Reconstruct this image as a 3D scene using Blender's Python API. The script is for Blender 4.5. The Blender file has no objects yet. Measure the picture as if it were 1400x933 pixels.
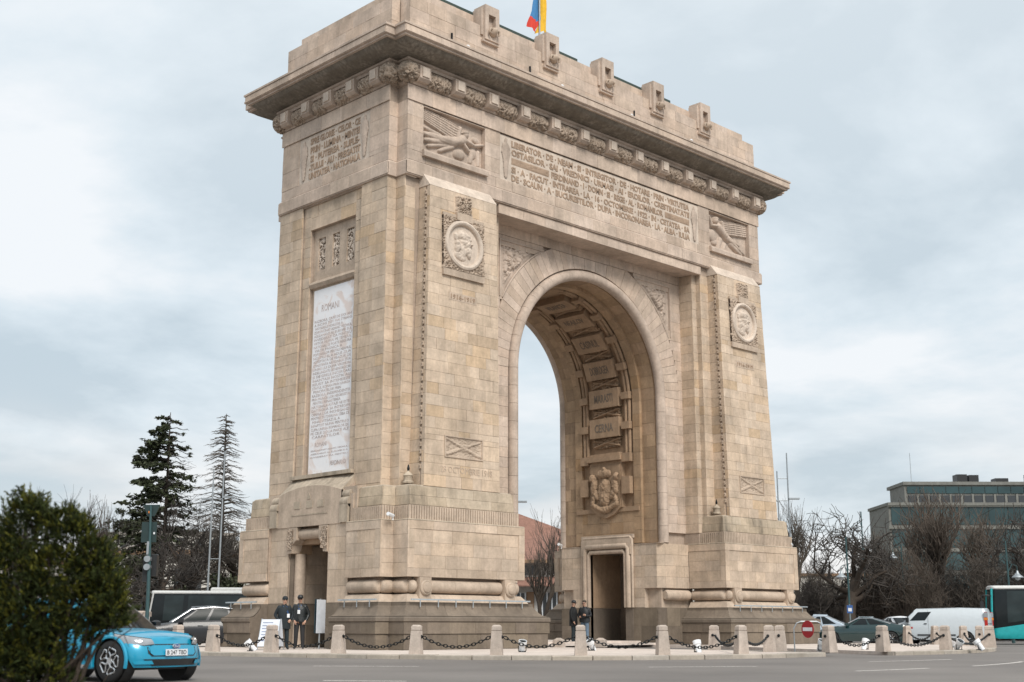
import bpy, bmesh, math, random
import numpy as np
from mathutils import Vector, Matrix
R = math.radians
random.seed(7); np.random.seed(7)
scn = bpy.context.scene
col = scn.collection

# ------------------------------------------------------------------ camera
CAMP = Vector((-41.127, -40.078, 0.92)); YAW = R(45.582); PITCH = R(12.586); ROLL = R(0.049); FPX = 1745.06
cam_d = bpy.data.cameras.new('camera'); cam = bpy.data.objects.new('camera', cam_d); col.objects.link(cam)
_f = Vector((math.cos(YAW)*math.cos(PITCH), math.sin(YAW)*math.cos(PITCH), math.sin(PITCH)))
_r0 = Vector((math.sin(YAW), -math.cos(YAW), 0)); _u0 = _r0.cross(_f)
_r = _r0*math.cos(ROLL)+_u0*math.sin(ROLL); _u = -_r0*math.sin(ROLL)+_u0*math.cos(ROLL)
cam.matrix_world = Matrix(((_r.x, _u.x, -_f.x, CAMP.x), (_r.y, _u.y, -_f.y, CAMP.y), (_r.z, _u.z, -_f.z, CAMP.z), (0, 0, 0, 1)))
cam_d.sensor_width = 36; cam_d.lens = FPX/1400*36; cam_d.clip_start = 0.1; cam_d.clip_end = 3000
cam_d.dof.use_dof = True; cam_d.dof.focus_distance = 50; cam_d.dof.aperture_fstop = 1.6
scn.camera = cam
scn.render.resolution_x = 1024; scn.render.resolution_y = 682
scn.view_settings.view_transform = 'Standard'; scn.view_settings.look = 'None'
scn.view_settings.exposure = 0.98; scn.view_settings.gamma = 1.0

# ------------------------------------------------------------------ sky and sun (overcast, sun behind thin cloud)
SUN_DIR = Vector((-0.40, -1.0, 1.05)).normalized()
w = bpy.data.worlds.new('World'); scn.world = w; w.use_nodes = True
nt = w.node_tree; N = nt.nodes; L = nt.links
for n in list(N): N.remove(n)
def nd(t, **k):
    n = N.new(t)
    for a, b in k.items(): setattr(n, a, b)
    return n
out = nd('ShaderNodeOutputWorld'); bg = nd('ShaderNodeBackground'); L.new(bg.outputs[0], out.inputs[0])
sky = nd('ShaderNodeTexSky'); sky.sky_type = 'NISHITA'; sky.sun_disc = False
sky.sun_elevation = math.asin(SUN_DIR.z); sky.sun_rotation = math.atan2(SUN_DIR.x, SUN_DIR.y)
tc = nd('ShaderNodeTexCoord'); sep = nd('ShaderNodeSeparateXYZ'); L.new(tc.outputs['Generated'], sep.inputs[0])
mx = nd('ShaderNodeMath', operation='MAXIMUM'); L.new(sep.outputs[2], mx.inputs[0]); mx.inputs[1].default_value = 0.0
ad = nd('ShaderNodeMath', operation='ADD'); L.new(mx.outputs[0], ad.inputs[0]); ad.inputs[1].default_value = 0.30
vd = nd('ShaderNodeVectorMath', operation='SCALE'); inv = nd('ShaderNodeMath', operation='DIVIDE'); inv.inputs[0].default_value = 1.0
L.new(ad.outputs[0], inv.inputs[1]); L.new(tc.outputs['Generated'], vd.inputs[0]); L.new(inv.outputs[0], vd.inputs['Scale'])
mp = nd('ShaderNodeMapping'); L.new(vd.outputs[0], mp.inputs[0]); mp.inputs['Location'].default_value = (6.2, 2.4, 0.3); mp.inputs['Scale'].default_value = (1, 1, 2.6)
n1 = nd('ShaderNodeTexNoise'); L.new(mp.outputs[0], n1.inputs[0]); n1.inputs['Scale'].default_value = 1.45; n1.inputs['Detail'].default_value = 9; n1.inputs['Roughness'].default_value = 0.56; n1.inputs['Distortion'].default_value = 0.15
cr = nd('ShaderNodeValToRGB'); L.new(n1.outputs[0], cr.inputs[0])
e = cr.color_ramp.elements; e[0].position = 0.41; e[0].color = (0.52, 0.615, 0.68, 1); e[1].position = 0.61; e[1].color = (0.89, 0.915, 0.935, 1)
m_ = e.new(0.51); m_.color = (0.69, 0.775, 0.83, 1)
# bright, slightly pink cloud low over the horizon
hz = nd('ShaderNodeMapRange'); L.new(sep.outputs[2], hz.inputs[0]); hz.inputs[1].default_value = 0.02; hz.inputs[2].default_value = 0.20; hz.inputs[3].default_value = 0.9; hz.inputs[4].default_value = 0.0
hz.interpolation_type = 'SMOOTHSTEP'
mixh = nd('ShaderNodeMix', data_type='RGBA'); n2_ = nd('ShaderNodeTexNoise'); L.new(mp.outputs[0], n2_.inputs[0]); n2_.inputs['Scale'].default_value = 2.3; n2_.inputs['Detail'].default_value = 5
hm = nd('ShaderNodeMapRange'); L.new(n2_.outputs[0], hm.inputs[0]); hm.inputs[1].default_value = .40; hm.inputs[2].default_value = .58; hm.inputs[3].default_value = .25; hm.inputs[4].default_value = 1.0
hp = nd('ShaderNodeMath', operation='MULTIPLY'); L.new(hz.outputs[0], hp.inputs[0]); L.new(hm.outputs[0], hp.inputs[1]); L.new(hp.outputs[0], mixh.inputs[0]); L.new(cr.outputs[0], mixh.inputs[6]); mixh.inputs[7].default_value = (0.98, 0.93, 0.90, 1)
zn = nd('ShaderNodeMapRange'); L.new(sep.outputs[2], zn.inputs[0]); zn.inputs[1].default_value = 0.12; zn.inputs[2].default_value = 0.9; zn.inputs[3].default_value = 0.0; zn.inputs[4].default_value = 0.85
mixz = nd('ShaderNodeMix', data_type='RGBA'); L.new(zn.outputs[0], mixz.inputs[0]); L.new(mixh.outputs[2], mixz.inputs[6]); mixz.inputs[7].default_value = (1.0, 1.05, 1.08, 1)
sc = nd('ShaderNodeVectorMath', operation='SCALE'); L.new(sky.outputs[0], sc.inputs[0]); sc.inputs['Scale'].default_value = 0.10
mix = nd('ShaderNodeMix', data_type='RGBA'); mix.inputs[0].default_value = 0.90; L.new(sc.outputs[0], mix.inputs[6]); L.new(mixz.outputs[2], mix.inputs[7])
L.new(mix.outputs[2], bg.inputs[0]); bg.inputs[1].default_value = 0.54
sun_d = bpy.data.lights.new('sun', 'SUN'); sun = bpy.data.objects.new('sun', sun_d); col.objects.link(sun)
sun_d.energy = 1.5; sun_d.angle = R(22); sun_d.color = (1.0, 0.95, 0.88)
sun.rotation_euler = SUN_DIR.to_track_quat('Z', 'Y').to_euler()

# ------------------------------------------------------------------ pixel helpers (layout measured once, world positions)
def ray(px, py): return _f*FPX + _r*(px-700) - _u*(py-466.5)
def on_ground(px, py, z=0.0):
    d = ray(px, py); t = (z-CAMP.z)/d.z; return CAMP+d*t
def at(px, py, depth): return CAMP + ray(px, py)*(depth/FPX)
def gpt(px, depth, z=0.0):
    p = at(px, 856, depth); return Vector((p.x, p.y, z))

# ------------------------------------------------------------------ materials
MAT = {}
def new_mat(name):
    m = bpy.data.materials.new(name); m.use_nodes = True; MAT[name] = m
    return m, m.node_tree.nodes, m.node_tree.links, m.node_tree.nodes['Principled BSDF']
def plain(name, c, rough=0.6, metal=0.0, var=0.12, scale=6.0, bump=0.0, spec=0.5, coat=0.0):
    m, n, l, b = new_mat(name)
    t = n.new('ShaderNodeTexCoord'); no = n.new('ShaderNodeTexNoise'); no.inputs['Scale'].default_value = scale; no.inputs['Detail'].default_value = 5
    l.new(t.outputs['Object'], no.inputs[0])
    mr = n.new('ShaderNodeMapRange'); l.new(no.outputs[0], mr.inputs[0]); mr.inputs[1].default_value = .25; mr.inputs[2].default_value = .75
    mr.inputs[3].default_value = 1-var; mr.inputs[4].default_value = 1+var
    v = n.new('ShaderNodeVectorMath'); v.operation = 'SCALE'; v.inputs[0].default_value = c[:3]; l.new(mr.outputs[0], v.inputs['Scale'])
    l.new(v.outputs[0], b.inputs['Base Color'])
    b.inputs['Roughness'].default_value = rough; b.inputs['Metallic'].default_value = metal
    b.inputs['Specular IOR Level'].default_value = spec
    if coat: b.inputs['Coat Weight'].default_value = coat; b.inputs['Coat Roughness'].default_value = 0.04
    if bump:
        bp = n.new('ShaderNodeBump'); bp.inputs['Strength'].default_value = bump; bp.inputs['Distance'].default_value = 0.02
        n2 = n.new('ShaderNodeTexNoise'); n2.inputs['Scale'].default_value = scale*8; n2.inputs['Detail'].default_value = 4; l.new(t.outputs['Object'], n2.inputs[0])
        l.new(n2.outputs[0], bp.inputs['Height']); l.new(bp.outputs[0], b.inputs['Normal'])
    return m
def stone(name, c, tint=False, dirt=0.35, dth=(.48, .78), dirtcol=(0.10, 0.085, 0.065), rough=0.86, streak=0.5, scale=1.0):
    """limestone: veined colour, blotches, rain streaks; 'tint' reads the per-block colour attribute"""
    m, n, l, b = new_mat(name)
    g = n.new('ShaderNodeNewGeometry')
    def noise(sc, det=5, ro=.55, vec=None, zs=1.0):
        mpn = n.new('ShaderNodeMapping'); mpn.inputs['Scale'].default_value = (1, 1, zs); l.new(g.outputs['Position'], mpn.inputs[0])
        o = n.new('ShaderNodeTexNoise'); o.inputs['Scale'].default_value = sc; o.inputs['Detail'].default_value = det; o.inputs['Roughness'].default_value = ro
        l.new(mpn.outputs[0], o.inputs[0]); return o.outputs[0]
    def rng(s, a, b_, c_, d_):
        r = n.new('ShaderNodeMapRange'); l.new(s, r.inputs[0])
        for i, v in enumerate((a, b_, c_, d_)): r.inputs[i+1].default_value = v
        return r.outputs[0]
    base = n.new('ShaderNodeRGB'); base.outputs[0].default_value = (*c, 1); cs = base.outputs[0]
    if tint:
        a = n.new('ShaderNodeAttribute'); a.attribute_name = 'tint'
        mm = n.new('ShaderNodeMix'); mm.data_type = 'RGBA'; mm.blend_type = 'MULTIPLY'; mm.inputs[0].default_value = 1; l.new(cs, mm.inputs[6]); l.new(a.outputs['Color'], mm.inputs[7]); cs = mm.outputs[2]
    def mul(cs, f):
        v = n.new('ShaderNodeVectorMath'); v.operation = 'SCALE'; l.new(cs, v.inputs[0]); l.new(f, v.inputs['Scale']); return v.outputs[0]
    cs = mul(cs, rng(noise(1.6*scale, 6), .3, .7, .84, 1.12))
    cs = mul(cs, rng(noise(9*scale, 6, .65), .3, .7, .88, 1.10))
    if streak > 0: cs = mul(cs, rng(noise(5.5, 4, .6, zs=.07), .3, .7, .90, 1.07))
    dm = n.new('ShaderNodeMath'); dm.operation = 'MULTIPLY'
    l.new(rng(noise(.55*scale, 7, .6), dth[0], dth[1], 0, 1), dm.inputs[0]); l.new(rng(noise(2.6*scale, 5, .6, zs=.12), .40, .72, 1-streak, 1), dm.inputs[1])
    d2 = n.new('ShaderNodeMath'); d2.operation = 'MULTIPLY'; l.new(dm.outputs[0], d2.inputs[0]); d2.inputs[1].default_value = dirt
    mm = n.new('ShaderNodeMix'); mm.data_type = 'RGBA'; l.new(d2.outputs[0], mm.inputs[0]); l.new(cs, mm.inputs[6]); mm.inputs[7].default_value = (*dirtcol, 1)
    l.new(mm.outputs[2], b.inputs['Base Color']); b.inputs['Roughness'].default_value = rough; b.inputs['Specular IOR Level'].default_value = .25
    bp = n.new('ShaderNodeBump'); bp.inputs['Strength'].default_value = .35; bp.inputs['Distance'].default_value = .02
    l.new(noise(14*scale, 6, .6), bp.inputs['Height']); l.new(bp.outputs[0], b.inputs['Normal'])
    return m
STONE_T = stone('ashlar_stone', (0.585, 0.470, 0.376), tint=True, dirt=.6, dth=(.44, .74), dirtcol=(.16, .13, .10))
STONE = stone('carved_stone', (0.505, 0.405, 0.318), dirt=.5, dth=(.44, .74))
STONE_HI = stone('upper_stone', (0.54, 0.437, 0.36), dirt=.6, dth=(.42, .72), dirtcol=(.15, .125, .10))
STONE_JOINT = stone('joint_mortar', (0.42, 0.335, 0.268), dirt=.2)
STONE_LEDGE = stone('ledge_stone', (0.46, 0.385, 0.30), dirt=.8, dth=(.42, .66), dirtcol=(.07, .06, .045), streak=.9)
STONE_LEDGE_T = stone('stained_ashlar', (0.52, 0.43, 0.335), tint=True, dirt=.95, dirtcol=(.09, .078, .06), streak=.7, dth=(.44, .64))
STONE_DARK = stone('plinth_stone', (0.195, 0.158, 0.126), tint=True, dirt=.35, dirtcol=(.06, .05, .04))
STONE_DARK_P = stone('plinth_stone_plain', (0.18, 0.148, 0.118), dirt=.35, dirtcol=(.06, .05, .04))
STONE_CAV = stone('stained_shaded_stone', (0.185, 0.16, 0.13), dirt=.55, dirtcol=(.46, .41, .35), streak=1.0, scale=3.0, dth=(.42, .60))  # stained and streaked stone; shade under the cornice also put into its colour
LETTER = stone('letter_stone', (0.38, 0.275, 0.20), dirt=.3)
MEDAL = stone('medallion_stone', (0.61, 0.515, 0.43), dirt=.2)
CARVE = stone('foliage_stone', (0.46, 0.365, 0.285), dirt=.25)
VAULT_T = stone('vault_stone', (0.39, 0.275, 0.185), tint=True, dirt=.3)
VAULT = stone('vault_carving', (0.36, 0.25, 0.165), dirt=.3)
# marble of the slab
m, n, l, b = new_mat('marble')
g = n.new('ShaderNodeNewGeometry'); no = n.new('ShaderNodeTexNoise'); no.inputs['Scale'].default_value = 1.1; no.inputs['Detail'].default_value = 8; no.inputs['Distortion'].default_value = 1.0; l.new(g.outputs['Position'], no.inputs[0])
rp = n.new('ShaderNodeValToRGB'); l.new(no.outputs[0], rp.inputs[0]); ee = rp.color_ramp.elements
ee[0].position = .3; ee[0].color = (.80, .80, .82, 1); ee[1].position = .62; ee[1].color = (.74, .65, .61, 1); q = ee.new(.52); q.color = (.84, .84, .86, 1)
l.new(rp.outputs[0], b.inputs['Base Color']); b.inputs['Roughness'].default_value = .5
MARBLE = m
SLABTXT = plain('slab_lettering', (.47, .40, .38), .8, var=.35, scale=3)
PAVE = stone('island_paving', (0.50, 0.43, 0.37), tint=True, dirt=.35, streak=0, dirtcol=(.2, .17, .14))
KERB = stone('kerb_granite', (0.42, 0.375, 0.33), tint=True, dirt=.5, streak=0, dirtcol=(.14, .12, .10))
GRANITE = stone('bollard_granite', (0.47, 0.40, 0.345), dirt=.3, scale=2.5, dirtcol=(.22, .18, .15))
IRON = plain('black_iron', (.014, .017, .019), .38, .6, var=.3)
WHITE = plain('white_enamel', (.72, .74, .76), .35, var=.08)
GALV = plain('galvanised_steel', (.36, .39, .41), .45, .6)
LED = plain('rail_aluminium', (.52, .57, .60), .3, .7)
GREEN = plain('green_copper_rail', (.035, .055, .045), .6)
GLASS = plain('dark_glass', (.010, .014, .016), .10, 0, var=.1, spec=.3)
RUBBER = plain('rubber', (.012, .012, .012), .75)
PLASTIC = plain('black_plastic', (.016, .017, .018), .45)
CHROME = plain('bright_alloy', (.62, .63, .64), .22, .9)
SKIN = plain('skin', (.46, .27, .19), .55)
def glassy(name, c, rough=.05):
    m = plain(name, c, rough, 0, var=.15, scale=2, spec=.9); return m
HEADL = plain('lamp_lens', (.33, .35, .37), .08, .3, spec=.9)
REDL = plain('red_lens', (.45, .02, .015), .2)
ORANGEL = plain('orange_lens', (.7, .22, .03), .25)

# ------------------------------------------------------------------ object helpers
def tag(o, label=None, cat=None, group=None, kind=None):
    if label: o['label'] = label
    if cat: o['category'] = cat
    if group: o['group'] = group
    if kind: o['kind'] = kind
    return o
def empty(name, loc=(0, 0, 0), rz=0.0, label=None, cat=None, group=None):
    o = bpy.data.objects.new(name, None); col.objects.link(o); o.location = loc; o.rotation_euler = (0, 0, rz); o.empty_display_size = .2
    return tag(o, label, cat, group)
def link(name, me, mat=None, parent=None, kind=None):
    o = bpy.data.objects.new(name, me); col.objects.link(o)
    if mat is not None and not len(me.materials): me.materials.append(mat)
    if parent is not None: o.parent = parent
    if kind: o['kind'] = kind
    return o
def copy_tree(o, parent=None):
    c = o.copy(); col.objects.link(c)
    if parent is not None: c.parent = parent
    for ch in o.children: copy_tree(ch, c)
    return c
class MB:
    def __init__(s): s.v = []; s.f = []; s.t = []; s.mi = []; s.cur = 0
    def add(s, vs, fs, tint=None):
        k = len(s.v); s.v.extend(vs)
        for f in fs: s.f.append(tuple(i+k for i in f)); s.t.append(tint); s.mi.append(s.cur)
    def hexa(s, c, tint=None, skip=()):     # c: 8 corners, 0-3 bottom ring ccw, 4-7 top ring
        F = [(3, 2, 1, 0), (4, 5, 6, 7), (0, 1, 5, 4), (1, 2, 6, 5), (2, 3, 7, 6), (3, 0, 4, 7)]
        s.add([tuple(p) for p in c], [F[i] for i in range(6) if i not in skip], tint)
    def box(s, x0, x1, y0, y1, z0, z1, tint=None):
        s.hexa([(x0, y0, z0), (x1, y0, z0), (x1, y1, z0), (x0, y1, z0), (x0, y0, z1), (x1, y0, z1), (x1, y1, z1), (x0, y1, z1)], tint)
    def bbox(s, x0, x1, y0, y1, z0, z1, b=.02):   # bevelled top edge box
        s.hexa([(x0, y0, z0), (x1, y0, z0), (x1, y1, z0), (x0, y1, z0), (x0, y0, z1-b), (x1, y0, z1-b), (x1, y1, z1-b), (x0, y1, z1-b)], skip=(1,))
        s.hexa([(x0, y0, z1-b), (x1, y0, z1-b), (x1, y1, z1-b), (x0, y1, z1-b), (x0+b, y0+b, z1), (x1-b, y0+b, z1), (x1-b, y1-b, z1), (x0+b, y1-b, z1)], skip=(0,))
    def prism(s, poly, axis, a0, a1, tint=None):  # poly 2d ccw, extruded along axis 'x','y','z'
        n = len(poly)
        def P(p, a): return (a, p[0], p[1]) if axis == 'x' else ((p[0], a, p[1]) if axis == 'y' else (p[0], p[1], a))
        s.add([P(p, a0) for p in poly]+[P(p, a1) for p in poly], [tuple(range(n))[::-1], tuple(range(n, 2*n))]+[(i, (i+1) % n, n+(i+1) % n, n+i) for i in range(n)], tint)
    def tube(s, pts, rads, n=6, cap=True):
        pts = [Vector(p) for p in pts]; m = len(pts); k = len(s.v)
        if not hasattr(rads, '__len__'): rads = [rads]*m
        d = (pts[1]-pts[0]).normalized(); ref = Vector((0, 0, 1)) if abs(d.z) < .9 else Vector((1, 0, 0)); a = d.cross(ref).normalized()
        vs = []
        for i in range(m):
            d = (pts[min(i+1, m-1)]-pts[max(i-1, 0)]).normalized(); a = (a-d*a.dot(d)).normalized(); b2 = d.cross(a)
            for j in range(n):
                t = 2*math.pi*j/n; vs.append(tuple(pts[i]+(a*math.cos(t)+b2*math.sin(t))*rads[i]))
        fs = [(i*n+j, i*n+(j+1) % n, (i+1)*n+(j+1) % n, (i+1)*n+j) for i in range(m-1) for j in range(n)]
        if cap: fs += [tuple(range(n))[::-1], tuple((m-1)*n+j for j in range(n))]
        s.add(vs, fs)
    def lathe(s, prof, n=16, M=None, cap=True):   # prof [(r,z)], about z, M 4x4
        vs = []
        for r, z in prof:
            for j in range(n):
                t = 2*math.pi*j/n; p = Vector((r*math.cos(t), r*math.sin(t), z)); vs.append(tuple(M @ p if M else p))
        m = len(prof); fs = [(i*n+j, i*n+(j+1) % n, (i+1)*n+(j+1) % n, (i+1)*n+j) for i in range(m-1) for j in range(n)]
        if cap: fs += [tuple(range(n))[::-1], tuple((m-1)*n+j for j in range(n))]
        s.add(vs, fs)
    def grid(s, P, closed_u=False):               # P: 2d list of points
        nu = len(P); nv = len(P[0]); vs = [tuple(p) for row in P for p in row]
        fs = [(i*nv+j, ((i+1) % nu)*nv+j, ((i+1) % nu)*nv+j+1, i*nv+j+1) for i in range(nu if closed_u else nu-1) for j in range(nv-1)]
        s.add(vs, fs)
    def sweep(s, path, prof, closed=False, caps=True):   # path: plan points, left side of travel is inside; prof [(o,z)] outward offset
        n = len(path); P = [Vector(p) for p in path]; rings = []
        for i in range(n):
            ds = []
            if i > 0 or closed: ds.append((P[i]-P[i-1]).normalized())
            if i < n-1 or closed: ds.append((P[(i+1) % n]-P[i]).normalized())
            ns = [Vector((d.y, -d.x)) for d in ds]
            if len(ns) == 2:
                b_ = ns[0]+ns[1]; off = b_/max(.2, b_.dot(ns[0]))
            else: off = ns[0]
            rings.append([(P[i].x+off.x*o, P[i].y+off.y*o, z) for o, z in prof])
        m = len(prof); vs = [q for r_ in rings for q in r_]
        fs = [(i*m+j, ((i+1) % n)*m+j, ((i+1) % n)*m+j+1, i*m+j+1) for i in range(n if closed else n-1) for j in range(m-1)]
        if caps and not closed: fs += [tuple(range(m)), tuple((n-1)*m+j for j in range(m))[::-1]]
        s.add(vs, fs)
    def build(s, name, mat=None, parent=None, smooth=False, kind=None, mats=None, auto=None):
        me = bpy.data.meshes.new(name); me.from_pydata(s.v, [], s.f); me.update()
        bm = bmesh.new(); bm.from_mesh(me); bmesh.ops.recalc_face_normals(bm, faces=bm.faces); bm.to_mesh(me); bm.free()
        if mats:
            for q in mats: me.materials.append(q)
            me.polygons.foreach_set('material_index', s.mi)
        if any(t is not None for t in s.t):
            a = me.color_attributes.new('tint', 'FLOAT_COLOR', 'CORNER'); cols = []
            for p, t in zip(me.polygons, s.t): cols.extend((*(t or (1, 1, 1)), 1.0)*p.loop_total)
            a.data.foreach_set('color', cols)
        if smooth: me.polygons.foreach_set('use_smooth', [True]*len(me.polygons))
        if auto is not None:
            me.polygons.foreach_set('use_smooth', [True]*len(me.polygons)); me.set_sharp_from_angle(angle=R(auto))
        return link(name, me, mat, parent, kind)
# text -> meshes, all at once while the scene is still empty
_TX = {}
def prepare_texts(items):
    tmp = []
    for key, (s, size, ext, off) in items.items():
        cu = bpy.data.curves.new('t', 'FONT'); cu.body = s; cu.size = size; cu.extrude = ext; cu.offset = off; cu.resolution_u = 2; cu.align_x = 'CENTER'
        o = bpy.data.objects.new('t', cu); col.objects.link(o); tmp.append((key, o))
    dg = bpy.context.evaluated_depsgraph_get(); dg.update()
    for key, o in tmp:
        me = bpy.data.meshes.new_from_object(o.evaluated_get(dg)); me.name = 'inscription'; _TX[key] = me
    for key, o in tmp:
        cu = o.data; bpy.data.objects.remove(o); bpy.data.curves.remove(cu)
def text_pts(key):
    me = _TX[key]; v = np.empty(len(me.vertices)*3); me.vertices.foreach_get('co', v); v = v.reshape(-1, 3)
    return v, [tuple(p.vertices) for p in me.polygons]
def place_text(mb, key, O, U, V, Nn, width=None, height=None, center=True):
    """write prepared text into mb: O centre, U right, V up, Nn outward; stretched to width/height"""
    v, f = text_pts(key)
    if not len(v): return
    lo = v.min(0); hi = v.max(0); sx = (width/(hi[0]-lo[0])) if width else 1; sy = (height/(hi[1]-lo[1])) if height else (sx if width else 1)
    c = (lo+hi)/2; O = np.array(O); U = np.array(U); V = np.array(V); Nn = np.array(Nn)
    P = O+np.outer((v[:, 0]-c[0])*sx, U)+np.outer((v[:, 1]-c[1])*sy, V)+np.outer(v[:, 2], Nn)
    mb.add([tuple(p) for p in P], f)
# ================================================================== TEXTS
FRONT_LINES = ['LIBERATOR · DE · NEAM · SI · INTREGITOR · DE · HOTARE · PRIN · VIRTUTEA',
               'OSTASILOR · SAI · VREDNICI · URMASI · AI · EROILOR · CRESTINATATII',
               'FERDINAND · I · DOMN · SI · REGE · AL · ROMANILOR',
               'SI · A · FACUT · INTRAREA · LA · 16 · OCTOMBRIE · 1922 · IN · CETATEA · SA',
               'DE · SCAUN · A · BUCURESTILOR · DUPA · INCORONAREA · LA · ALBA · IULIA']
SIDE_LINES = ['SPRE GLORIE · CELOR · CE', 'PRIN · LUMINA · MINTEI', 'SI · PUTEREA · SUFLE-', '-TULUI · AU · PREGATIT', 'UNITATEA · NATIONALA']
PROC = ('RAZBOIUL CARE DE DOI ANI A INCINS TOT MAI STRANS HOTARELE NOASTRE A ZDRUNCINAT ADANC VECHIUL ASEZAMANT AL EUROPEI SI A INVEDERAT CA '
        'PENTRU VIITOR NUMAI PE TEMEIUL NATIONAL SE POATE ASIGURA VIATA PASNICA A POPOARELOR PENTRU NEAMUL NOSTRU EL A ADUS ZIUA ASTEPTATA DE '
        'VEACURI DE CONSTIINTA NATIONALA ZIUA UNIRII LUI DUPA VREMURI INDELUNGATE DE NENOROCIRI SI DE GRELE INCERCARI INAINTASII NOSTRI AU REUSIT '
        'SA INTEMEIEZE STATUL ROMAN PRIN UNIREA PRINCIPATELOR PRIN RAZBOIUL INDEPENDENTEI PRIN MUNCA LOR NEOBOSITA PENTRU RENASTEREA NATIONALA '
        'ASTAZI NE ESTE DAT NOUA SA INTREGIM OPERA LOR INCHEGAND PENTRU TOTDEAUNA CEEA CE MIHAI VITEAZUL A INFAPTUIT NUMAI PENTRU O CLIPA UNIREA '
        'ROMANILOR DE PE CELE DOUA PARTI ALE CARPATILOR').split()
def wrap(words, n):
    out = []; cur = ''
    for w_ in words:
        if len(cur)+len(w_)+1 > n and cur: out.append(cur); cur = w_
        else: cur = (cur+' '+w_).strip()
    return out+[cur]
SLAB = wrap(PROC, 25)
NAMES = ['CERNA', 'MARASTI', 'DOBROGEA', 'CASINUL', 'NEAJLOV', 'VRANCEA']
items = {}
for i, s_ in enumerate(FRONT_LINES): items['f%d' % i] = (s_, .4, .022, .013)
for i, s_ in enumerate(SIDE_LINES): items['s%d' % i] = (s_, .4, .022, .011)
for i, s_ in enumerate(SLAB): items['m%d' % i] = (s_, .2, .003, .0)
for i, s_ in enumerate(NAMES): items['n%d' % i] = (s_, .5, .02, .004)
items['romani'] = ('ROMANI', .3, .003, 0); items['romani2'] = ('ROMANI', .2, .003, 0); items['ferd'] = ('FERDINAND', .2, .003, 0)
items['oct'] = ('28 OCTOMBRIE 1918', .3, .008, 0); items['yr'] = ('1916-1919', .3, .01, .002)
items['plate'] = ('B 247 TBD', .1, .001, .001); items['ford'] = ('Ford', .1, .001, 0)
items['busnum'] = ('6071', .2, .002, 0); items['info'] = ('ARCUL DE TRIUMF', .1, .001, 0)
prepare_texts(items)

# ================================================================== relief (height field) helper
def relief(name, w_, h_, nx, ny, H, O, U, V, Nn, mat, parent, mask=None, smooth=True):
    X, Y = np.meshgrid(np.linspace(0, 1, nx), np.linspace(0, 1, ny)); Z = H(X, Y)
    O = np.array(O, float); U = np.array(U, float); V = np.array(V, float); Nn = np.array(Nn, float)
    P = O+X[..., None]*w_*U+Y[..., None]*h_*V+Z[..., None]*Nn
    idx = np.arange(nx*ny).reshape(ny, nx)
    F = np.stack([idx[:-1, :-1], idx[:-1, 1:], idx[1:, 1:], idx[1:, :-1]], -1).reshape(-1, 4)
    if mask is not None:
        mk = mask(X, Y); mf = (mk[:-1, :-1] & mk[:-1, 1:] & mk[1:, 1:] & mk[1:, :-1]).reshape(-1); F = F[mf]
    me = bpy.data.meshes.new(name); me.from_pydata(P.reshape(-1, 3).tolist(), [], F.tolist()); me.update()
    if smooth: me.polygons.foreach_set('use_smooth', [True]*len(me.polygons))
    return link(name, me, mat, parent)
def caps(X, Y, a, b, r0, r1, h, asp=1.0):
    ax, ay = a; bx, by = b; dx = (bx-ax)*asp; dy = by-ay; l2 = dx*dx+dy*dy+1e-9
    t = np.clip(((X-ax)*asp*dx+(Y-ay)*dy)/l2, 0, 1); d = np.hypot((X-ax)*asp-t*dx, Y-ay-t*dy); r = r0+(r1-r0)*t
    return h*np.sqrt(np.clip(1-(d/r)**2, 0, 1))
def ell(X, Y, c, rx, ry, h, ang=0, asp=1.0):
    x = (X-c[0])*asp; y = Y-c[1]; ca, sa = math.cos(ang), math.sin(ang); u = (x*ca+y*sa)/rx; v = (-x*sa+y*ca)/ry
    return h*np.sqrt(np.clip(1-u*u-v*v, 0, 1))
def vnoise(X, Y, f, seed=0):
    """cheap smooth value noise"""
    rs = np.random.RandomState(seed); G = rs.rand(256, 256)
    x = X*f; y = Y*f; xi = np.floor(x).astype(int); yi = np.floor(y).astype(int); fx = x-xi; fy = y-yi; fx = fx*fx*(3-2*fx); fy = fy*fy*(3-2*fy)
    g = lambda i, j: G[i % 256, j % 256]
    return (g(xi, yi)*(1-fx)+g(xi+1, yi)*fx)*(1-fy)+(g(xi, yi+1)*(1-fx)+g(xi+1, yi+1)*fx)*fy
def foliage_h(X, Y, f, h, seed=0):
    a = vnoise(X, Y, f, seed); b_ = vnoise(X, Y, f*2.1, seed+3); r = np.abs(np.sin((a*3.2+b_*.9)*math.pi))
    return h*np.clip((r-.22)/.55, 0, 1)**.7

# ================================================================== THE ARCH
arch = empty('triumphal_arch', (0, 0, 0.12), 0, 'tall pale limestone triumphal arch with carved frieze, reliefs and dark plinth', 'arch')
AZ = 0.12
class PartMB(MB):            # builds in world coordinates under the arch empty
    def build(s, name, mat=None, parent=None, **k):
        o = MB.build(s, name, mat, None, **k)
        o.parent = parent or arch
        if parent is None: o.matrix_parent_inverse = Matrix.Translation((0, 0, -AZ))
        return o
def fixp(o, p=None):
    o.parent = p or arch
    if p is None: o.matrix_parent_inverse = Matrix.Translation((0, 0, -AZ))
    return o
BL = []
TS = [(1, 1, 1), (1.02, 1.0, .98), (.98, .97, .96), (1.01, .98, .94), (.96, .94, .91), (1.03, 1.015, 1.0), (1.0, .975, .94)]
OCH = [(1.02, .94, .82), (.98, .91, .80), (1.03, .97, .88), (.90, .85, .78)]
GREY = [(1, 1, 1), (.98, .97, .965), (1.03, 1.02, 1.0), (.95, .94, .92), (1.02, .99, .96), (.98, .955, .92)]
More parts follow.
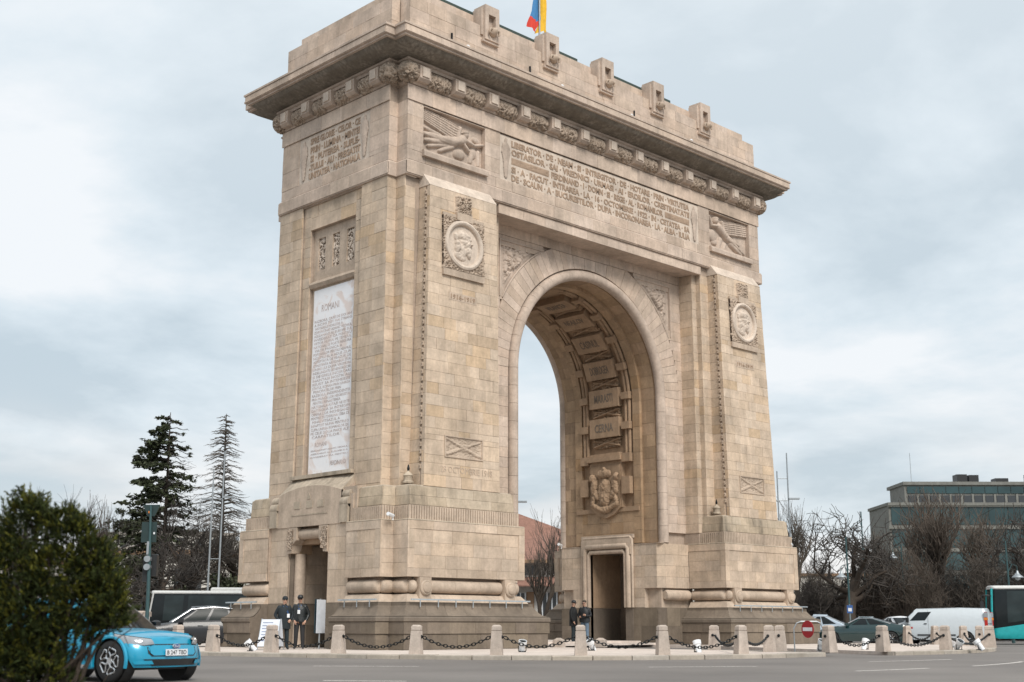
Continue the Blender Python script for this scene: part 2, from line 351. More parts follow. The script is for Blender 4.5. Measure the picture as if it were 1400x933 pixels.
def tintpick(kind):
    if kind == 'shaft': t = random.choice(OCH) if random.random() < .13 else random.choice(TS)
    elif kind == 'high': t = random.choice(GREY); t = (t[0], t[1], t[2]*1.03)
    elif kind in ('dark', 'ring'): v_ = random.uniform(.82, 1.15); t = (v_, v_, v_*random.uniform(.94, 1.0))
    else: t = random.choice(GREY+TS)
    k = random.uniform(.91, 1.07); w_ = {'shaft': (1.0, 1.008, .98), 'high': (.99, 1.0, 1.0), 'dado': (.95, .96, .945)}.get(kind, (1, 1, 1)); return tuple(c*k*q for c, q in zip(t, w_))
def ashlar(mapf, u0, u1, z0, z1, course=.42, wr=(.5, 1.1), kind='shaft', mat=None, holes=(), gap=.004, back=.05, jit=.006, name='stone_block'):
    u0 = u0 if callable(u0) else (lambda z, c=u0: c); u1 = u1 if callable(u1) else (lambda z, c=u1: c)
    n = max(1, round((z1-z0)/course)); zs = [z0+(z1-z0)*i/n for i in range(n+1)]
    for h in holes:
        for zz in (h[2], h[3]):
            if z0+.05 < zz < z1-.05:
                zs = [q for q in zs if abs(q-zz) > .16 or q in (z0, z1)]+[zz]
    zs = sorted(set(zs)); mat = mat or STONE_T
    for a, b_ in zip(zs[:-1], zs[1:]):
        zm = (a+b_)/2; segs = [(u0(zm), u1(zm))]
        for h in holes:
            if h[2]-.02 < zm < h[3]+.02:
                ns = []
                for s0, s1 in segs:
                    if h[1] <= s0 or h[0] >= s1: ns.append((s0, s1)); continue
                    if h[0] > s0+.03: ns.append((s0, h[0]))
                    if h[1] < s1-.03: ns.append((h[1], s1))
                segs = ns
        for s0, s1 in segs:
            us = [s0]
            while us[-1] < s1:
                us.append(us[-1]+random.uniform(*wr))
            us[-1] = s1
            if len(us) > 2 and us[-1]-us[-2] < wr[0]*.6: us.pop(-2)
            f0, f1 = u0, u1
            for i in range(len(us)-1):
                p, q = us[i], us[i+1]; d = random.uniform(-jit, jit)
                def edge(u, z, first, last):
                    if first and s0 == u0(zm): return u0(z)
                    if last and s1 == u1(zm): return u1(z)
                    return u
                fst = i == 0; lst = i == len(us)-2
                c = []
                for z in (a+gap, b_-gap):
                    pl = edge(p, z, fst, False)+(gap if not fst else 0); qr = edge(q, z, False, lst)-(gap if not lst else 0)
                    c += [mapf(pl, z, d), mapf(qr, z, d), mapf(qr, z, -back), mapf(pl, z, -back)]
                ctr = Vector(c[0]).lerp(Vector(c[5]), .5); dist = (ctr-CAMP).length
                nrm = (Vector(c[1])-Vector(c[0])).cross(Vector(c[4])-Vector(c[0])); vis = abs(nrm.dot((CAMP-ctr)/dist))/dist**2
                BL.append((vis, c, tintpick(kind), mat, name))
def flat(ax, val, sgn):
    """plane: ax 'y' -> faces ±y, u = x ; ax 'x' -> faces ±x, u = y"""
    if ax == 'y': return lambda u, z, d: (u, val+sgn*d, z)
    return lambda u, z, d: (val+sgn*d, u, z)

# ---- upper body: F = front/back block, S = side block, joined as a cross
XF, YF, XS, YS = 11.62, 4.2, 12.04, 3.59
def cross(o): 
    a, b_, c, d = XF+o, YF+o, XS+o, YS+o
    return [(-a, -b_), (a, -b_), (a, -d), (c, -d), (c, d), (a, d), (a, b_), (-a, b_), (-a, d), (-c, d), (-c, -d), (-a, -d)]
CR = [(-XF, -YF), (XF, -YF), (XF, -YS), (XS, -YS), (XS, YS), (XF, YS), (XF, YF), (-XF, YF), (-XF, YS), (-XS, YS), (-XS, -YS), (-XF, -YS)]
def ring(name, prof, mat, smooth=None, parent=None):
    mb = PartMB(); mb.sweep(CR, prof, closed=True); return mb.build(name, mat, parent=parent, auto=smooth)
# frieze core, solid from lintel to roof
mb = PartMB(); mb.sweep(CR, [(-.034, 17.8), (-.034, 18.46), (-.27, 18.47), (-.27, 20.87), (-.034, 20.88), (-.034, 22.4)], closed=True); mb.build('frieze_core', STONE_JOINT)
ring('string_course', [(-.03, 17.80), (.07, 17.82), (.07, 18.37), (.02, 18.43), (-.03, 18.45)], STONE_HI, 30)
ring('frieze_moulding', [(-.03, 21.53), (.06, 21.56), (.10, 21.62), (.10, 21.66), (.03, 21.68), (-.03, 21.68)], STONE_HI, 30)
ring('bed_moulding', [(-.05, 22.20), (.05, 22.26), (.16, 22.28), (.18, 22.38), (.26, 22.42), (.26, 22.50), (.20, 22.53), (0, 22.53)], STONE_HI, 30)
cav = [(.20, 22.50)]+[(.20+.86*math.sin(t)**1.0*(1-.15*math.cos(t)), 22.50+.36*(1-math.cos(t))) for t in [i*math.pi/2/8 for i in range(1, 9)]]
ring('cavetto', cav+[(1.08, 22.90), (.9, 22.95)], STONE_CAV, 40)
ring('cornice', [(1.0, 22.83), (1.16, 22.83), (1.16, 22.90), (1.24, 22.92), (1.24, 23.20), (1.29, 23.22), (1.29, 23.30), (1.20, 23.36), (.15, 23.86), (0, 23.9)], STONE_HI, 30)
# string-course and band blocks
for sx, (ax, val, sg, lo, hi) in enumerate([('y', -YF, -1, -XF, XF), ('x', -XS, -1, -YS, YS)]):
    fm = flat(ax, val, sg)
    hol = [(-6.67, 6.67, 18.87, 20.83), (-10.84, -7.50, 18.87, 20.84), (7.50, 10.84, 18.87, 20.84)] if ax == 'y' else [(-2.39, 2.39, 18.87, 20.87)]
    ashlar(fm, lo, hi, 18.45, 20.88, .61, (.75, 1.3), 'high', holes=hol, back=.28)
    ashlar(lambda u, z, d, f=fm: f(u, z, d+.05), lo-.04, hi+.04, 20.88, 21.52, .64, (1.2, 1.7), 'high')
    ashlar(lambda u, z, d, f=fm: f(u, z, d+.10), lo-.07, hi+.07, 17.86, 18.34, .48, (1.0, 1.6), 'high', back=.06)
    ashlar(lambda u, z, d, f=fm: f(u, z, d+1.262), lo-1.2, hi+1.2, 22.94, 23.19, .25, (1.3, 1.9), 'high', back=.05, jit=.003)
ashlar(lambda u, z, d: (u, -YS-d, z), -XS, -XF, 18.45, 20.88, .61, (.75, 1.3), 'high', back=.25)
ashlar(lambda u, z, d: (-XF-d, u, z), -YF, -YS, 18.45, 20.88, .61, (.75, 1.3), 'high', back=.25)
# ---- carved torus with brackets
def garland(name, O, U, Nn, length, r, seed):
    nx = max(12, int(length/.026)); nt_ = 30; rs = random.Random(seed)
    us = np.linspace(0, length, nx); th = np.linspace(-.62*math.pi, .62*math.pi, nt_)
    Uu, T = np.meshgrid(us, th); h = foliage_h(Uu+seed*3.7, T*.30+1, 7.5, .15, seed % 50)-.03
    prof = np.sqrt(np.clip(1-((Uu/length-.5)*2)**6, .3, 1))
    rr = (r*.80+h)*prof; O = np.array(O, float); U = np.array(U, float); Nn = np.array(Nn, float); Zv = np.array((0, 0, 1.0))
    P = O+Uu[..., None]*U+(rr*np.cos(T))[..., None]*Nn+(rr*np.sin(T))[..., None]*Zv
    idx = np.arange(nx*nt_).reshape(nt_, nx); F = np.stack([idx[:-1, :-1], idx[:-1, 1:], idx[1:, 1:], idx[1:, :-1]], -1).reshape(-1, 4)
    me = bpy.data.meshes.new(name); me.from_pydata(P.reshape(-1, 3).tolist(), [], F.tolist()); me.polygons.foreach_set('use_smooth', [True]*len(me.polygons)); me.update()
    return fixp(link(name, me, CARVE))
def bracket(O, U, Nn, w_=.56):
    O = Vector(O); U = Vector(U); Nn = Vector(Nn); Z = Vector((0, 0, 1)); mb = PartMB()
    P = lambda u, n, z: tuple(O+U*u+Nn*n+Z*z)
    h = w_/2
    prof = [(-.05, -.34), (.30, -.34), (.42, -.24), (.42, .27), (-.05, .27)]
    mb.add([P(-h, n, z) for n, z in prof]+[P(h, n, z) for n, z in prof], [(0, 1, 2, 3, 4), (9, 8, 7, 6, 5)]+[(i, (i+1) % 5, 5+(i+1) % 5, 5+i) for i in range(5)])
    o = mb.build('bracket', STONE_HI)
    m2 = PartMB(); a = h*.62
    m2.hexa([P(-a, .42, -.17), P(a, .42, -.17), P(a, .47, -.17), P(-a, .47, -.17), P(-a, .42, .21), P(a, .42, .21), P(a, .47, .21), P(-a, .47, .21)])
    m2.build('bracket_boss', MEDAL, parent=o)
    return o
ZT = 21.97
bx = [-11.10+i*1.85 for i in range(13)]
for i, x in enumerate(bx): bracket((x, -YF, ZT), (1, 0, 0), (0, -1, 0))
for i in range(12): garland('garland', (bx[i]+.27, -YF-.0, ZT-.07), (1, 0, 0), (0, -1, 0), 1.31, .31, i+1)
by = [-3.05, -1.525, 0, 1.525, 3.05]
for y in by: bracket((-XS, y, ZT), (0, -1, 0), (-1, 0, 0))
for i in range(4): garland('garland', (-XS-.0, by[i]+.27, ZT-.07), (0, 1, 0), (-1, 0, 0), .985, .31, i+31)
def knot(c, r, seed):
    n1_, n2_ = 48, 30; T, Pp = np.meshgrid(np.linspace(0, 2*math.pi, n1_), np.linspace(.12, math.pi-.12, n2_)); h = foliage_h(T*.8+seed, Pp*.8+2, 4.6, .15, seed)-.03; rr = r*.82+h
    P = np.stack([c[0]+rr*np.sin(Pp)*np.cos(T), c[1]+rr*np.sin(Pp)*np.sin(T), c[2]+rr*np.cos(Pp)], -1); idx = np.arange(n1_*n2_).reshape(n2_, n1_)
    F = np.stack([idx[:-1, :-1], idx[:-1, 1:], idx[1:, 1:], idx[1:, :-1]], -1).reshape(-1, 4)
    me = bpy.data.meshes.new('corner_garland'); me.from_pydata(P.reshape(-1, 3).tolist(), [], F.tolist()); me.polygons.foreach_set('use_smooth', [True]*len(me.polygons)); me.update()
    return fixp(link('corner_garland', me, CARVE))
for c, s_ in [((-XF-.05, -YF-.05, ZT), 3), ((-XS-.05, -YS-.05, ZT), 5), ((XF+.05, -YF-.05, ZT), 7), ((-XS-.05, YS+.05, ZT), 9), ((-XF-.02, -YS-.02, ZT), 11)]: knot(c, .40, s_)
# ---- parapet
mb = PartMB()
mb.sweep(CR, [(-.07, 23.8), (-.07, 25.30), (-.3, 25.33)], closed=True); mb.sweep(CR, [(-.5, 25.2), (-.5, 25.88), (-2.5, 25.95)], closed=True); mb.build('parapet_core', STONE_JOINT)
PX = XF+.03; PY = YF-.03
for f, lo, hi, lo2, hi2 in [(flat('y', -YF+.03, -1), -XF+.03, XF-.03, -XF+.42, XF-.42), (flat('x', -XS+.03, -1), -YS+.03, YS-.03, -YS+.42, YS-.42)]:
    ashlar(f, lo, hi, 23.82, 25.32, .5, (.7, 1.5), 'high')
    ashlar(lambda u, z, d, f=f: f(u, z, d-.40 if f(0, 0, 0)[1] else d-.40), lo2, hi2, 25.33, 25.90, .57, (.8, 1.5), 'high')
ashlar(lambda u, z, d: (u, -YS+.03-d, z), -XS+.03, -XF, 23.82, 25.32, .5, (.7, 1.3), 'high')
ashlar(lambda u, z, d: (-XF+.03-d, u, z), -YF+.03, -YS, 23.82, 25.32, .5, (.7, 1.3), 'high')
def par_bracket(x):
    y = -YF+.03; o_ = PartMB(); f = -.20
    o_.box(x-.40, x-.20, y+f, y+.5, 24.70, 26.25); o_.box(x+.20, x+.40, y+f, y+.5, 24.70, 26.25); o_.box(x-.20, x+.20, y+f, y+.5, 25.85, 26.249); o_.box(x-.20, x+.20, y+f, y+.5, 24.70, 25.13)
    o_.box(x-.20, x+.20, y+.02, y+.49, 25.1, 25.9)
    o_.box(x-.46, x+.46, y+f+.06, y+.3, 24.60, 24.70); o_.box(x-.52, x-.401, y-.08, y+.45, 24.9, 26.1); o_.box(x+.401, x+.52, y-.08, y+.45, 24.9, 26.1)
    p = o_.build('parapet_bracket', STONE_HI)
    h = PartMB(); M = Matrix.Translation((x, y+f, 25.06)) @ Matrix.Rotation(R(75), 4, 'X')
    h.lathe([(.02, .30), (.10, .26), (.17, .15), (.20, .05), (.19, -.05)], 12, M)
    for s in (-1, 1): h.tube([(x+s*.10, y+f-.14, 25.16), (x+s*.24, y+f-.16, 25.14), (x+s*.28, y+f-.12, 25.0), (x+s*.18, y+f-.2, 24.92)], [.05, .06, .05, .03], 6)
    h.build('ram_head', CARVE, parent=p, smooth=True)
for x in (-7.3, -3.65, 0, 3.65, 7.3): par_bracket(x)
for a, b_ in [(-9.6, -7.85), (-6.75, -4.2), (-3.1, -1.4), (1.1, 3.1), (4.2, 5.3)]:
    mb = PartMB(); mb.box(a, b_, -3.76, -3.60, 25.905, 26.03); mb.build('roof_rail', GREEN)
for x in (-4.9, 2.0, -9.4):
    mb = PartMB(); mb.box(x-.03, x+.03, -YF-.03, -YF+.1, 24.05, 24.40); mb.build('drain_spout', IRON)
for x, y in [(-9.2, -4.95), (-3.7, -4.95), (0.9, -4.95), (5.3, -4.95), (-12.75, 1.2)]:
    mb = PartMB(); mb.lathe([(.03, 0), (.08, .06), (.09, .14), (.02, .2)], 8, Matrix.Translation((x, y, 23.5))); mb.build('cornice_lamp', WHITE)
# ---- front inscription
def panel_bg(name, f, lo, hi, z0, z1, d=-.03, mat=None):
    mb = PartMB(); c = [f(lo, z0, d), f(hi, z0, d), f(hi, z0, d-.1), f(lo, z0, d-.1), f(lo, z1, d), f(hi, z1, d), f(hi, z1, d-.1), f(lo, z1, d-.1)]
    mb.hexa(c); return mb.build(name, mat or MEDAL)
fF = flat('y', -YF, -1); fS = flat('x', -XS, -1)
panel_bg('inscription_panel', fF, -6.67, 6.67, 18.875, 20.835, -.02, MEDAL)
panel_bg('inscription_panel', fS, -2.39, 2.39, 18.875, 20.865, -.02, MEDAL)
zl = [20.56, 20.19, 19.81, 19.43, 19.07]
for i in range(5):
    mb = PartMB(); x0, x1 = (-6.0, 5.95) if i != 2 else (-3.6, 3.95)
    place_text(mb, 'f%d' % i, ((x0+x1)/2, -YF+.02, zl[i]), (1, 0, 0), (0, 0, 1), (0, -1, 0), x1-x0, .285); mb.build('inscription', LETTER, kind='stuff')
    mb = PartMB(); wd = [3.35, 3.3, 3.3, 3.45, 3.45][i]
    place_text(mb, 's%d' % i, (-XS+.02, -.06, [20.60, 20.21, 19.83, 19.45, 19.08][i]), (0, -1, 0), (0, 0, 1), (-1, 0, 0), wd, .285); mb.build('inscription', LETTER, kind='stuff')
for x0, x1 in ((-6.0, -3.75), (4.1, 5.95)):   # chiselled-away words
    fixp(relief('erased_words', x1-x0, .29, 60, 12, lambda X, Y: .004+foliage_h(X*2+x0, Y*.4, 9, .02, 4)*np.clip(np.minimum(np.minimum(X, 1-X)*14, np.minimum(Y, 1-Y)*6), 0, 1), (x0, -YF+.018, 19.665), (1, 0, 0), (0, 0, 1), (0, -1, 0), LETTER, None))
def torch_h(X, Y):
    h = caps(X, Y, (.5, .05), (.52, .52), .07, .13, .06, .35)+0*X
    h = np.maximum(h, caps(X, Y, (.5, .5), (.5, .72), .10, .16, .07, .35)); h = np.maximum(h, ell(X, Y, (.5, .9), .05, .1, .05, 0, .35))
    for s in (-1, 1): h = np.maximum(h, caps(X, Y, (.5, .7), (.5+s*.35, .62), .04, .06, .05, .35)); h = np.maximum(h, caps(X, Y, (.5+s*.36, .64), (.5+s*.22, .40), .05, .03, .045, .35))
    return h
for O, U, Nn in [((-6.6, -YF+.015, 18.98), (1, 0, 0), (0, -1, 0)), ((6.07, -YF+.015, 18.98), (1, 0, 0), (0, -1, 0)), ((-XS+.015, 2.30, 18.98), (0, -1, 0), (-1, 0, 0)), ((-XS+.015, -1.78, 18.98), (0, -1, 0), (-1, 0, 0))]:
    fixp(relief('torch_relief', .52, 1.8, 26, 70, torch_h, O, U, (0, 0, 1), Nn, STONE_HI, None, mask=lambda X, Y: torch_h(X, Y) > .004))
# ---- winged reliefs
def victory(X, Y, mirror=False):
    if mirror: X = 1-X
    A = 1.7; h = 0*X+.0
    # wing: fan of feathers from shoulder to upper left
    wx = np.clip((.66-X)/.66, 0, 1); top = .99-.16*np.clip(X/.62, 0, 1)**1.5; bot = .72-.26*np.clip(X/.5, 0, 1)
    if mirror: bot = .62-.12*np.clip(X/.5, 0, 1)
    inside = (X < .64) & (Y < top) & (Y > bot)
    v = np.clip((Y-bot)/np.maximum(top-bot, .05), 0, 1); fe = np.abs(np.sin(v*math.pi*6.5))**.6
    wing = np.where(inside, .055+.05*fe+.03*X, 0); wing *= np.where(np.abs(((X*7) % 1)-.5) < .46, 1, .8)
    h = np.maximum(h, wing); h = np.maximum(h, caps(X, Y, (.58, .55), (.62, .82), .05, .06, .15, A))
    M = lambda *a: None
    def C(a, b_, r0, r1, hh): 
        nonlocal h; h = np.maximum(h, caps(X, Y, a, b_, r0, r1, hh, A))
    def E(c, rx, ry, hh, an=0):
        nonlocal h; h = np.maximum(h, ell(X, Y, c, rx, ry, hh, an, A))
    if not mirror:
        E((.70, .68), .085, .10, .24); E((.695, .73), .10, .07, .25)                      # head, hair
        C((.66, .56), (.52, .44), .13, .10, .22); C((.52, .44), (.30, .40), .12, .11, .20)    # torso, hip
        C((.32, .42), (.05, .40), .10, .07, .17); C((.34, .36), (.07, .27), .09, .06, .15); C((.3, .48), (.06, .55), .07, .05, .12)
        C((.48, .35), (.12, .16), .06, .05, .11); C((.50, .33), (.30, .13), .07, .05, .11)
        C((.68, .57), (.84, .50), .065, .05, .20); C((.84, .50), (.98, .58), .05, .04, .19); C((.66, .50), (.76, .34), .055, .045, .16)
        E((.62, .20), .17, .13, .13, .2); E((.85, .35), .10, .15, .10); C((.8, .1), (.84, .4), .06, .07, .09); C((.93, .08), (.93, .4), .05, .06, .09); E((.90, .66), .12, .08, .10, -.4)
    else:
        E((.80, .80), .085, .11, .24); E((.795, .85), .09, .07, .25)
        C((.72, .66), (.56, .46), .12, .10, .22); C((.56, .46), (.36, .30), .11, .09, .19); C((.36, .30), (.10, .08), .085, .05, .16); C((.42, .28), (.16, .04), .08, .05, .14); C((.5, .5), (.2, .3), .05, .04, .10)
        C((.76, .66), (.90, .62), .06, .05, .2); C((.90, .62), (.97, .86), .05, .04, .19)
        E((.86, .35), .17, .19, .14); E((.82, .18), .13, .1, .1); C((.66, .3), (.72, .05), .09, .07, .1); C((.55, .2), (.6, .02), .07, .05, .08)
    folds = .014*np.sin((Y*1.0+X*.12)*70)*np.clip((h-.1)*8, 0, 1)*(X < .5)
    return h*1.15+folds*.6+.008*vnoise(X, Y, 30, 2)
for x0, mir in ((-10.84, False), (7.50, True)):
    panel_bg('relief_ground', fF, x0, x0+3.34, 18.88, 20.835, -.24, STONE_HI)
    fixp(relief('winged_victory_relief', 3.28, 1.78, 170, 100, lambda X, Y: victory(X, Y, mir), (x0+.03, -YF+.235, 19.04), (1, 0, 0), (0, 0, 1), (0, -1, 0), STONE_HI, None))
    mb = PartMB()
    for a, b_, c, d in ((x0-.001, x0+.02, 18.88, 20.84), (x0+3.32, x0+3.341, 18.88, 20.84)): mb.box(a, b_, -YF+.002, -YF+.25, c, d)
    mb.box(x0-.0, x0+3.34, -YF+.002, -YF+.25, 20.81, 20.84); mb.build('relief_frame', STONE_HI)
    mb = PartMB(); mb.prism([(-YF-.16, 18.72), (-YF+.25, 18.72), (-YF+.25, 19.06), (-YF-.12, 18.98), (-YF-.16, 18.90)], 'x', x0-.04, x0+3.38); mb.build('relief_sill', STONE_HI)

# ---- piers: shafts -------------------------------------------------------
def ypy(z): return -4.95+.25*(z-5.87)/11.6        # batter of pylon front
def xo(z): return 11.16-.30*(z-5.87)/11.6         # batter of outer edge
for sx in (-1, 1):
    mb = PartMB()                                   # pylon core
    def ringp(z, e=.035): return [(sx*(7.35+e), ypy(z)+e, z), (sx*(xo(z)-e), ypy(z)+e, z), (sx*(xo(z)-e), -3.9, z), (sx*(7.35+e), -3.9, z)]
    mb.hexa(ringp(5.8)+ringp(17.5)); mb.build('pylon_core', STONE_JOINT)
    hol = [(sx*9.2-1.07, sx*9.2+1.07, 14.24, 16.36), (sx*9.2-.96, sx*9.2+.96, 7.03, 7.78)]
    a, b_ = (lambda z: -xo(z), -7.35) if sx < 0 else (7.35, xo)
    ashlar(lambda u, z, d: (u, ypy(z)-d, z), a, b_, 5.87, 17.45, .43, (.45, 1.15), 'shaft', holes=hol)
    # left-facing return of each pylon (visible from the west), with a groove for the hook strip
    xr = (lambda z: -xo(z)) if sx < 0 else (lambda z: 7.35)
    ashlar(lambda u, z, d: (xr(z)-d, u, z), lambda z: ypy(z), lambda z: ypy(z)+.16, 5.87, 17.45, .43, (.2, .3), 'shaft', jit=.003)
    ashlar(lambda u, z, d: (xr(z)-d, u, z), lambda z: ypy(z)+.27, -4.09, 5.87, 17.45, .43, (.6, .9), 'shaft', jit=.003)
    hk = PartMB(); z = 6.5
    while z < 17.3:
        x_ = xr(z); y_ = ypy(z)+.215; hk.box(x_-.035, x_+.03, y_-.045, y_+.045, z, z+.16); hk.box(x_-.06, x_+.03, y_-.03, y_+.03, z+.10, z+.165); z += .272
    hk.build('hook_strip', STONE, kind='stuff')
    # sloping cap of the pylon
    mb = PartMB(); zt = 17.45; mb.hexa([(sx*7.33, ypy(zt)-.01, zt), (sx*(xo(zt)+.02), ypy(zt)-.01, zt), (sx*(xo(zt)+.02), -3.9, zt), (sx*7.33, -3.9, zt), (sx*7.33, -4.28, 18.0), (sx*(xo(zt)+.02), -4.28, 18.0), (sx*(xo(zt)+.02), -3.9, 18.0), (sx*7.33, -3.9, 18.0)]); mb.build('pylon_cap', MEDAL)
    # stepped core between pylon, jamb and side shaft
    mb = PartMB(); e = .035
    X = lambda a_, b2: (min(sx*a_, sx*b2), max(sx*a_, sx*b2))
    mb.box(*X(6.75+e, 11.62-e), -4.1+e, 4.1-e, 4.6, 17.82); mb.box(*X(6.41+e, 7.0), -3.85+e, 3.85-e, 4.6, 17.82); mb.box(*X(8, 12.05-.78), -3.58+e, 3.58-e, 4.4, 17.83)
    for ys in (-1, 1): mb.box(*X(8, 12.05-e), *(sorted((ys*1.97+ys*e, ys*(3.58-e)))), 4.4, 17.83)
    mb.box(*X(8, 12.05-e), -1.97, 1.97, 17.76, 17.831); mb.build('pier_core', STONE_JOINT)
    for f, a, b_, sd in [(flat('y', -4.1, -1), *X(6.75, 7.35), 0), (flat('y', -4.1, -1), *X(11.1, 11.62), 0), (flat('y', -3.85, -1), *X(6.41, 6.75), 0)]:
        ashlar(f, a, b_, 5.1, 17.4 if b_ < 12 else 17.8, .43, (.6, .9), 'shaft')
# west side shaft faces
fW = flat('x', -12.05, -1)
ashlar(lambda u, z, d: (-11.62-d, u, z), -4.1, -3.58, 5.3, 17.8, .43, (.6, .9), 'shaft')
ashlar(flat('y', -3.58, -1), -12.05, -11.62, 5.3, 17.8, .43, (.6, .9), 'shaft')
ashlar(fW, -3.58, -1.97, 5.15, 17.8, .43, (.5, 1.1), 'shaft'); ashlar(fW, 1.97, 3.58, 5.15, 17.8, .43, (.5, 1.1), 'shaft')
# niche: first recess
d1, d2 = .12, .30
ashlar(lambda u, z, d: (-12.05+d1-d, u, z), 1.50, 1.97, 6.6, 17.76, .43, (.5, .9), 'shaft'); ashlar(lambda u, z, d: (-12.05+d1-d, u, z), -1.97, -1.50, 6.6, 17.76, .43, (.5, .9), 'shaft')
ashlar(lambda u, z, d: (-12.05+d1-d, u, z), -1.50, 1.50, 16.74, 17.76, .51, (.6, 1.1), 'shaft')
mb = PartMB(); mb.box(-12.05+d1+.03, -11.4, -1.965, -1.505, 6.5, 17.755); mb.box(-12.05+d1+.03, -11.4, 1.505, 1.965, 6.5, 17.755); mb.box(-12.05+d1+.03, -11.4, -1.50, 1.50, 16.74, 17.754); mb.build('niche_core', STONE_JOINT)
# grille panel
mb = PartMB(); X0 = -12.05+d2; GR = [(-1.19, -.71), (-.24, .24), (.71, 1.19)]
ys = [-1.5]+[v for g_ in GR for v in g_]+[1.5]
for i in range(0, len(ys), 2): mb.box(X0, X0+.3, ys[i], ys[i+1], 14.85, 16.73)
mb.box(X0+.001, X0+.3, -1.499, 1.499, 16.36, 16.729); mb.box(X0+.001, X0+.3, -1.499, 1.499, 14.5, 15.0); mb.build('grille_panel', STONE)
for g_ in GR:
    mb = PartMB(); mb.box(X0+.28, X0+.45, g_[0]-.05, g_[1]+.05, 14.9, 16.45); bk = mb.build('grille_back', IRON)  # black backing: dark of the recess behind the openwork put into the colour
    fixp(relief('carved_grille', .48, 1.37, 26, 74, lambda X, Y: foliage_h(X*.5+g_[0], Y*1.4, 5, .12, 8), (X0+.17, g_[1], 15.0), (0, -1, 0), (0, 0, 1), (-1, 0, 0), MEDAL, None, mask=lambda X, Y: foliage_h(X*.5+g_[0], Y*1.4, 5, .12, 8) > .035))
mb = PartMB(); mb.prism([(X0-.16, 14.50), (X0-.20, 14.40), (X0-.12, 14.26), (X0+.1, 14.22), (X0+.1, 14.56), (X0-.05, 14.56)][::-1], 'y', -1.5, 1.5); 
mb.v = [(v[0], v[1], v[2]) for v in mb.v]; mb.build('slab_cornice', STONE)
# marble slab
mb = PartMB(); mb.box(X0+.0, X0+.3, -1.5, 1.5, 6.5, 14.24); mb.build('slab_surround', STONE)
mb = PartMB(); mb.box(X0-.03, X0-.002, -1.33, 1.33, 6.72, 14.16); slab = mb.build('marble_slab', MARBLE)
def slabline(key, y0, z, w_, h_):
    mb = PartMB(); place_text(mb, key, (X0-.034, y0, z), (0, -1, 0), (0, 0, 1), (-1, 0, 0), w_, h_); o = mb.build('slab_inscription', SLABTXT, parent=slab, kind='stuff')
slabline('romani', .2, 13.35, 1.15, .28)
zz = 12.85; st = (12.85-8.15)/(len(SLAB)-1)
for i in range(len(SLAB)): slabline('m%d' % i, .0 if len(SLAB[i]) > 18 else .25, zz-st*i, 2.45 if len(SLAB[i]) > 18 else 1.8, .105)
slabline('romani2', .55, 7.85, .75, .17); slabline('ferd', -.6, 7.05, 1.0, .17)
for i in range(3): slabline('m%d' % (3+i), 0, 7.62-.13*i, 2.4, .055)
# ---- medallions, crossed-branch panels on the pylons
def medal_h(X, Y, flip=False):
    if flip: X = 1-X
    h = 0*X; r = np.hypot(X-.5, Y-.5)
    def E(c, rx, ry, hh, an=0):
        nonlocal h; h = np.maximum(h, ell(X, Y, c, rx, ry, hh, an))
    E((.53, .62), .20, .20, .17); E((.50, .72), .23, .13, .20, -.1); E((.60, .56), .13, .17, .17, -.1); E((.735, .56), .05, .035, .15, -.5); E((.68, .66), .07, .03, .17, .1)
    E((.62, .40), .13, .16, .15, .3); E((.66, .30), .07, .12, .13, .2); E((.44, .36), .13, .22, .13, .2); E((.30, .42), .10, .16, .16, -.3); E((.28, .52), .07, .09, .17); E((.38, .22), .22, .12, .10, -.3); E((.25, .68), .07, .14, .12, .3); E((.40, .82), .12, .06, .12, .4)
    h = 1.15*h+.035*(vnoise(X, Y, 26, 5)-.5)*(h > .02); return np.where(r < .47, h, 0)
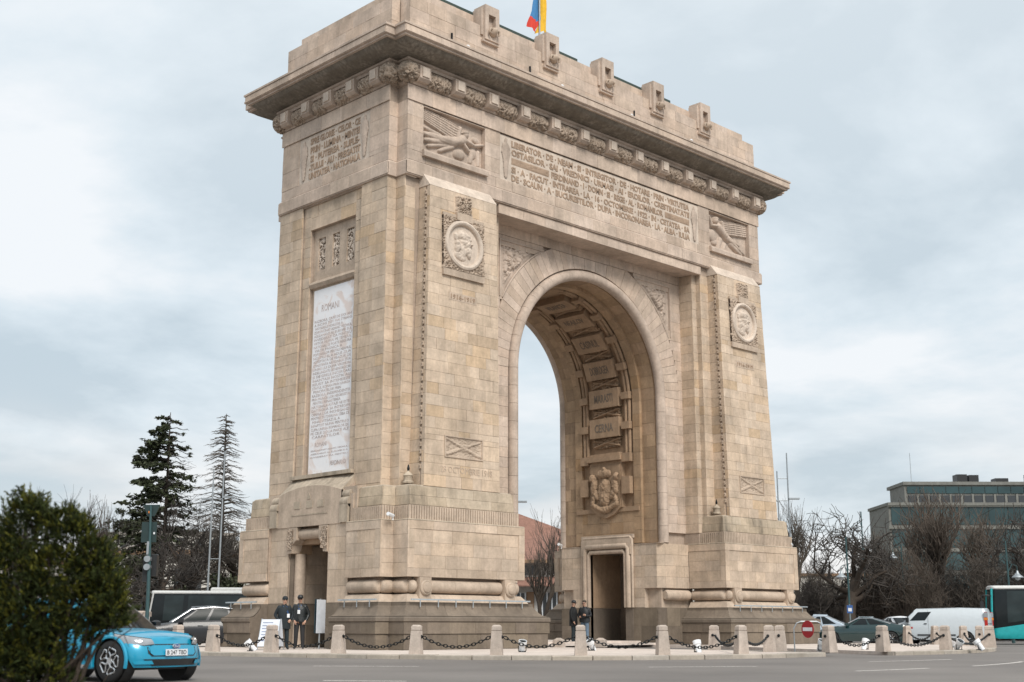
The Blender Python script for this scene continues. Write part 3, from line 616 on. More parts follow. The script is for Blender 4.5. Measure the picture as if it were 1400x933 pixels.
for sx in (-1, 1):
    cx_ = sx*9.2; zc_ = 15.31; yb = ypy(zc_); sl = Vector((0, .25/11.6, 1)).normalized()
    fixp(relief('medallion_foliage', 2.15, 2.12, 90, 90, lambda X, Y: .03+foliage_h(X*2, Y*2, 6.5, .10, 12+sx), (cx_-1.075, ypy(14.25)+.01, 14.25), (1, 0, 0), tuple(sl), (0, -1, 0), CARVE, None, mask=lambda X, Y: np.hypot(X-.5, Y-.5) > .42))
    Mx = Matrix.Translation((cx_, yb, zc_)) @ Matrix.Rotation(R(90)-math.atan(.25/11.6), 4, 'X')
    mb = PartMB(); mb.lathe([(.80, .0), (.80, .12), (.84, .17), (.90, .19), (.97, .16), (1.0, .10), (1.0, -.05)], 48, Mx, cap=False); md = mb.build('medallion_rim', MEDAL, auto=40)
    mb = PartMB(); mb.lathe([(.82, -.05), (.82, .05), (.4, .055), (.001, .055)], 40, Mx, cap=False); mb.build('medallion_ground', MEDAL)
    fixp(relief('medallion_portrait', 1.6, 1.6, 76, 76, lambda X, Y: medal_h(X, Y, False), (cx_-.8, yb-.052+.8*.0215, zc_-.8), (1, 0, 0), tuple(sl), (0, -1, 0), MEDAL, None, mask=lambda X, Y: np.hypot(X-.5, Y-.5) < .5))
    yq = ypy(14.1); mb = PartMB(); mb.box(cx_-1.07, cx_+1.07, yq-.10, yq+.05, 13.98, 14.235); mb.build('medallion_sill', STONE)
    yq = ypy(16.5); mb = PartMB(); mb.box(cx_-1.07, cx_-.40, yq-.09, yq+.05, 16.36, 16.48); mb.box(cx_+.40, cx_+1.07, yq-.09, yq+.05, 16.36, 16.48); mb.box(cx_-.40, cx_+.40, yq-.16, yq+.05, 16.28, 16.60); mb.build('medallion_hood', STONE)
    fixp(relief('medallion_crest', .78, .70, 40, 36, lambda X, Y: .06+foliage_h(X*.8, Y*.8, 7, .12, 21+sx)-.2*((X < .03) | (X > .97) | (Y > .97)), (cx_-.39, yq+.0, 16.60), (1, 0, 0), (0, 0, 1), (0, -1, 0), CARVE, None))
    yq = ypy(13.2); mb = PartMB(); mb.box(cx_-.72, cx_+.72, yq-.012, yq+.03, 13.05, 13.36); mb.build('date_panel', STONE); mb = PartMB(); place_text(mb, 'yr', (cx_, yq-.022, 13.205), (1, 0, 0), (0, 0, 1), (0, -1, 0), 1.25, .18); mb.build('date', LETTER, kind='stuff')
    def crossb(X, Y):
        A = 2.4; h = np.maximum(caps(X, Y, (.06, .12), (.94, .88), .10, .05, .05, A), caps(X, Y, (.94, .12), (.06, .88), .10, .05, .05, A)); h = np.maximum(h, ell(X, Y, (.5, .5), .22, .2, .06, 0, A))
        return np.where((X < .03) | (X > .97) | (Y < .07) | (Y > .93), .035, h+foliage_h(X*2.4, Y, 6, .035, 31))
    fixp(relief('crossed_branch_relief', 1.92, .75, 72, 34, crossb, (cx_-.96, ypy(7.4)+.03, 7.03), (1, 0, 0), tuple(sl), (0, -1, 0), STONE, None))
    if sx < 0: mb = PartMB(); place_text(mb, 'oct', (cx_+.15, ypy(6.6)-.008, 6.55), (1, 0, 0), (0, 0, 1), (0, -1, 0), 2.6, .24); mb.build('inscription', STONE, kind='stuff')
    for u0, u1, v0, v1 in ((-.97, .97, 7.0, 7.04), (-.97, .97, 7.77, 7.81), (-.97, -.92, 7.041, 7.769), (.92, .97, 7.041, 7.769)): mb = PartMB(); yq = ypy(v0); mb.box(cx_+u0, cx_+u1, yq-.035, yq+.05, v0, v1); mb.build('relief_border', STONE)
    # small lamp boxes at the foot of each hook strip
    for xx in ((-11.45,) if sx < 0 else (7.05,)):
        mb = PartMB(); M = Matrix.Translation((xx, -4.42, 5.95)); mb.lathe([(.20, 0), (.22, .06), (.16, .10), (.17, .26), (.20, .29), (.12, .38), (.04, .44), (.03, .48)], 8, M); q = mb.build('ledge_lantern', STONE_LEDGE, auto=40)
        mb = PartMB(); mb.lathe([(.04, .47), (.05, .56), (.02, .68), (.005, .70)], 8, M); mb.build('lantern_tip', IRON, parent=q)

# ---- arch wall, voussoirs, roll ------------------------------------------
ZC = 11.35; YW = -3.1; RO = 5.07; RV = 6.15
mb = PartMB(); n_ = 40          # front and back wall with the opening, as one core
for ys in (1, -1):
    y0, y1 = (YW+.15, YW+.4) if ys > 0 else (-YW-.4, -YW-.15)
    pts = [(-4.85, 4.5), (-4.85, ZC)]+[(-4.85*math.cos(math.pi*i/n_), ZC+4.85*math.sin(math.pi*i/n_)) for i in range(1, n_)]+[(4.85, ZC), (4.85, 4.5), (6.6, 4.5), (6.6, 17.5), (-6.6, 17.5), (-6.6, 4.5)]
    inner = pts[:n_+3]; 
    for a, b_ in zip(inner[:-1], inner[1:]):
        def outp(p):
            if p[1] <= ZC: return (6.6*(1 if p[0] > 0 else -1), p[1])
            dx, dz = p[0], p[1]-ZC; k = min(6.6/abs(dx) if abs(dx) > 1e-6 else 99, 6.15/dz if dz > 1e-6 else 99); return (dx*k, ZC+dz*k)
        oa, ob = outp(a), outp(b_)
        mb.hexa([(a[0], y0, a[1]), (b_[0], y0, b_[1]), (b_[0], y1, b_[1]), (a[0], y1, a[1]), (oa[0], y0, oa[1]), (ob[0], y0, ob[1]), (ob[0], y1, ob[1]), (oa[0], y1, oa[1])])
mb.box(-6.6, 6.6, YW+.16, YW+.4, 16.6, 17.79); mb.v = [v for v in mb.v]
mb.build('arch_wall_core', STONE_JOINT)
fA = flat('y', YW, -1)
for sx in (-1, 1):
    X = lambda a_, b2: (min(sx*a_, sx*b2), max(sx*a_, sx*b2))
    ashlar(fA, *X(RO+.05, 6.41), 5.1, ZC, .43, (.5, .95), 'high', back=.17)
    # courses between extrados and jamb
    n = 12; zs = [ZC+(16.97-ZC)*i/n for i in range(n+1)]
    for a, b_ in zip(zs[:-1], zs[1:]):
        rr = lambda z: math.sqrt(max(0, (RV+.01)**2-(z-ZC)**2)); x0 = rr((a+b_)/2)
        if x0 >= 6.35: continue
        if a < ZC+.4: x0 = RV+.01
        if (a+b_)/2 > 14.6 and (a+b_)/2 < 16.6:      # spandrel panel between arc and x = 5.5
            ashlar(fA, *X(5.62, 6.41), a, b_, .5, (.6, .9), 'high', back=.17)
        elif (a+b_)/2 >= 16.6: ashlar(fA, *X(max(x0, 3.0), 6.41), a, b_, .5, (.6, .9), 'high', back=.17)
        else: ashlar(fA, *X(x0, 6.41), a, b_, .5, (.6, .9), 'high', back=.17)
    # spandrel carving
    def spm(X_, Y_, e=.0):
        xw = (2.9+X_*2.72) ; zw = 14.55+Y_*2.25; return (np.hypot(xw, zw-ZC) > 6.17+e) & (xw < 5.60-e) & (zw < 16.72-e*.8)
    def sph(X_, Y_):
        xw = 2.9+X_*2.72; zw = 14.55+Y_*2.25; ins = spm(X_, Y_, .22); fol = .03+foliage_h(xw*.5, zw*.5, 8, .09, 40)+ell(xw, zw, (4.75, 16.0), .42, .42, .14)-ell(xw, zw, (4.75, 16.0), .2, .24, .1)
        return np.where(ins, np.clip(fol, .0, .2)-.02, .04)
    fixp(relief('spandrel_carving', 2.72, 2.25, 84, 70, sph, (sx*2.9, YW+.10, 14.55), (sx, 0, 0), (0, 0, 1), (0, -1, 0), STONE_HI, None, mask=lambda a_, b2: spm(a_, b2)))
for sx in (-1, 1):
    mb = PartMB(); mb.box(*sorted((sx*3.0, sx*5.66)), YW-.05, YW+.1, 16.72, 16.79); mb.build('spandrel_frame', STONE_HI); mb = PartMB(); mb.box(*sorted((sx*5.60, sx*5.66)), YW-.05, YW+.1, 14.3, 16.719); mb.build('spandrel_frame', STONE_HI)
    mb = PartMB(); mb.tube([(sx*6.2*math.cos(R(t_)), YW-.0, ZC+6.2*math.sin(R(t_))) for t_ in np.linspace(28, 60, 12)], .045, 6); mb.build('spandrel_frame', STONE_HI)
ashlar(fA, -6.41, 6.41, 16.98, 17.39, .41, (.55, 1.0), 'high', back=.17)
n = 46
for i in range(n):
    a0 = math.pi*i/n; a1 = math.pi*(i+1)/n; g_ = .0012
    am = (a0+a1)/2; ro = RV if math.sin(am)*RV+ZC < 16.96 else (16.96-ZC)/math.sin(am)
    ro0 = ro1 = ro
    c = []; d = random.uniform(-.008, .008)
    P = lambda r_, a, y: (r_*math.cos(a), y, ZC+r_*math.sin(a))
    if ro < RV: ro0 = min(RV+.1, (16.96-ZC)/math.sin(a0)); ro1 = min(RV+.1, (16.96-ZC)/math.sin(a1))
    yb = YW+.17; yf = YW-.012+d
    c = [P(RO+.05, a0+g_, yf), P(RO+.05, a1-g_, yf), P(RO+.05, a1-g_, yb), P(RO+.05, a0+g_, yb), P(ro0, a0+g_, yf), P(ro1, a1-g_, yf), P(ro1, a1-g_, yb), P(ro0, a0+g_, yb)]
    BL.append((1e9, c, tintpick('high'), STONE_T, 'voussoir'))
# roll moulding (front and back), in lengths of stone
def roll(ysgn):
    y = ysgn*(-YW-.04); segs = []
    zj = 4.62
    for sx in (-1, 1):
        k = 9
        for i in range(k): segs.append([(sx*4.82, zj+(ZC-zj)*i/k+.006), (sx*4.82, zj+(ZC-zj)*(i+1)/k-.006)])
    k = 22
    for i in range(k): segs.append([(4.82*math.cos(math.pi*(i+t)/k), ZC+4.82*math.sin(math.pi*(i+t)/k)) for t in (.005, .25, .5, .75, .995)])
    for s_ in segs:
        if ysgn > 0 and False: continue
        mb = PartMB(); mb.tube([(p[0], y, p[1]) for p in s_], .235, 16); mb.build('roll_moulding', STONE_HI, auto=50)
roll(-1); roll(1)
# ring soffit and vault
RR, RI = 4.66, 4.50
def vmap(Rr):
    def f(u, s, d):              # u = y, s = arc length from z=4.6 on the +x wall, over the crown to -x
        zs_ = ZC-4.6
        if s <= zs_: return (Rr-d, u, 4.6+s)
        th = (s-zs_)/Rr
        if th <= math.pi: return ((Rr-d)*math.cos(th), u, ZC+(Rr-d)*math.sin(th))
        return (-(Rr-d), u, ZC-(s-zs_-math.pi*Rr))
    return f
def vault_band(y0, y1, Rr, s0, s1, course, wr, mat, kind):
    n0 = len(BL); ashlar(vmap(Rr), y0, y1, s0, s1, course, wr, kind, mat=mat, name='vault_block', jit=.005, back=.27)
TOT = 2*(ZC-4.6)
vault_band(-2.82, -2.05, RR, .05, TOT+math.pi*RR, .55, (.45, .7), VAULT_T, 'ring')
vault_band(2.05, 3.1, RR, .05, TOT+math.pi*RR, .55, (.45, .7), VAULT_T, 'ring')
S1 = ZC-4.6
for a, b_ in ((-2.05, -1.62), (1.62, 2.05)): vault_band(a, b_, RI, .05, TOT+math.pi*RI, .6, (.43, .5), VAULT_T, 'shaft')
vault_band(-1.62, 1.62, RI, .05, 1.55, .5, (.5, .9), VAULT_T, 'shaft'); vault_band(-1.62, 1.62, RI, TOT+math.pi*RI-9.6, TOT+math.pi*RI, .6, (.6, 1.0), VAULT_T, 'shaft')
def shell(name, Rr, y0, y1, mat, zb=4.5, n=48):
    P = [[(Rr, y0, zb), (Rr, y1, zb)]]+[[(Rr*math.cos(math.pi*i/n), y0, ZC+Rr*math.sin(math.pi*i/n)), (Rr*math.cos(math.pi*i/n), y1, ZC+Rr*math.sin(math.pi*i/n))] for i in range(n+1)]+[[(-Rr, y0, zb), (-Rr, y1, zb)]]
    Q = [[(p[0]*1.06, p[1], p[2]+.2 if p[2] > zb else zb) for p in row] for row in P]
    mb = PartMB(); mb.grid(P)
    mb.grid([[P[i][0], Q[i][0]] for i in range(len(P))]); mb.grid([[P[i][1], Q[i][1]] for i in range(len(P))])
    return mb.build(name, mat)
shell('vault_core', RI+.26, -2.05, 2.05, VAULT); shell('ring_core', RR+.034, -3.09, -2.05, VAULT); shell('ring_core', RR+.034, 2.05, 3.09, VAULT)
# face of the inner vault edge
# ---- coffer strip on the vault
def vbox(name, y0, y1, s0, s1, d0, d1, mat, parent=None, k=4):
    f = vmap(RI); mb = PartMB()
    P = [[f(y, s0+(s1-s0)*i/k, d) for y, d in ((y0, d0), (y0, d1), (y1, d1), (y1, d0))] for i in range(k+1)]
    mb.grid([r_+[r_[0]] for r_ in P]); mb.add(P[0], [(0, 1, 2, 3)]); mb.add(P[-1], [(3, 2, 1, 0)])
    o = mb.build(name, mat, parent=parent); 
    return o
HALF = S1+math.pi*RI/2
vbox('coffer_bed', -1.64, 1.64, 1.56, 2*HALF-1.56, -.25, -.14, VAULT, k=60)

ps = [5.56+1.43*i for i in range(6)]
def coffers(mirror):
    f0 = vmap(RI); g = (lambda s: 2*HALF-s) if mirror else (lambda s: s)
    for i, s in enumerate(ps):
        a, b_ = sorted((g(s-.46), g(s+.46))); o = vbox('name_panel', -.92, .92, a, b_, -.14, .20, VAULT, k=3)
        if not mirror:
            c = Vector(f0(0, s, .205)); up = (Vector(f0(0, s+.1, .205))-c).normalized(); nn = (Vector(f0(0, s, .3))-c).normalized()
            mb = PartMB(); place_text(mb, 'n%d' % i, c-nn*.012, (0, -1, 0), up, nn, 1.15, .40); q = mb.build('battle_name', STONE_DARK_P, parent=o, kind='stuff')
        # fasces relief under each panel
        sc_ = s-.715
        c0 = Vector(f0(0, g(sc_), -.13)); up = (Vector(f0(0, g(sc_+.1), -.13))-c0).normalized(); nn = (Vector(f0(0, g(sc_), .2))-c0).normalized()
        def fas(X, Y):
            A = 3.2; h = np.maximum(caps(X, Y, (.05, .15), (.95, .85), .15, .10, .22, A), caps(X, Y, (.95, .15), (.05, .85), .13, .10, .19, A)); return np.maximum(h, foliage_h(X*3, Y, 4.5, .12, 50+i))
        U_ = Vector((0, -1, 0)); fixp(relief('fasces_relief', 1.7, .46, 60, 18, fas, tuple(c0-up*.23+Vector((0, .85, 0))), tuple(U_), tuple(up), tuple(nn), VAULT, None))
        for y0, y1 in ((1.08, 1.56), (-1.56, -1.08)):
            a, b_ = sorted((g(s-.17), g(s+.17))); vbox('rail_block', y0, y1, a, b_, -.14, .20, VAULT, k=2)
    for yy in (-1.42, -1.22, 1.22, 1.42):
        k = 30; pts = [f0(yy, g(4.0+(HALF-4.0)*i/k), -.02) for i in range(k+1)]; mb = PartMB(); mb.tube(pts, .085, 8); mb.build('vault_rail', VAULT, smooth=True)
coffers(False); coffers(True)
vbox('coffer_ledge', -1.05, 1.05, 3.95, 4.18, -.14, .30, VAULT); vbox('coffer_ledge', -.95, .95, 4.18, 4.32, -.14, .22, VAULT)
for y0, y1 in ((1.05, 1.55), (-1.55, -1.05)): vbox('rail_block', y0, y1, 3.85, 4.25, -.14, .2, VAULT); vbox('shield_block', y0, y1, 2.35, 3.15, -.14, .22, VAULT)
vbox('shield_backing', -1.95, 1.95, 1.54, 1.75, -.14, .06, VAULT); vbox('shield_backing', -1.0, 1.0, 1.75, 3.95, -.14, .13, VAULT)
def coat(X, Y):
    h = 0*X
    def E(c, rx, ry, hh, an=0):
        nonlocal h; h = np.maximum(h, ell(X, Y, c, rx, ry, hh, an, .78))
    E((.5, .50), .20, .27, .16); E((.5, .36), .15, .17, .20); E((.5, .62), .12, .14, .19); E((.5, .86), .16, .10, .20); E((.36, .85), .08, .09, .17); E((.64, .85), .08, .09, .17); E((.5, .95), .05, .05, .2)
    for s in (-1, 1):
        E((.5+s*.36, .62), .085, .20, .20, s*.25); E((.5+s*.42, .78), .085, .09, .22); E((.5+s*.30, .45), .07, .14, .16, -s*.4); E((.5+s*.40, .32), .06, .14, .17, s*.3); h = np.maximum(h, caps(X, Y, (.5, .10), (.5+s*.42, .24), .05, .06, .17, .78))
    E((.5, .14), .20, .08, .15); return h+(.06*(vnoise(X, Y, 18, 9)-.5)+.035*(vnoise(X, Y, 42, 4)-.5))*(h > .02)
mb = PartMB(); mb.prism([(-.92, 6.35), (-.92, 8.35), (.92, 8.35), (.92, 6.35), (.5, 6.02), (0, 5.86), (-.5, 6.02)], 'x', RI-.16, RI-.0); sh = mb.build('shield_plate', VAULT)
fixp(relief('coat_of_arms', 1.80, 2.35, 80, 104, coat, (RI-.165, .90, 5.95), (0, -1, 0), (0, 0, 1), (-1, 0, 0), VAULT, None, mask=lambda X, Y: coat(X, Y) > .012))
# lintel over the recess
mb = PartMB(); mb.box(-6.74, 6.74, -YF-.0+.03, YW+.3, 17.42, 17.80); mb.build('lintel_core', STONE_JOINT)
ashlar(flat('y', -YF+.0, -1), -6.72, 6.72, 17.40, 17.79, .39, (1.2, 1.7), 'high', back=.04)
mb = PartMB(); mb.box(-6.74, 6.74, -YF-.002, YW, 17.385, 17.419); mb.build('lintel_soffit', STONE_HI)
# jamb of the recess, right pier (faces west) and left pier (faces east)
ashlar(lambda u, z, d: (6.41-d, u, z), -3.85, -3.1, 5.1, 17.38, .43, (.5, .8), 'shaft'); ashlar(lambda u, z, d: (-6.41+d, u, z), -3.85, -3.1, 5.1, 17.38, .43, (.5, .8), 'shaft')
ashlar(lambda u, z, d: (6.75-d, u, z), -4.1, -3.85, 5.1, 17.38, .43, (.5, .8), 'shaft')
# ================================================================== BASE OF THE ARCH
PATH0 = [(-12.73, -2.5), (-12.73, -4.5), (-12.15, -4.5), (-12.15, -5.31), (-6.38, -5.31), (-6.38, -3.22)]
def flipx(p): return [(-x, y) for x, y in p][::-1]
def flipy(p): return [(x, -y) for x, y in p][::-1]
PATHS = [PATH0, flipx(PATH0), flipy(PATH0), flipx(flipy(PATH0))]
slope = [(.66-.44*(t**.75), 1.25+.36*(t**1.6)) for t in [i/6 for i in range(7)]]
for k, P in enumerate(PATHS):
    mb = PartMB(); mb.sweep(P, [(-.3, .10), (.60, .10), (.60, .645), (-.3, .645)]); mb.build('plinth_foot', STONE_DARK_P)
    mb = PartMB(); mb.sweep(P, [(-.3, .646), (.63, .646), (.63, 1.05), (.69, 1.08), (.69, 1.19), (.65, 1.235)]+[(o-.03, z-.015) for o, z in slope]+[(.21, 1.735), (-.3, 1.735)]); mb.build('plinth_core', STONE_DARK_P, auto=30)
    mb = PartMB(); mb.sweep(P, [(-.6, 1.736), (.10, 1.736), (.06, 1.80), (-.10, 2.0), (-.36, 2.03), (-.36, 2.61), (-.6, 2.61)]); mb.build('torus_bed', STONE, auto=30)
    mb = PartMB(); mb.sweep(P, [(-.5, 2.60), (-.035, 2.60), (-.035, 4.58), (-.5, 4.58)]); mb.build('dado_core', STONE_JOINT)
    mb = PartMB(); mb.sweep(P, [(-.4, 4.575), (.0, 4.575), (.0, 4.60), (-.03, 4.62), (-.4, 4.62)]); mb.build('dado_top', STONE_LEDGE)
    mb = PartMB(); mb.sweep(P, [(-.6, 4.621), (-.19, 4.621), (-.19, 5.12), (-.6, 5.14)]); mb.build('flute_core', STONE_JOINT)
    mb = PartMB(); mb.sweep(P, [(-1.2, 5.121), (-.28, 5.121), (-.30, 5.16), (-.36, 5.84), (-.40, 5.88), (-1.2, 5.95)]); mb.build('set_back_core', STONE_LEDGE, auto=30)
    # slope stones, slab blocks, rolls, flutes, per straight face
    n = len(P)
    for i in range(n-1):
        if k >= 2 and not (k == 2 and i in (0, 1, 2, 3, 4)): pass
        a = Vector(P[i]); b_ = Vector(P[i+1]); d = (b_-a).normalized(); nn = Vector((d.y, -d.x)); ln = (b_-a).length
        def corner(j, o):      # extra length at end j when swept outward by o
            if j == 0 or j == n-1: return 0.0
            d0 = (Vector(P[j])-Vector(P[j-1])).normalized(); d1 = (Vector(P[j+1])-Vector(P[j])).normalized(); cr_ = d0.x*d1.y-d0.y*d1.x
            return o if cr_ > 0 else -o
        vis = nn.y < -.5 or nn.x < -.5
        def pt(u, o, z): q = a+d*u+nn*o; return (q.x, q.y, z)
        if vis or k in (0, 1):
            o0 = .66; u0 = -corner(i, o0); u1 = ln+corner(i+1, o0)
            if u1-u0 > .25:
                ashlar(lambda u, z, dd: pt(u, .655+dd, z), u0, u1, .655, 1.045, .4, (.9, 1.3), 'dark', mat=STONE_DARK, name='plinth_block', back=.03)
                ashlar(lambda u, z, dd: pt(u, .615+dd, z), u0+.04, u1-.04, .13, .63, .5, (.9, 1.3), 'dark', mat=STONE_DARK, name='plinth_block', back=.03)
                m_ = max(1, round((u1-u0)/.95))
                for j in range(m_):
                    t0 = j/m_; t1 = (j+1)/m_; mb = PartMB(); rows = []
                    for o, z in slope+[(.222, 1.70)]:
                        ua = -corner(i, o); ub = ln+corner(i+1, o); g_ = .006
                        rows.append([pt(ua+(ub-ua)*t0+(g_ if j else 0), o, z), pt(ua+(ub-ua)*t1-(g_ if j < m_-1 else 0), o, z)])
                    rows.append([pt(ua+(ub-ua)*t0+.006, .16, 1.70), pt(ua+(ub-ua)*t1-.006, .16, 1.70)])
                    mb.grid(rows); v_ = random.uniform(.9, 1.12); mb.t = [(v_, v_, v_*.98)]*len(mb.f); mb.build('plinth_coping', STONE_DARK)
        # torus roll
        if ln > .3:
            o = -.23; u0 = -corner(i, o); u1 = ln+corner(i+1, o)
            segs = [(u0, u1)]
            if abs(nn.y) > .5 and ln > 5:
                xs = sorted(abs(v) for v in (7.195, 11.348)); cen = []
                for xv in (7.195, 11.348):
                    xx = math.copysign(xv, a.x); cen.append(abs(xx-a.x))
                cen.sort(); segs = [(u0, cen[0]-.27), (cen[0]+.27, cen[1]-.27), (cen[1]+.27, u1)]
                for c in cen:
                    mb = PartMB(); q = [pt(c-.27, -.3, 1.98), pt(c+.27, -.3, 1.98), pt(c+.27, .05, 1.80), pt(c-.27, .05, 1.80), pt(c-.27, -.3, 2.60), pt(c+.27, -.3, 2.60), pt(c+.27, .05, 2.597), pt(c-.27, .05, 2.597)]; mb.hexa(q); o_ = mb.build('disc_block', STONE)
                    M = Matrix.Translation(pt(c, .05, 2.235)) @ Vector((nn.x, nn.y, 0)).to_track_quat('Z', 'Y').to_matrix().to_4x4()
                    mb = PartMB(); mb.lathe([(.27, -.02), (.27, .05), (.235, .09), (.20, .09), (.19, .12), (.15, .15), (.08, .165), (.001, .17)], 24, M, cap=False); mb.build('disc', STONE, parent=o_, auto=35)
            for s0, s1 in segs:
                if s1-s0 < .1: continue
                m_ = max(1, round((s1-s0)/1.4)); r0 = .235
                for j in range(m_):
                    p0 = s0+(s1-s0)*j/m_+.004; p1 = s0+(s1-s0)*(j+1)/m_-.004; mb = PartMB(); f0 = j == 0; f1 = j == m_-1
                    us = ([p0, p0+.05, p0+.13] if f0 else [p0])+([p1-.13, p1-.05, p1] if f1 else [p1]); rs = ([r0*.72, r0*.92, r0] if f0 else [r0])+([r0, r0*.92, r0*.72] if f1 else [r0])
                    mb.tube([pt(u, o, 2.285) for u in us], rs, 18); mb.build('base_roll', STONE, auto=50)
        # dado facing
        if vis or k in (0, 1):
            u0, u1 = 0, ln
            if ln > 1.5:
                fr = .30; z0, z1 = 2.605, 4.57; f = lambda u, z, dd: pt(u, dd, z)
                ashlar(f, u0, u1, z0, z0+fr, fr, (.9, 1.3), 'dado'); ashlar(f, u0, u1, z1-fr, z1, fr, (.9, 1.3), 'dado')
                lft = .3 if i != 0 else 0; rgt = .3 if i != n-2 else 0
                if lft: ashlar(f, u0, u0+.30, z0+fr, z1-fr, .7, (.3, .4), 'dado')
                if rgt: ashlar(f, u1-.30, u1, z0+fr, z1-fr, .7, (.3, .4), 'dado')
                ashlar(lambda u, z, dd: pt(u, dd-.022, z), u0+lft, u1-rgt, z0+fr, z1-fr, .46, (.6, 1.15), 'dado', back=.03, jit=.003)
            elif ln > .2: ashlar(lambda u, z, dd: pt(u, dd, z), u0, u1, 2.605, 4.57, .49, (.6, .9), 'dado')
            # flutes
            o = -.15; ua = -corner(i, o); ub = ln+corner(i+1, o); mb = PartMB(); u = ua+.02
            while u < ub-.08:
                q = [pt(u, o-.06, 4.63), pt(u+.085, o-.06, 4.63), pt(u+.085, o, 4.63), pt(u, o, 4.63), pt(u, o-.06, 5.11), pt(u+.085, o-.06, 5.11), pt(u+.085, o, 5.11), pt(u, o, 5.11)]; mb.hexa(q); u += .118
            if mb.v: mb.build('flute_band', STONE, kind='stuff')
            o = -.30; ua = -corner(i, o); ub = ln+corner(i+1, o)
            if ub-ua > .3: ashlar(lambda u, z, dd: pt(u, -.27-.06*(z-5.13)/.7+dd, z), ua, ub, 5.15, 5.82, .335, (.7, 1.3), 'dado', back=.03, mat=STONE_LEDGE_T)
    # light rails
    for (x0, y0, x1, y1) in ([(-12.25, -5.66, -6.45, -5.66), (-13.06, -4.75, -13.06, -2.6)] if k == 0 else [(6.45, -5.66, 12.25, -5.66)] if k == 1 else [(-13.06, 2.6, -13.06, 4.75)] if k == 2 else []):
        mb = PartMB(); dx = .03 if x0 == x1 else 0; dy = .03 if y0 == y1 else 0
        mb.box(min(x0, x1)-dx, max(x0, x1)+dx, min(y0, y1)-dy, max(y0, y1)+dy, 1.79, 1.84); m_ = max(2, round(max(abs(x1-x0), abs(y1-y0))/.85))
        for j in range(m_):
            t = (j+.5)/m_; xx = x0+(x1-x0)*t; yy = y0+(y1-y0)*t; mb.box(xx-.015, xx+.015, yy-.015, yy+.015, 1.56, 1.79)
        mb.build('light_rail', LED)
# camera boxes on the arch
for p_ in [(-12.35, -4.7, 4.72), (4.35, 2.9, 4.72), (12.2, -5.0, 4.75)]:
    mb = PartMB(); mb.tube([p_, (p_[0]-.32, p_[1]-.12, p_[2]+.05)], .07, 8); mb.tube([(p_[0], p_[1], p_[2]-.15), p_], .025, 6); mb.build('security_camera', WHITE)

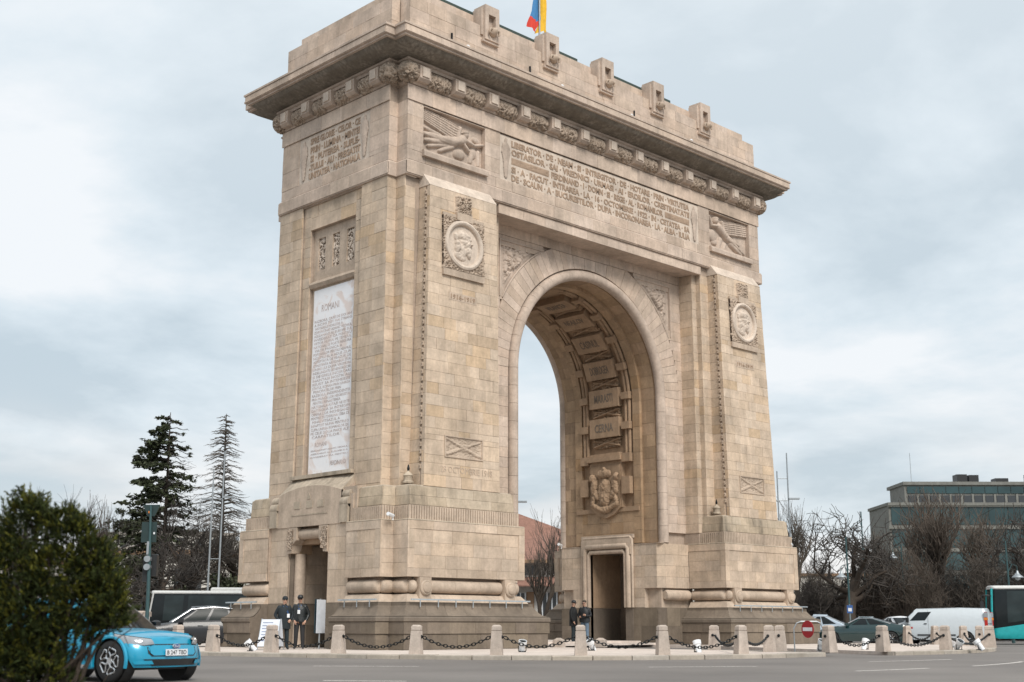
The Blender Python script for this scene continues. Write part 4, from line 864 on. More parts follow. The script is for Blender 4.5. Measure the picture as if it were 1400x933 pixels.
# ---- passage bases with doorways (both piers), dark below, pale above
for sx in (1, -1):
    X = lambda a_, b2: (min(sx*a_, sx*b2), max(sx*a_, sx*b2))
    xw = 4.42; ch = .28
    for z0, z1, mat, e in ((.10, 1.735, STONE_DARK_P, .03), (2.58, 4.585, STONE_JOINT, 0), (1.736, 2.581, STONE, -.16)):
        for ys in (-1, 1):
            mb = PartMB(); w_ = xw-e+.035; yy = 3.22+e-.035; rect = [(w_, 1.1), (w_, yy-ch), (w_+ch, yy), (6.9, yy), (6.9, 1.1)]
            if e == -.16: rect = [(w_-.16, 1.1), (w_-.16, 2.2), (w_, 2.25), (w_, yy-.02), (6.9, yy-.02), (6.9, 1.1)]
            poly = [(sx*x_, ys*y_) for x_, y_ in rect]; mb.prism(poly, 'z', z0, z1); mb.build('passage_base', mat)
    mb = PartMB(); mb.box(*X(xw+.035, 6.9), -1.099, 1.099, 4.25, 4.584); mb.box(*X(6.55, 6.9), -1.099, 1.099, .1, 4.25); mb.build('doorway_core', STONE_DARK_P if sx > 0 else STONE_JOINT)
    mb = PartMB(); mb.box(*X(xw-.03, 5.2), -3.2, 3.2, 4.586, 4.61); mb.build('base_ledge', STONE)
    # facing blocks
    f = lambda u, z, d: (sx*(xw-d), u, z); yy = 3.22
    for a, b_ in ((-yy+ch, -1.52), (1.52, yy-ch)):
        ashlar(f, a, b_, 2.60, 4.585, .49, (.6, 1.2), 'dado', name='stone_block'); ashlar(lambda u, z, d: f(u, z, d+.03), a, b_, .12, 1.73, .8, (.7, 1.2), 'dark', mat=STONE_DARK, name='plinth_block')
        ashlar(f, max(a, -2.2) if a < 0 else a, b_ if a < 0 else min(b_, 2.2), 1.745, 2.60, .43, (.6, 1.2), 'dado')
    ff = lambda u, z, d: (u, -yy-d, z)
    a, b_ = X(xw+ch, 6.38)
    ashlar(ff, a, b_, 2.60, 4.585, .49, (.5, 1.0), 'dado'); ashlar(lambda u, z, d: ff(u, z, d+.03), a, b_, .12, 1.73, .8, (.6, 1.1), 'dark', mat=STONE_DARK, name='plinth_block')
    fc = lambda u, z, d: (sx*(xw+ch*u-d*.7), -(yy-ch+ch*u)-d*.7, z)
    ashlar(fc, 0, 1, 2.60, 4.585, .49, (2, 3), 'dado'); ashlar(lambda u, z, d: fc(u, z, d+.03), 0, 1, .12, 1.73, .8, (2, 3), 'dark', mat=STONE_DARK, name='plinth_block')
    mb = PartMB(); mb.tube([(sx*4.72, -3.12, 2.285), (sx*4.8, -3.12, 2.285), (sx*6.36, -3.12, 2.285)], [.17, .235, .235], 18); mb.build('base_roll', STONE, auto=50)
    # door frame: stepped rolls round the opening
    for yo, zo, rr, xx in ((1.14, 4.30, .10, 4.36), (1.34, 4.55, .13, 4.34), (1.55, 4.95, .06, 4.36)):
        pts = [(sx*xx, -yo, 1.75), (sx*xx, -yo, zo-.12), (sx*xx, -yo+.12, zo), (sx*xx, yo-.12, zo), (sx*xx, yo, zo-.12), (sx*xx, yo, 1.75)]
        mb = PartMB(); mb.tube(pts, rr, 10); mb.build('door_moulding', STONE, auto=60)
    mb = PartMB(); mb.box(*X(4.30, 4.50), -1.52, 1.52, 4.62, 4.90); mb.box(*X(4.26, 4.50), -1.52, -1.28, 4.15, 4.62); mb.box(*X(4.26, 4.50), 1.28, 1.52, 4.15, 4.62); mb.box(*X(4.36, 4.5), -1.6, 1.6, 4.90, 5.08); mb.build('door_lintel', STONE)
    mb = PartMB(); mb.box(*X(xw-.0, 4.6), -1.54, -1.1, 1.75, 4.585); mb.box(*X(xw-.0, 4.6), 1.1, 1.54, 1.75, 4.585); mb.box(*X(xw, 4.6), -1.1, 1.1, 4.25, 4.583); mb.build('door_jamb', STONE)
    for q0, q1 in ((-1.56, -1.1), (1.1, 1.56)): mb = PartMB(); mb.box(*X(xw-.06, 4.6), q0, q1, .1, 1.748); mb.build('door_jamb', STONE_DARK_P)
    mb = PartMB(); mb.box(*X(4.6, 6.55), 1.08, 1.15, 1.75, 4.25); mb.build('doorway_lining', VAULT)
# ---- west door bay
xb = -12.60
fB = flat('x', xb, -1)
def zped(y): return 6.12-.28*(abs(y)/2.0)**2
mb = PartMB(); e = .035
for s in (-1, 1): mb.box(xb+e, -11.6, *sorted((s*1.27, s*2.5)), .1, 5.30)
mb.box(xb+e, -11.6, -1.27, 1.27, 4.60, 5.30)
mb.hexa([(xb+e, -2.05, 5.30), (-11.5, -2.05, 5.30), (-11.5, 2.05, 5.30), (xb+e, 2.05, 5.30), (xb+e, -2.05, 5.80), (-11.5, -2.05, 6.55), (-11.5, 2.05, 6.55), (xb+e, 2.05, 5.80)]); mb.build('door_bay_core', STONE_JOINT)
for s in (-1, 1):
    a, b_ = sorted((s*1.27, s*2.5)); ashlar(fB, a, b_, 1.745, 5.3, .6, (.6, 1.25), 'dado'); ashlar(lambda u, z, d: fB(u, z, d+.03), a, b_, .12, 1.735, .8, (.6, 1.2), 'dark', mat=STONE_DARK, name='plinth_block')
mb = PartMB(); ysn = [-2.02+4.04*i/12 for i in range(13)]; mb.prism([(y, zped(y)) for y in ysn][::-1]+[(-2.02, 4.60), (2.02, 4.60)], 'x', xb-.03, xb+.06); ped = mb.build('door_pediment', STONE)
mb = PartMB(); mb.add([(xb-.03, y, zped(y)) for y in ysn]+[(-11.85, y, 6.62) for y in ysn], [(i, i+1, 13+i+1, 13+i) for i in range(12)]); mb.add([(xb-.03, -2.02, zped(2.02)), (-11.85, -2.02, 6.62), (-11.85, -2.02, 4.6), (xb-.03, -2.02, 4.6), (xb-.03, 2.02, zped(2.02)), (-11.85, 2.02, 6.62), (-11.85, 2.02, 4.6), (xb-.03, 2.02, 4.6)], [(0, 1, 2, 3), (7, 6, 5, 4)]); mb.build('pediment_coping', STONE_LEDGE)
mb = PartMB(); mb.box(-12.50, -11.4, -2.80, -2.03, 4.5, 5.93); mb.box(-12.50, -11.4, 2.03, 2.80, 4.5, 5.93); mb.box(-12.57, -11.41, -2.66, -2.44, 4.6, 5.66); mb.box(-12.57, -11.41, 2.44, 2.66, 4.6, 5.66); mb.build('bay_shoulder', STONE)
mb = PartMB()
for y0 in (.75, -.05, -.75): mb.box(xb-.05, xb-.028, y0-.2, y0+.2, 5.28, 5.55)
mb.box(xb-.045, xb-.028, -1.2, 1.1, 5.02, 5.06); mb.prism([(-.10, 5.62), (.10, 5.62), (.10, 5.70), (0, 5.86), (-.10, 5.70)], 'x', xb-.05, xb-.028); mb.build('pediment_emblem', STONE_LEDGE, parent=ped)
mb = PartMB(); mb.box(-12.2, -11.5, -1.97, 1.97, 6.50, 6.64); mb.build('slab_ledge', STONE_LEDGE)
for s in (-1, 1):
    mb = PartMB(); ys_ = sorted((s*2.02, s*2.5)); mb.box(xb-.10, xb+.3, *ys_, 4.62, 5.28); mb.tube([(xb+.1, ys_[0], 5.36), (xb+.1, ys_[1], 5.36)], .22, 14); mb.tube([(xb+.15, ys_[0]+.02, 5.66), (xb+.15, ys_[1]-.02, 5.66)], .17, 12); mb.build('scroll_ear', STONE_LEDGE, auto=40)
    mb = PartMB(); a, b_ = sorted((s*.72, s*1.26)); m_ = [(a, 4.58), (b_, 4.58), (b_, 3.60), ((a+b_)/2 if s > 0 else (a+b_)/2, 3.60), (a if s > 0 else b_, 4.05)]
    pr = [(s*.72, 4.58), (s*1.26, 4.58), (s*1.26, 3.60), (s*1.02, 3.62), (s*.95, 3.92), (s*.72, 4.10)]; mb.prism(pr if s < 0 else pr[::-1], 'x', xb-.05, xb+.4); o_ = mb.build('door_bracket', STONE)
    o2 = fixp(relief('bracket_carving', .34, .78, 20, 44, lambda X, Y: foliage_h(X*.5+s, Y, 7, .06, 60), (xb-.055, s*1.09+.17, 3.74), (0, -1, 0), (0, 0, 1), (-1, 0, 0), CARVE, None))
    mb = PartMB(); mb.tube([(xb+.45, s*1.08, .15), (xb+.45, s*1.08, 3.6)], .22, 14); mb.build('door_column', STONE, auto=50)
mb = PartMB(); mb.tube([(xb+.22, -.74, 4.33), (xb+.22, .74, 4.33)], .20, 14); mb.build('lintel_roll', STONE, auto=50)
mb = PartMB(); mb.box(xb+.35, -11.7, -1.26, 1.26, 3.95, 4.60); mb.box(xb+.35, -11.7, -1.265, -1.0, 3.6, 3.95); mb.box(xb+.35, -11.7, 1.0, 1.265, 3.6, 3.95); mb.build('door_lintel', VAULT)
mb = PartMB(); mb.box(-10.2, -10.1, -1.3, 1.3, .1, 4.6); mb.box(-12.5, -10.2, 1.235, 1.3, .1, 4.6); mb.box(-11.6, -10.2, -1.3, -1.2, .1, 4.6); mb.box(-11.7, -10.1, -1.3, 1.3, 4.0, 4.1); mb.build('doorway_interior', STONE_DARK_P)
ashlar(lambda u, z, d: (u, 1.20-d, z), -12.0, -10.3, 1.745, 3.95, .75, (.7, 1.1), 'dado'); ashlar(lambda u, z, d: (u, 1.19-d, z), -12.5, -10.3, .13, 1.735, .8, (.7, 1.1), 'dark', mat=STONE_DARK, name='plinth_block')
mb = PartMB(); mb.box(-14.3, -13.0, -2.45, 2.45, .115, .30); mb.build('door_step', STONE_DARK_P) if False else None

# ---- emit the stone blocks: the largest in view as parts, the rest joined
def emit(nm, limit):
    L_ = sorted([q for q in BL if q[4] == nm], key=lambda q: -q[0])
    for vis, c, t, mat, _ in L_[:limit]:
        mb = PartMB(); mb.hexa(c, t); mb.build(nm, mat)
    rest = {}
    for q in L_[limit:]: rest.setdefault(q[3].name, []).append(q)
    for k_, qs in rest.items():
        mb = PartMB()
        for q in qs: mb.hexa(q[1], q[2])
        mb.build('joined_'+nm, MAT[k_], kind='stuff')
emit('stone_block', 300); emit('voussoir', 300); emit('vault_block', 140); emit('plinth_block', 110)
# flag on the roof
flag = empty('flag', (0, 0, 25.9), 0, 'tricolour blue yellow and red flag hanging from pole on arch roof', 'flag')
mb = MB(); mb.tube([(0, 0, 0), (0, 0, 8.0)], .05, 8); mb.build('flag_pole', GALV, flag)
cols = [plain('flag_blue', (.05, .20, .42), .8), plain('flag_yellow', (.80, .47, .03), .8), plain('flag_red', (.62, .05, .03), .8)]
def drape(nm, mat, t0, t1, xa, xb_):
    mb = MB(); rows = []
    for i in range(13):
        t = t0+(t1-t0)*i/12; a = xa(t); b_ = xb_(t); rows.append([(a+(b_-a)*j/10, .10*math.sin(9*(a+(b_-a)*j/10)+3*t)+.05*math.sin(23*(a+(b_-a)*j/10)), 7.7-4.45*t+.12*math.sin(5*(a+(b_-a)*j/10))) for j in range(11)])
    mb.grid(rows); mb.build(nm, mat, flag, smooth=True)
drape('blue_stripe', cols[0], 0, .86, lambda t: -.05-.74*t**1.3, lambda t: .02+.10*t)
drape('yellow_stripe', cols[1], .12, 1.0, lambda t: .02+.10*t if t < .86 else .106-2.9*(t-.86), lambda t: .08+.56*t)
drape('red_stripe', cols[2], .86, 1.0, lambda t: -.05-.74*t**1.3, lambda t: .106-2.9*(t-.86))
# ================================================================== GROUND, ROAD, ISLAND
m, n, l, b = new_mat('asphalt')
t = n.new('ShaderNodeTexCoord'); a1 = n.new('ShaderNodeTexNoise'); a1.inputs['Scale'].default_value = .22; a1.inputs['Detail'].default_value = 6; l.new(t.outputs['Object'], a1.inputs[0])
a2 = n.new('ShaderNodeTexNoise'); a2.inputs['Scale'].default_value = 90; a2.inputs['Detail'].default_value = 3; l.new(t.outputs['Object'], a2.inputs[0])
r1 = n.new('ShaderNodeValToRGB'); l.new(a1.outputs[0], r1.inputs[0]); r1.color_ramp.elements[0].position = .3; r1.color_ramp.elements[0].color = (.180, .163, .150, 1); r1.color_ramp.elements[1].position = .7; r1.color_ramp.elements[1].color = (.265, .240, .220, 1)
mm = n.new('ShaderNodeMix'); mm.data_type = 'RGBA'; mm.blend_type = 'MULTIPLY'; mm.inputs[0].default_value = .5; l.new(r1.outputs[0], mm.inputs[6]); l.new(a2.outputs[0], mm.inputs[7])
l.new(mm.outputs[2], b.inputs['Base Color']); b.inputs['Roughness'].default_value = .85
bp = n.new('ShaderNodeBump'); bp.inputs['Strength'].default_value = .3; bp.inputs['Distance'].default_value = .01; l.new(a2.outputs[0], bp.inputs['Height']); l.new(bp.outputs[0], b.inputs['Normal'])
ASPH = m
mb = MB(); k = 40; mb.add([(x, y, 0) for y in (-900, -100, 100, 900) for x in (-900, -100, 100, 900)], [(j*4+i, j*4+i+1, (j+1)*4+i+1, (j+1)*4+i) for j in range(3) for i in range(3)])
tag(mb.build('road', ASPH), kind='structure')
PAINT = stone('road_paint', (.66, .62, .58), dirt=.35, dirtcol=(.2, .19, .18), streak=0, scale=3)
def arc_mark(pa, pb, w_=.15, name='lane_marking'):
    A = on_ground(*pa); B = on_ground(*pb); ra = A.xy.length; rb = B.xy.length; ta = math.atan2(A.y, A.x); tb = math.atan2(B.y, B.x); mb = MB(); P = []
    for i in range(13):
        f = i/12; t_ = ta+(tb-ta)*f; r_ = ra+(rb-ra)*f; P.append([((r_-w_/2)*math.cos(t_), (r_-w_/2)*math.sin(t_), .004), ((r_+w_/2)*math.cos(t_), (r_+w_/2)*math.sin(t_), .004)])
    mb.grid(P); tag(mb.build(name, PAINT), kind='structure')
arc_mark((428, 911), (573, 911.5)); arc_mark((887, 912.5), (1035, 911.5)); arc_mark((1188, 905), (1300, 902)); arc_mark((442, 931), (556, 932)); arc_mark((1170, 918), (1270, 914)); arc_mark((1330, 911), (1398, 905))
YEL = stone('yellow_paint', (.55, .40, .14), dirt=.8, dirtcol=(.18, .16, .13), streak=0, scale=3)
# island outlines (plan), raised 0.12 m
def pol(r_, deg): return (r_*math.cos(R(deg)), r_*math.sin(R(deg)))
postL = []
for px, rr in ((291, 19.0), (371, 19.15), (463, 19.5), (569, 20.1), (679, 20.6), (794, 20.7), (906, 20.3), (1013, 19.4)):
    d = ray(px, 880).xy.normalized(); o = CAMP.xy; b_ = o.dot(d); D = b_*b_-(o.dot(o)-rr*rr); p_ = o+d*(-b_-math.sqrt(D)); postL.append((p_.x, p_.y))
def rad(deg):      # radius of the kerb by bearing
    ks = [(90, 18.9), (170, 18.9), (190, 19.45), (198, 19.6), (206, 20.0), (214, 20.6), (221, 21.1), (228, 21.2), (235, 20.8), (242, 19.9), (252, 18.6)]
    for (a, ra), (c, rc) in zip(ks[:-1], ks[1:]):
        if a <= deg <= c: f = (deg-a)/(c-a); f = f*f*(3-2*f); return ra+(rc-ra)*f
    return 18.9
left_edge = [pol(rad(a), a) for a in np.arange(252, 95, -1.0)]
left_poly = left_edge+[(-4.0, 18.2), (-4.0, 4), (-4.0, -6), (-4.5, -14.5)]
right_edge = [pol(18.55, a) for a in np.arange(262, 442.5, 1.5)]
right_poly = right_edge+[(4.0, 18.0), (4.0, -6), (1.2, -11)]
def poly_prism(name, poly, z0, z1, mat, kind='structure'):
    bm = bmesh.new(); vs = [bm.verts.new((x, y, z1)) for x, y in poly]; f = bm.faces.new(vs); f.normal_update()
    if f.normal.z < 0: f.normal_flip()
    r_ = bmesh.ops.extrude_face_region(bm, geom=[f]); bmesh.ops.translate(bm, vec=(0, 0, z0-z1), verts=[v for v in r_['geom'] if isinstance(v, bmesh.types.BMVert)])
    bmesh.ops.triangulate(bm, faces=[q for q in bm.faces if len(q.verts) > 4]); bmesh.ops.recalc_face_normals(bm, faces=bm.faces)
    me = bpy.data.meshes.new(name); bm.to_mesh(me); bm.free(); return tag(link(name, me, mat), kind=kind)
PAVE0 = stone('paving_slabs', (.62, .54, .48), dirt=.35, streak=0, dirtcol=(.24, .2, .17), scale=.8)
isl = poly_prism('traffic_island', left_poly, -.05, .115, PAVE0); isr = poly_prism('traffic_island', right_poly, -.05, .115, PAVE0)
def kerbs(edge, parent, step=3):
    cen = Vector((0, 0)); E_ = [Vector(p) for p in edge]
    i = 0
    while i+step < len(E_):
        a = E_[i]; b_ = E_[i+step]; d = (b_-a); ln = d.length; d.normalize(); nn = d.orthogonal()
        nn = Vector((d.y, -d.x)); nn = nn if nn.dot(a) > 0 else -nn; g_ = .008; z1 = .125+random.uniform(-.006, .006)
        mb = MB(); c = []
        for z in (-.02, z1-.02): 
            for u, o in ((g_, -.22), (ln-g_, -.22), (ln-g_, .09), (g_, .09)): q = a+d*u+nn*o; c.append((q.x, q.y, z))
        mb.hexa(c, tint := tintpick('dado'), skip=(1,)); c2 = c[4:]
        for u, o in ((g_, -.22), (ln-g_, -.22), (ln-g_, .06), (g_, .06)): q = a+d*u+nn*o; c2.append((q.x, q.y, z1))
        mb.hexa(c2, tint, skip=(0,)); mb.build('kerb_stone', KERB, parent)
        i += step
kerbs(left_edge, isl); kerbs([pol(18.55, a) for a in np.arange(262, 330, 1.5)], isr, 2)
kerbs([(-5.75+.1*i*.5, -17.69+i*.4) for i in range(9)], isl, 2)
# pavement and low far ground beyond the roundabout
GRASS = plain('winter_grass', (.085, .085, .04), .95, var=.35, scale=.6)
for nm, pts in [('park_ground', [gpt(960, 92), gpt(1700, 82), gpt(2400, 400), gpt(960, 400)]), ('park_ground', [gpt(-600, 98), gpt(640, 98), gpt(640, 420), gpt(-1800, 420)])]:
    poly_prism(nm, [(p_.x, p_.y) for p_ in pts], -.05, .10, GRASS)
# ---- bollards and chains
def bollard(p_, rz, label, group, w_=.29, h=.84):
    o = empty('stone_bollard', (p_[0], p_[1], .112), rz, label, 'bollard', group); a = w_/2; o.rotation_euler = (random.uniform(-.018, .018), random.uniform(-.018, .018), rz+random.uniform(-.05, .05))
    mb = MB()
    mb.hexa([(-a-.03, -a-.03, 0), (a+.03, -a-.03, 0), (a+.03, a+.03, 0), (-a-.03, a+.03, 0), (-a+.01, -a+.01, h*.80), (a-.01, -a+.01, h*.80), (a-.01, a-.01, h*.80), (-a+.01, a-.01, h*.80)]); mb.build('shaft', GRANITE, o)
    mb = MB(); q = a+.0; g_ = a-.03
    mb.hexa([(-g_, -g_, h*.79), (g_, -g_, h*.79), (g_, g_, h*.79), (-g_, g_, h*.79), (-g_, -g_, h*.825), (g_, -g_, h*.825), (g_, g_, h*.825), (-g_, g_, h*.825)])
    q2 = a-.015
    mb.hexa([(-q2, -q2, h*.825), (q2, -q2, h*.825), (q2, q2, h*.825), (-q2, q2, h*.825), (-q2, -q2, h*.95), (q2, -q2, h*.95), (q2, q2, h*.95), (-q2, q2, h*.95)], skip=(1,))
    q3 = a*.55; mb.hexa([(-q2, -q2, h*.95), (q2, -q2, h*.95), (q2, q2, h*.95), (-q2, q2, h*.95), (-q3, -q3, h), (q3, -q3, h), (q3, q3, h), (-q3, q3, h)], skip=(0,)); mb.build('cap', GRANITE, o)
    for s in (-1, 1):
        mb = MB(); mb.lathe([(.05, 0), (.05, .03), (.02, .05), (.02, .07)], 8, Matrix.Translation((s*(a-.004), 0, h*.60)) @ Matrix.Rotation(R(90*s), 4, 'Y')); mb.build('chain_ring', IRON, o)
    return o
def chain(pa, pb, label, group, sag=.30, z=.112+.84*.60, off=.21, sides=True):
    a = Vector((*pa, z)); b_ = Vector((*pb, z)); d = (b_-a).normalized(); a = a+d*off; b_ = b_-d*off; ln = (b_-a).length; n_ = max(8, int(ln*1.12/.118)); mb = MB()
    sag = sag*min(1, ln/2.2)
    P = lambda t_: a.lerp(b_, t_)+Vector((0, 0, -sag*4*t_*(1-t_)))
    for i in range(n_):
        c = P((i+.5)/n_); e_ = (P((i+1)/n_)-P(i/n_)); T = e_.normalized(); up = Vector((0, 0, 1)); sd = T.cross(up).normalized(); up = sd.cross(T)
        w1 = sd if i % 2 else up; L2 = e_.length*.5+.022; Wd = .040
        pts = [c+T*(L2*math.cos(q))+w1*(Wd*math.sin(q)) for q in [2*math.pi*j/8 for j in range(9)]]
        mb.tube(pts, .0145, 5, cap=False)
    mb.build('chain', IRON); o = col.objects[-1]; tag(o, label, 'chain', group); return o
GB = 'granite bollards round the island'
labs = {0: 'granite bollard with chain beside the white folding notice board', 1: 'granite bollard in front of the white folding notice board', 2: 'granite bollard with chains before the west plinth, next past the two guards',
        3: 'granite bollard before the west plinth, two past the two guards', 4: 'granite bollard before the plinth corner, between two long chains', 5: 'granite bollard standing in front of the two talking men', 6: 'granite bollard in front of the dark passage doorway plinth', 7: 'granite bollard next to the end of the kerb by the driveway'}
lp = list(postL)
for i, p_ in enumerate(lp): bollard(p_, math.atan2(p_[1], p_[0])+math.pi/2, labs[i], GB)
CG = 'chains between bollards'
clabs = ['black chain hanging in front of the white folding notice board', 'black chain hanging in front of the two guards', 'black chain slung before the west plinth blocks nearest the guards', 'black chain slung before the plinth corner', 'black chain slung between corner bollard and the bollard by the talking men', 'black chain hanging before the dark doorway in the passage', 'black chain hanging in front of a white floodlight near the driveway']
for i in range(len(lp)-1): chain(lp[i], lp[i+1], clabs[i], CG)
back = [pol(18.45, a) for a in (183, 175.4, 167.8, 160)]
for i, p_ in enumerate(back): bollard(p_, math.atan2(p_[1], p_[0])+math.pi/2, ['granite bollard beside the tilted floodlight behind the blue car bonnet', 'granite bollard rising above the blue car bonnet before the black car wing', 'granite bollard in front of the black car headlight', 'granite bollard half hidden behind the blue car windscreen'][i], GB)
seq = [lp[0]]+back
for i in range(len(seq)-1): chain(seq[i], seq[i+1], ['black chain hanging beside the tilted floodlight by the blue car', 'black chain hanging before the black car front door', 'black chain hanging before the black car front wheel', 'black chain hidden behind the blue car windscreen'][i], CG)
# right-hand island: bollards on its rim
def on_circ(px, rr, far):
    d = ray(px, 880).xy.normalized(); o = CAMP.xy; b_ = o.dot(d); D = max(0, b_*b_-(o.dot(o)-rr*rr)); p_ = o+d*(-b_+(1 if far else -1)*math.sqrt(D)); return (p_.x, p_.y)
rp_ = [on_circ(1134, 18.1, 0), on_circ(1207, 18.1, 0), on_circ(1293, 18.1, 0), on_circ(1354, 18.1, 0)]
rl = ['granite bollard beside the red no entry sign', 'granite bollard in front of the dark green coupe tail', 'granite bollard before the middle of the white van', 'stout granite bollard beside the turquoise bus front corner']
for i, p_ in enumerate(rp_): bollard(p_, math.atan2(p_[1], p_[0])+math.pi/2, rl[i], GB, .38 if i == 3 else .30)
for i in range(3): chain(rp_[i], rp_[i+1], ['black chain hanging in front of the dark green coupe', 'black chain hanging before the white van front wheel', 'black chain with floodlights behind, before the white van tail'][i], CG, sag=.32)
rf = [on_circ(1340, 18.1, 1), on_circ(1318, 18.1, 1), on_circ(1279, 18.1, 1), on_circ(1241, 18.1, 1), on_circ(1197, 18.1, 1), on_circ(1150, 18.1, 1)]
rfl = ['tan bollard on far rim under the van rear lamp', 'tan bollard on far rim below the white van tail', 'tan bollard on far rim below the white van side', 'tan bollard on far rim below the white van bonnet', 'tan bollard on far rim by the dark green coupe boot', 'tan bollard on far rim by the dark green coupe bonnet']
for i, p_ in enumerate(rf): bollard(p_, math.atan2(p_[1], p_[0])+math.pi/2, rfl[i], GB)
for i in range(5): chain(rf[i], rf[i+1], ['black chain on far rim below the van rear lamp', 'black chain on far rim below the van rear wheel', 'black chain on far rim below the middle of the van', 'black chain on far rim between van bonnet and coupe boot', 'black chain on far rim below the dark green coupe doors'][i], CG, sag=.3)
# driveway bollards
for (px, dep, lb) in ((976, 44.5, 'granite bollard behind a floodlight, on the driveway edge by the passage'), (1051, 41, 'granite bollard with knotted chain on the driveway edge'), (1066, 42.5, 'plain granite bollard next to the knotted chain bollard')):
    p_ = gpt(px, dep); bollard((p_.x, p_.y), .3, lb, GB)
p0 = gpt(1013, 38.2); p1 = gpt(1051, 41); p2 = gpt(976, 44.5)
chain((lp[7][0], lp[7][1]), (p1.x, p1.y), 'black chain hanging from the driveway bollards', CG, sag=.25); chain((lp[7][0], lp[7][1]), (p2.x, p2.y), 'black chain running back along the driveway edge', CG, sag=.3)
for px, dep, lb in ((820, 50, 'low stone stub post before the passage'), (764, 49.5, 'low stone stub post beside the left pier plinth')):
    p_ = gpt(px+ (1 if px > 800 else 0), dep); o = empty('stub_post', (p_.x, p_.y, .112), .4, lb, 'bollard'); mb = MB(); mb.hexa([(-.2, -.2, 0), (.2, -.2, 0), (.2, .2, 0), (-.2, .2, 0), (-.19, -.19, .27), (.19, -.19, .27), (.19, .19, .27), (-.19, .19, .27)]); mb.build('shaft', GRANITE, o)
    mb = MB(); mb.hexa([(-.19, -.19, .271), (.19, -.19, .271), (.19, .19, .271), (-.19, .19, .271), (-.06, -.06, .36), (.06, -.06, .36), (.06, .06, .36), (-.06, .06, .36)]); mb.build('cap', GRANITE, o)
# steps along the passage
for i, (z, e) in enumerate(((.20, 0), (.28, .35))):
    mb = MB(); mb.box(-4.3+e, 4.3-e, -3.0+e*2, 4.2, .116 if i == 0 else .201, z); tag(mb.build('passage_floor', PAVE0), kind='structure')
# ---- floodlights
def floodlight(px, py, tilt, rz, label, s=1.0, depth=None):
    p_ = on_ground(px, py, .115) if depth is None else gpt(px, depth, .115); o = empty('floodlight', (p_.x, p_.y, .116), rz, label, 'floodlight', 'white floodlights aimed at the arch')
    M = Matrix.Translation((0, 0, .24*s)) @ Matrix.Rotation(tilt, 4, 'X')
    mb = MB(); mb.lathe([(.06*s, -.30*s), (.10*s, -.29*s), (.115*s, -.05*s), (.12*s, .02*s), (.155*s, .05*s), (.165*s, .20*s), (.15*s, .20*s), (.14*s, .12*s), (.001, .10*s)], 16, M, cap=False); mb.build('lamp_housing', WHITE, o, auto=40)
    mb = MB(); mb.lathe([(.145*s, .17*s), (.001, .185*s)], 16, M, cap=False); mb.build('lamp_glass', GLASS, o)
    mb = MB()
    for sd in (-1, 1): mb.tube([(sd*.05*s, 0, .01), (sd*.15*s, 0, .05*s), (sd*.16*s, 0, .24*s)], .014, 5)
    mb.box(-.12*s, .12*s, -.10*s, .10*s, 0, .025); mb.build('yoke', IRON, o)
fl = [(196, 40.5, .9, 'white floodlight behind the blue car bonnet, tilted up'), (206, 42.5, 1.1, 'round white floodlight by the black car and chain'), (343, 41.5, .8, 'white floodlight leaning beside the folding notice board'),
      (714, 40.5, .4, 'white floodlight at the plinth corner behind a chain'), (808, 43, .6, 'grey white floodlight at the feet of the talking men'), (953, 40.5, -.35, 'large white floodlight before the driveway bollards'),
      (1121, 43.5, .5, 'white floodlight between the no entry sign and a bollard'), (1181, 45.5, -.5, 'white floodlight before the dark green coupe wheel'), (1309, 44.5, .7, 'white floodlight under the van tail, first of a pair'), (1336, 44.5, -.6, 'white floodlight leaning by the stout bollard, second of a pair'), (1302, 50, .4, 'white floodlight behind the bollard at the van wheel')]
for px, dep, ti, lb in fl: floodlight(px, 0, ti, YAW-R(90)+random.uniform(-1.6, 1.6), lb, .82, depth=dep)

# ---- notice board, narrow sign, no entry frame
PAPER = plain('notice_paper', (.66, .70, .76), .5, var=.1)
p_ = gpt(371, 43.6, .115); o = empty('notice_board', p_, YAW-R(90)-.25, 'white folding notice board standing beside the guards', 'notice board')
for s, nm in ((-1, 'front_leaf'), (1, 'back_leaf')):
    mb = MB(); mb.hexa([(-.36, s*.28-.012, .12), (.36, s*.28-.012, .12), (.36, s*.28+.012, .12), (-.36, s*.28+.012, .12), (-.36, s*.03-.012, 1.02), (.36, s*.03-.012, 1.02), (.36, s*.03+.012, 1.02), (-.36, s*.03+.012, 1.02)]); lf = mb.build(nm, PAPER, o)
    for q in (-.35, .35): mb = MB(); mb.tube([(q, s*.31, 0), (q, s*.03, 1.04)], .014, 5); mb.build('leg', GALV, o)
    if s < 0:
        for r_ in range(7):
            z = .9-r_*.1; y = -.28+(z-.12)/.9*.25-.014; mb = MB(); mb.hexa([(-.28, y-.004, z), (.28 if r_ % 3 else .1, y-.004, z), (.28 if r_ % 3 else .1, y, z), (-.28, y, z), (-.28, y+.006, z+.022), (.28 if r_ % 3 else .1, y+.006, z+.022), (.28 if r_ % 3 else .1, y+.01, z+.022), (-.28, y+.01, z+.022)]); mb.build('printed_line', plain('print_blue', (.16, .2, .32), .6) if r_ == 0 else MAT['print_blue'], lf)
p_ = gpt(437, 45.5, .115); o = empty('narrow_sign', p_, YAW-R(90)+R(70), 'narrow edge-on blue grey sign panel on post beside the west doorway', 'sign')
mb = MB(); mb.tube([(0, 0, 0), (0, 0, 1.75)], .03, 8); mb.build('post', GALV, o); mb = MB(); mb.box(-.32, .32, -.045, -.03, .55, 1.72); mb.build('panel', PAPER, o); mb = MB(); mb.box(-.32, .32, .03, .05, .55, 1.74); mb.build('back_panel', plain('sign_back', (.02, .04, .05), .5), o)
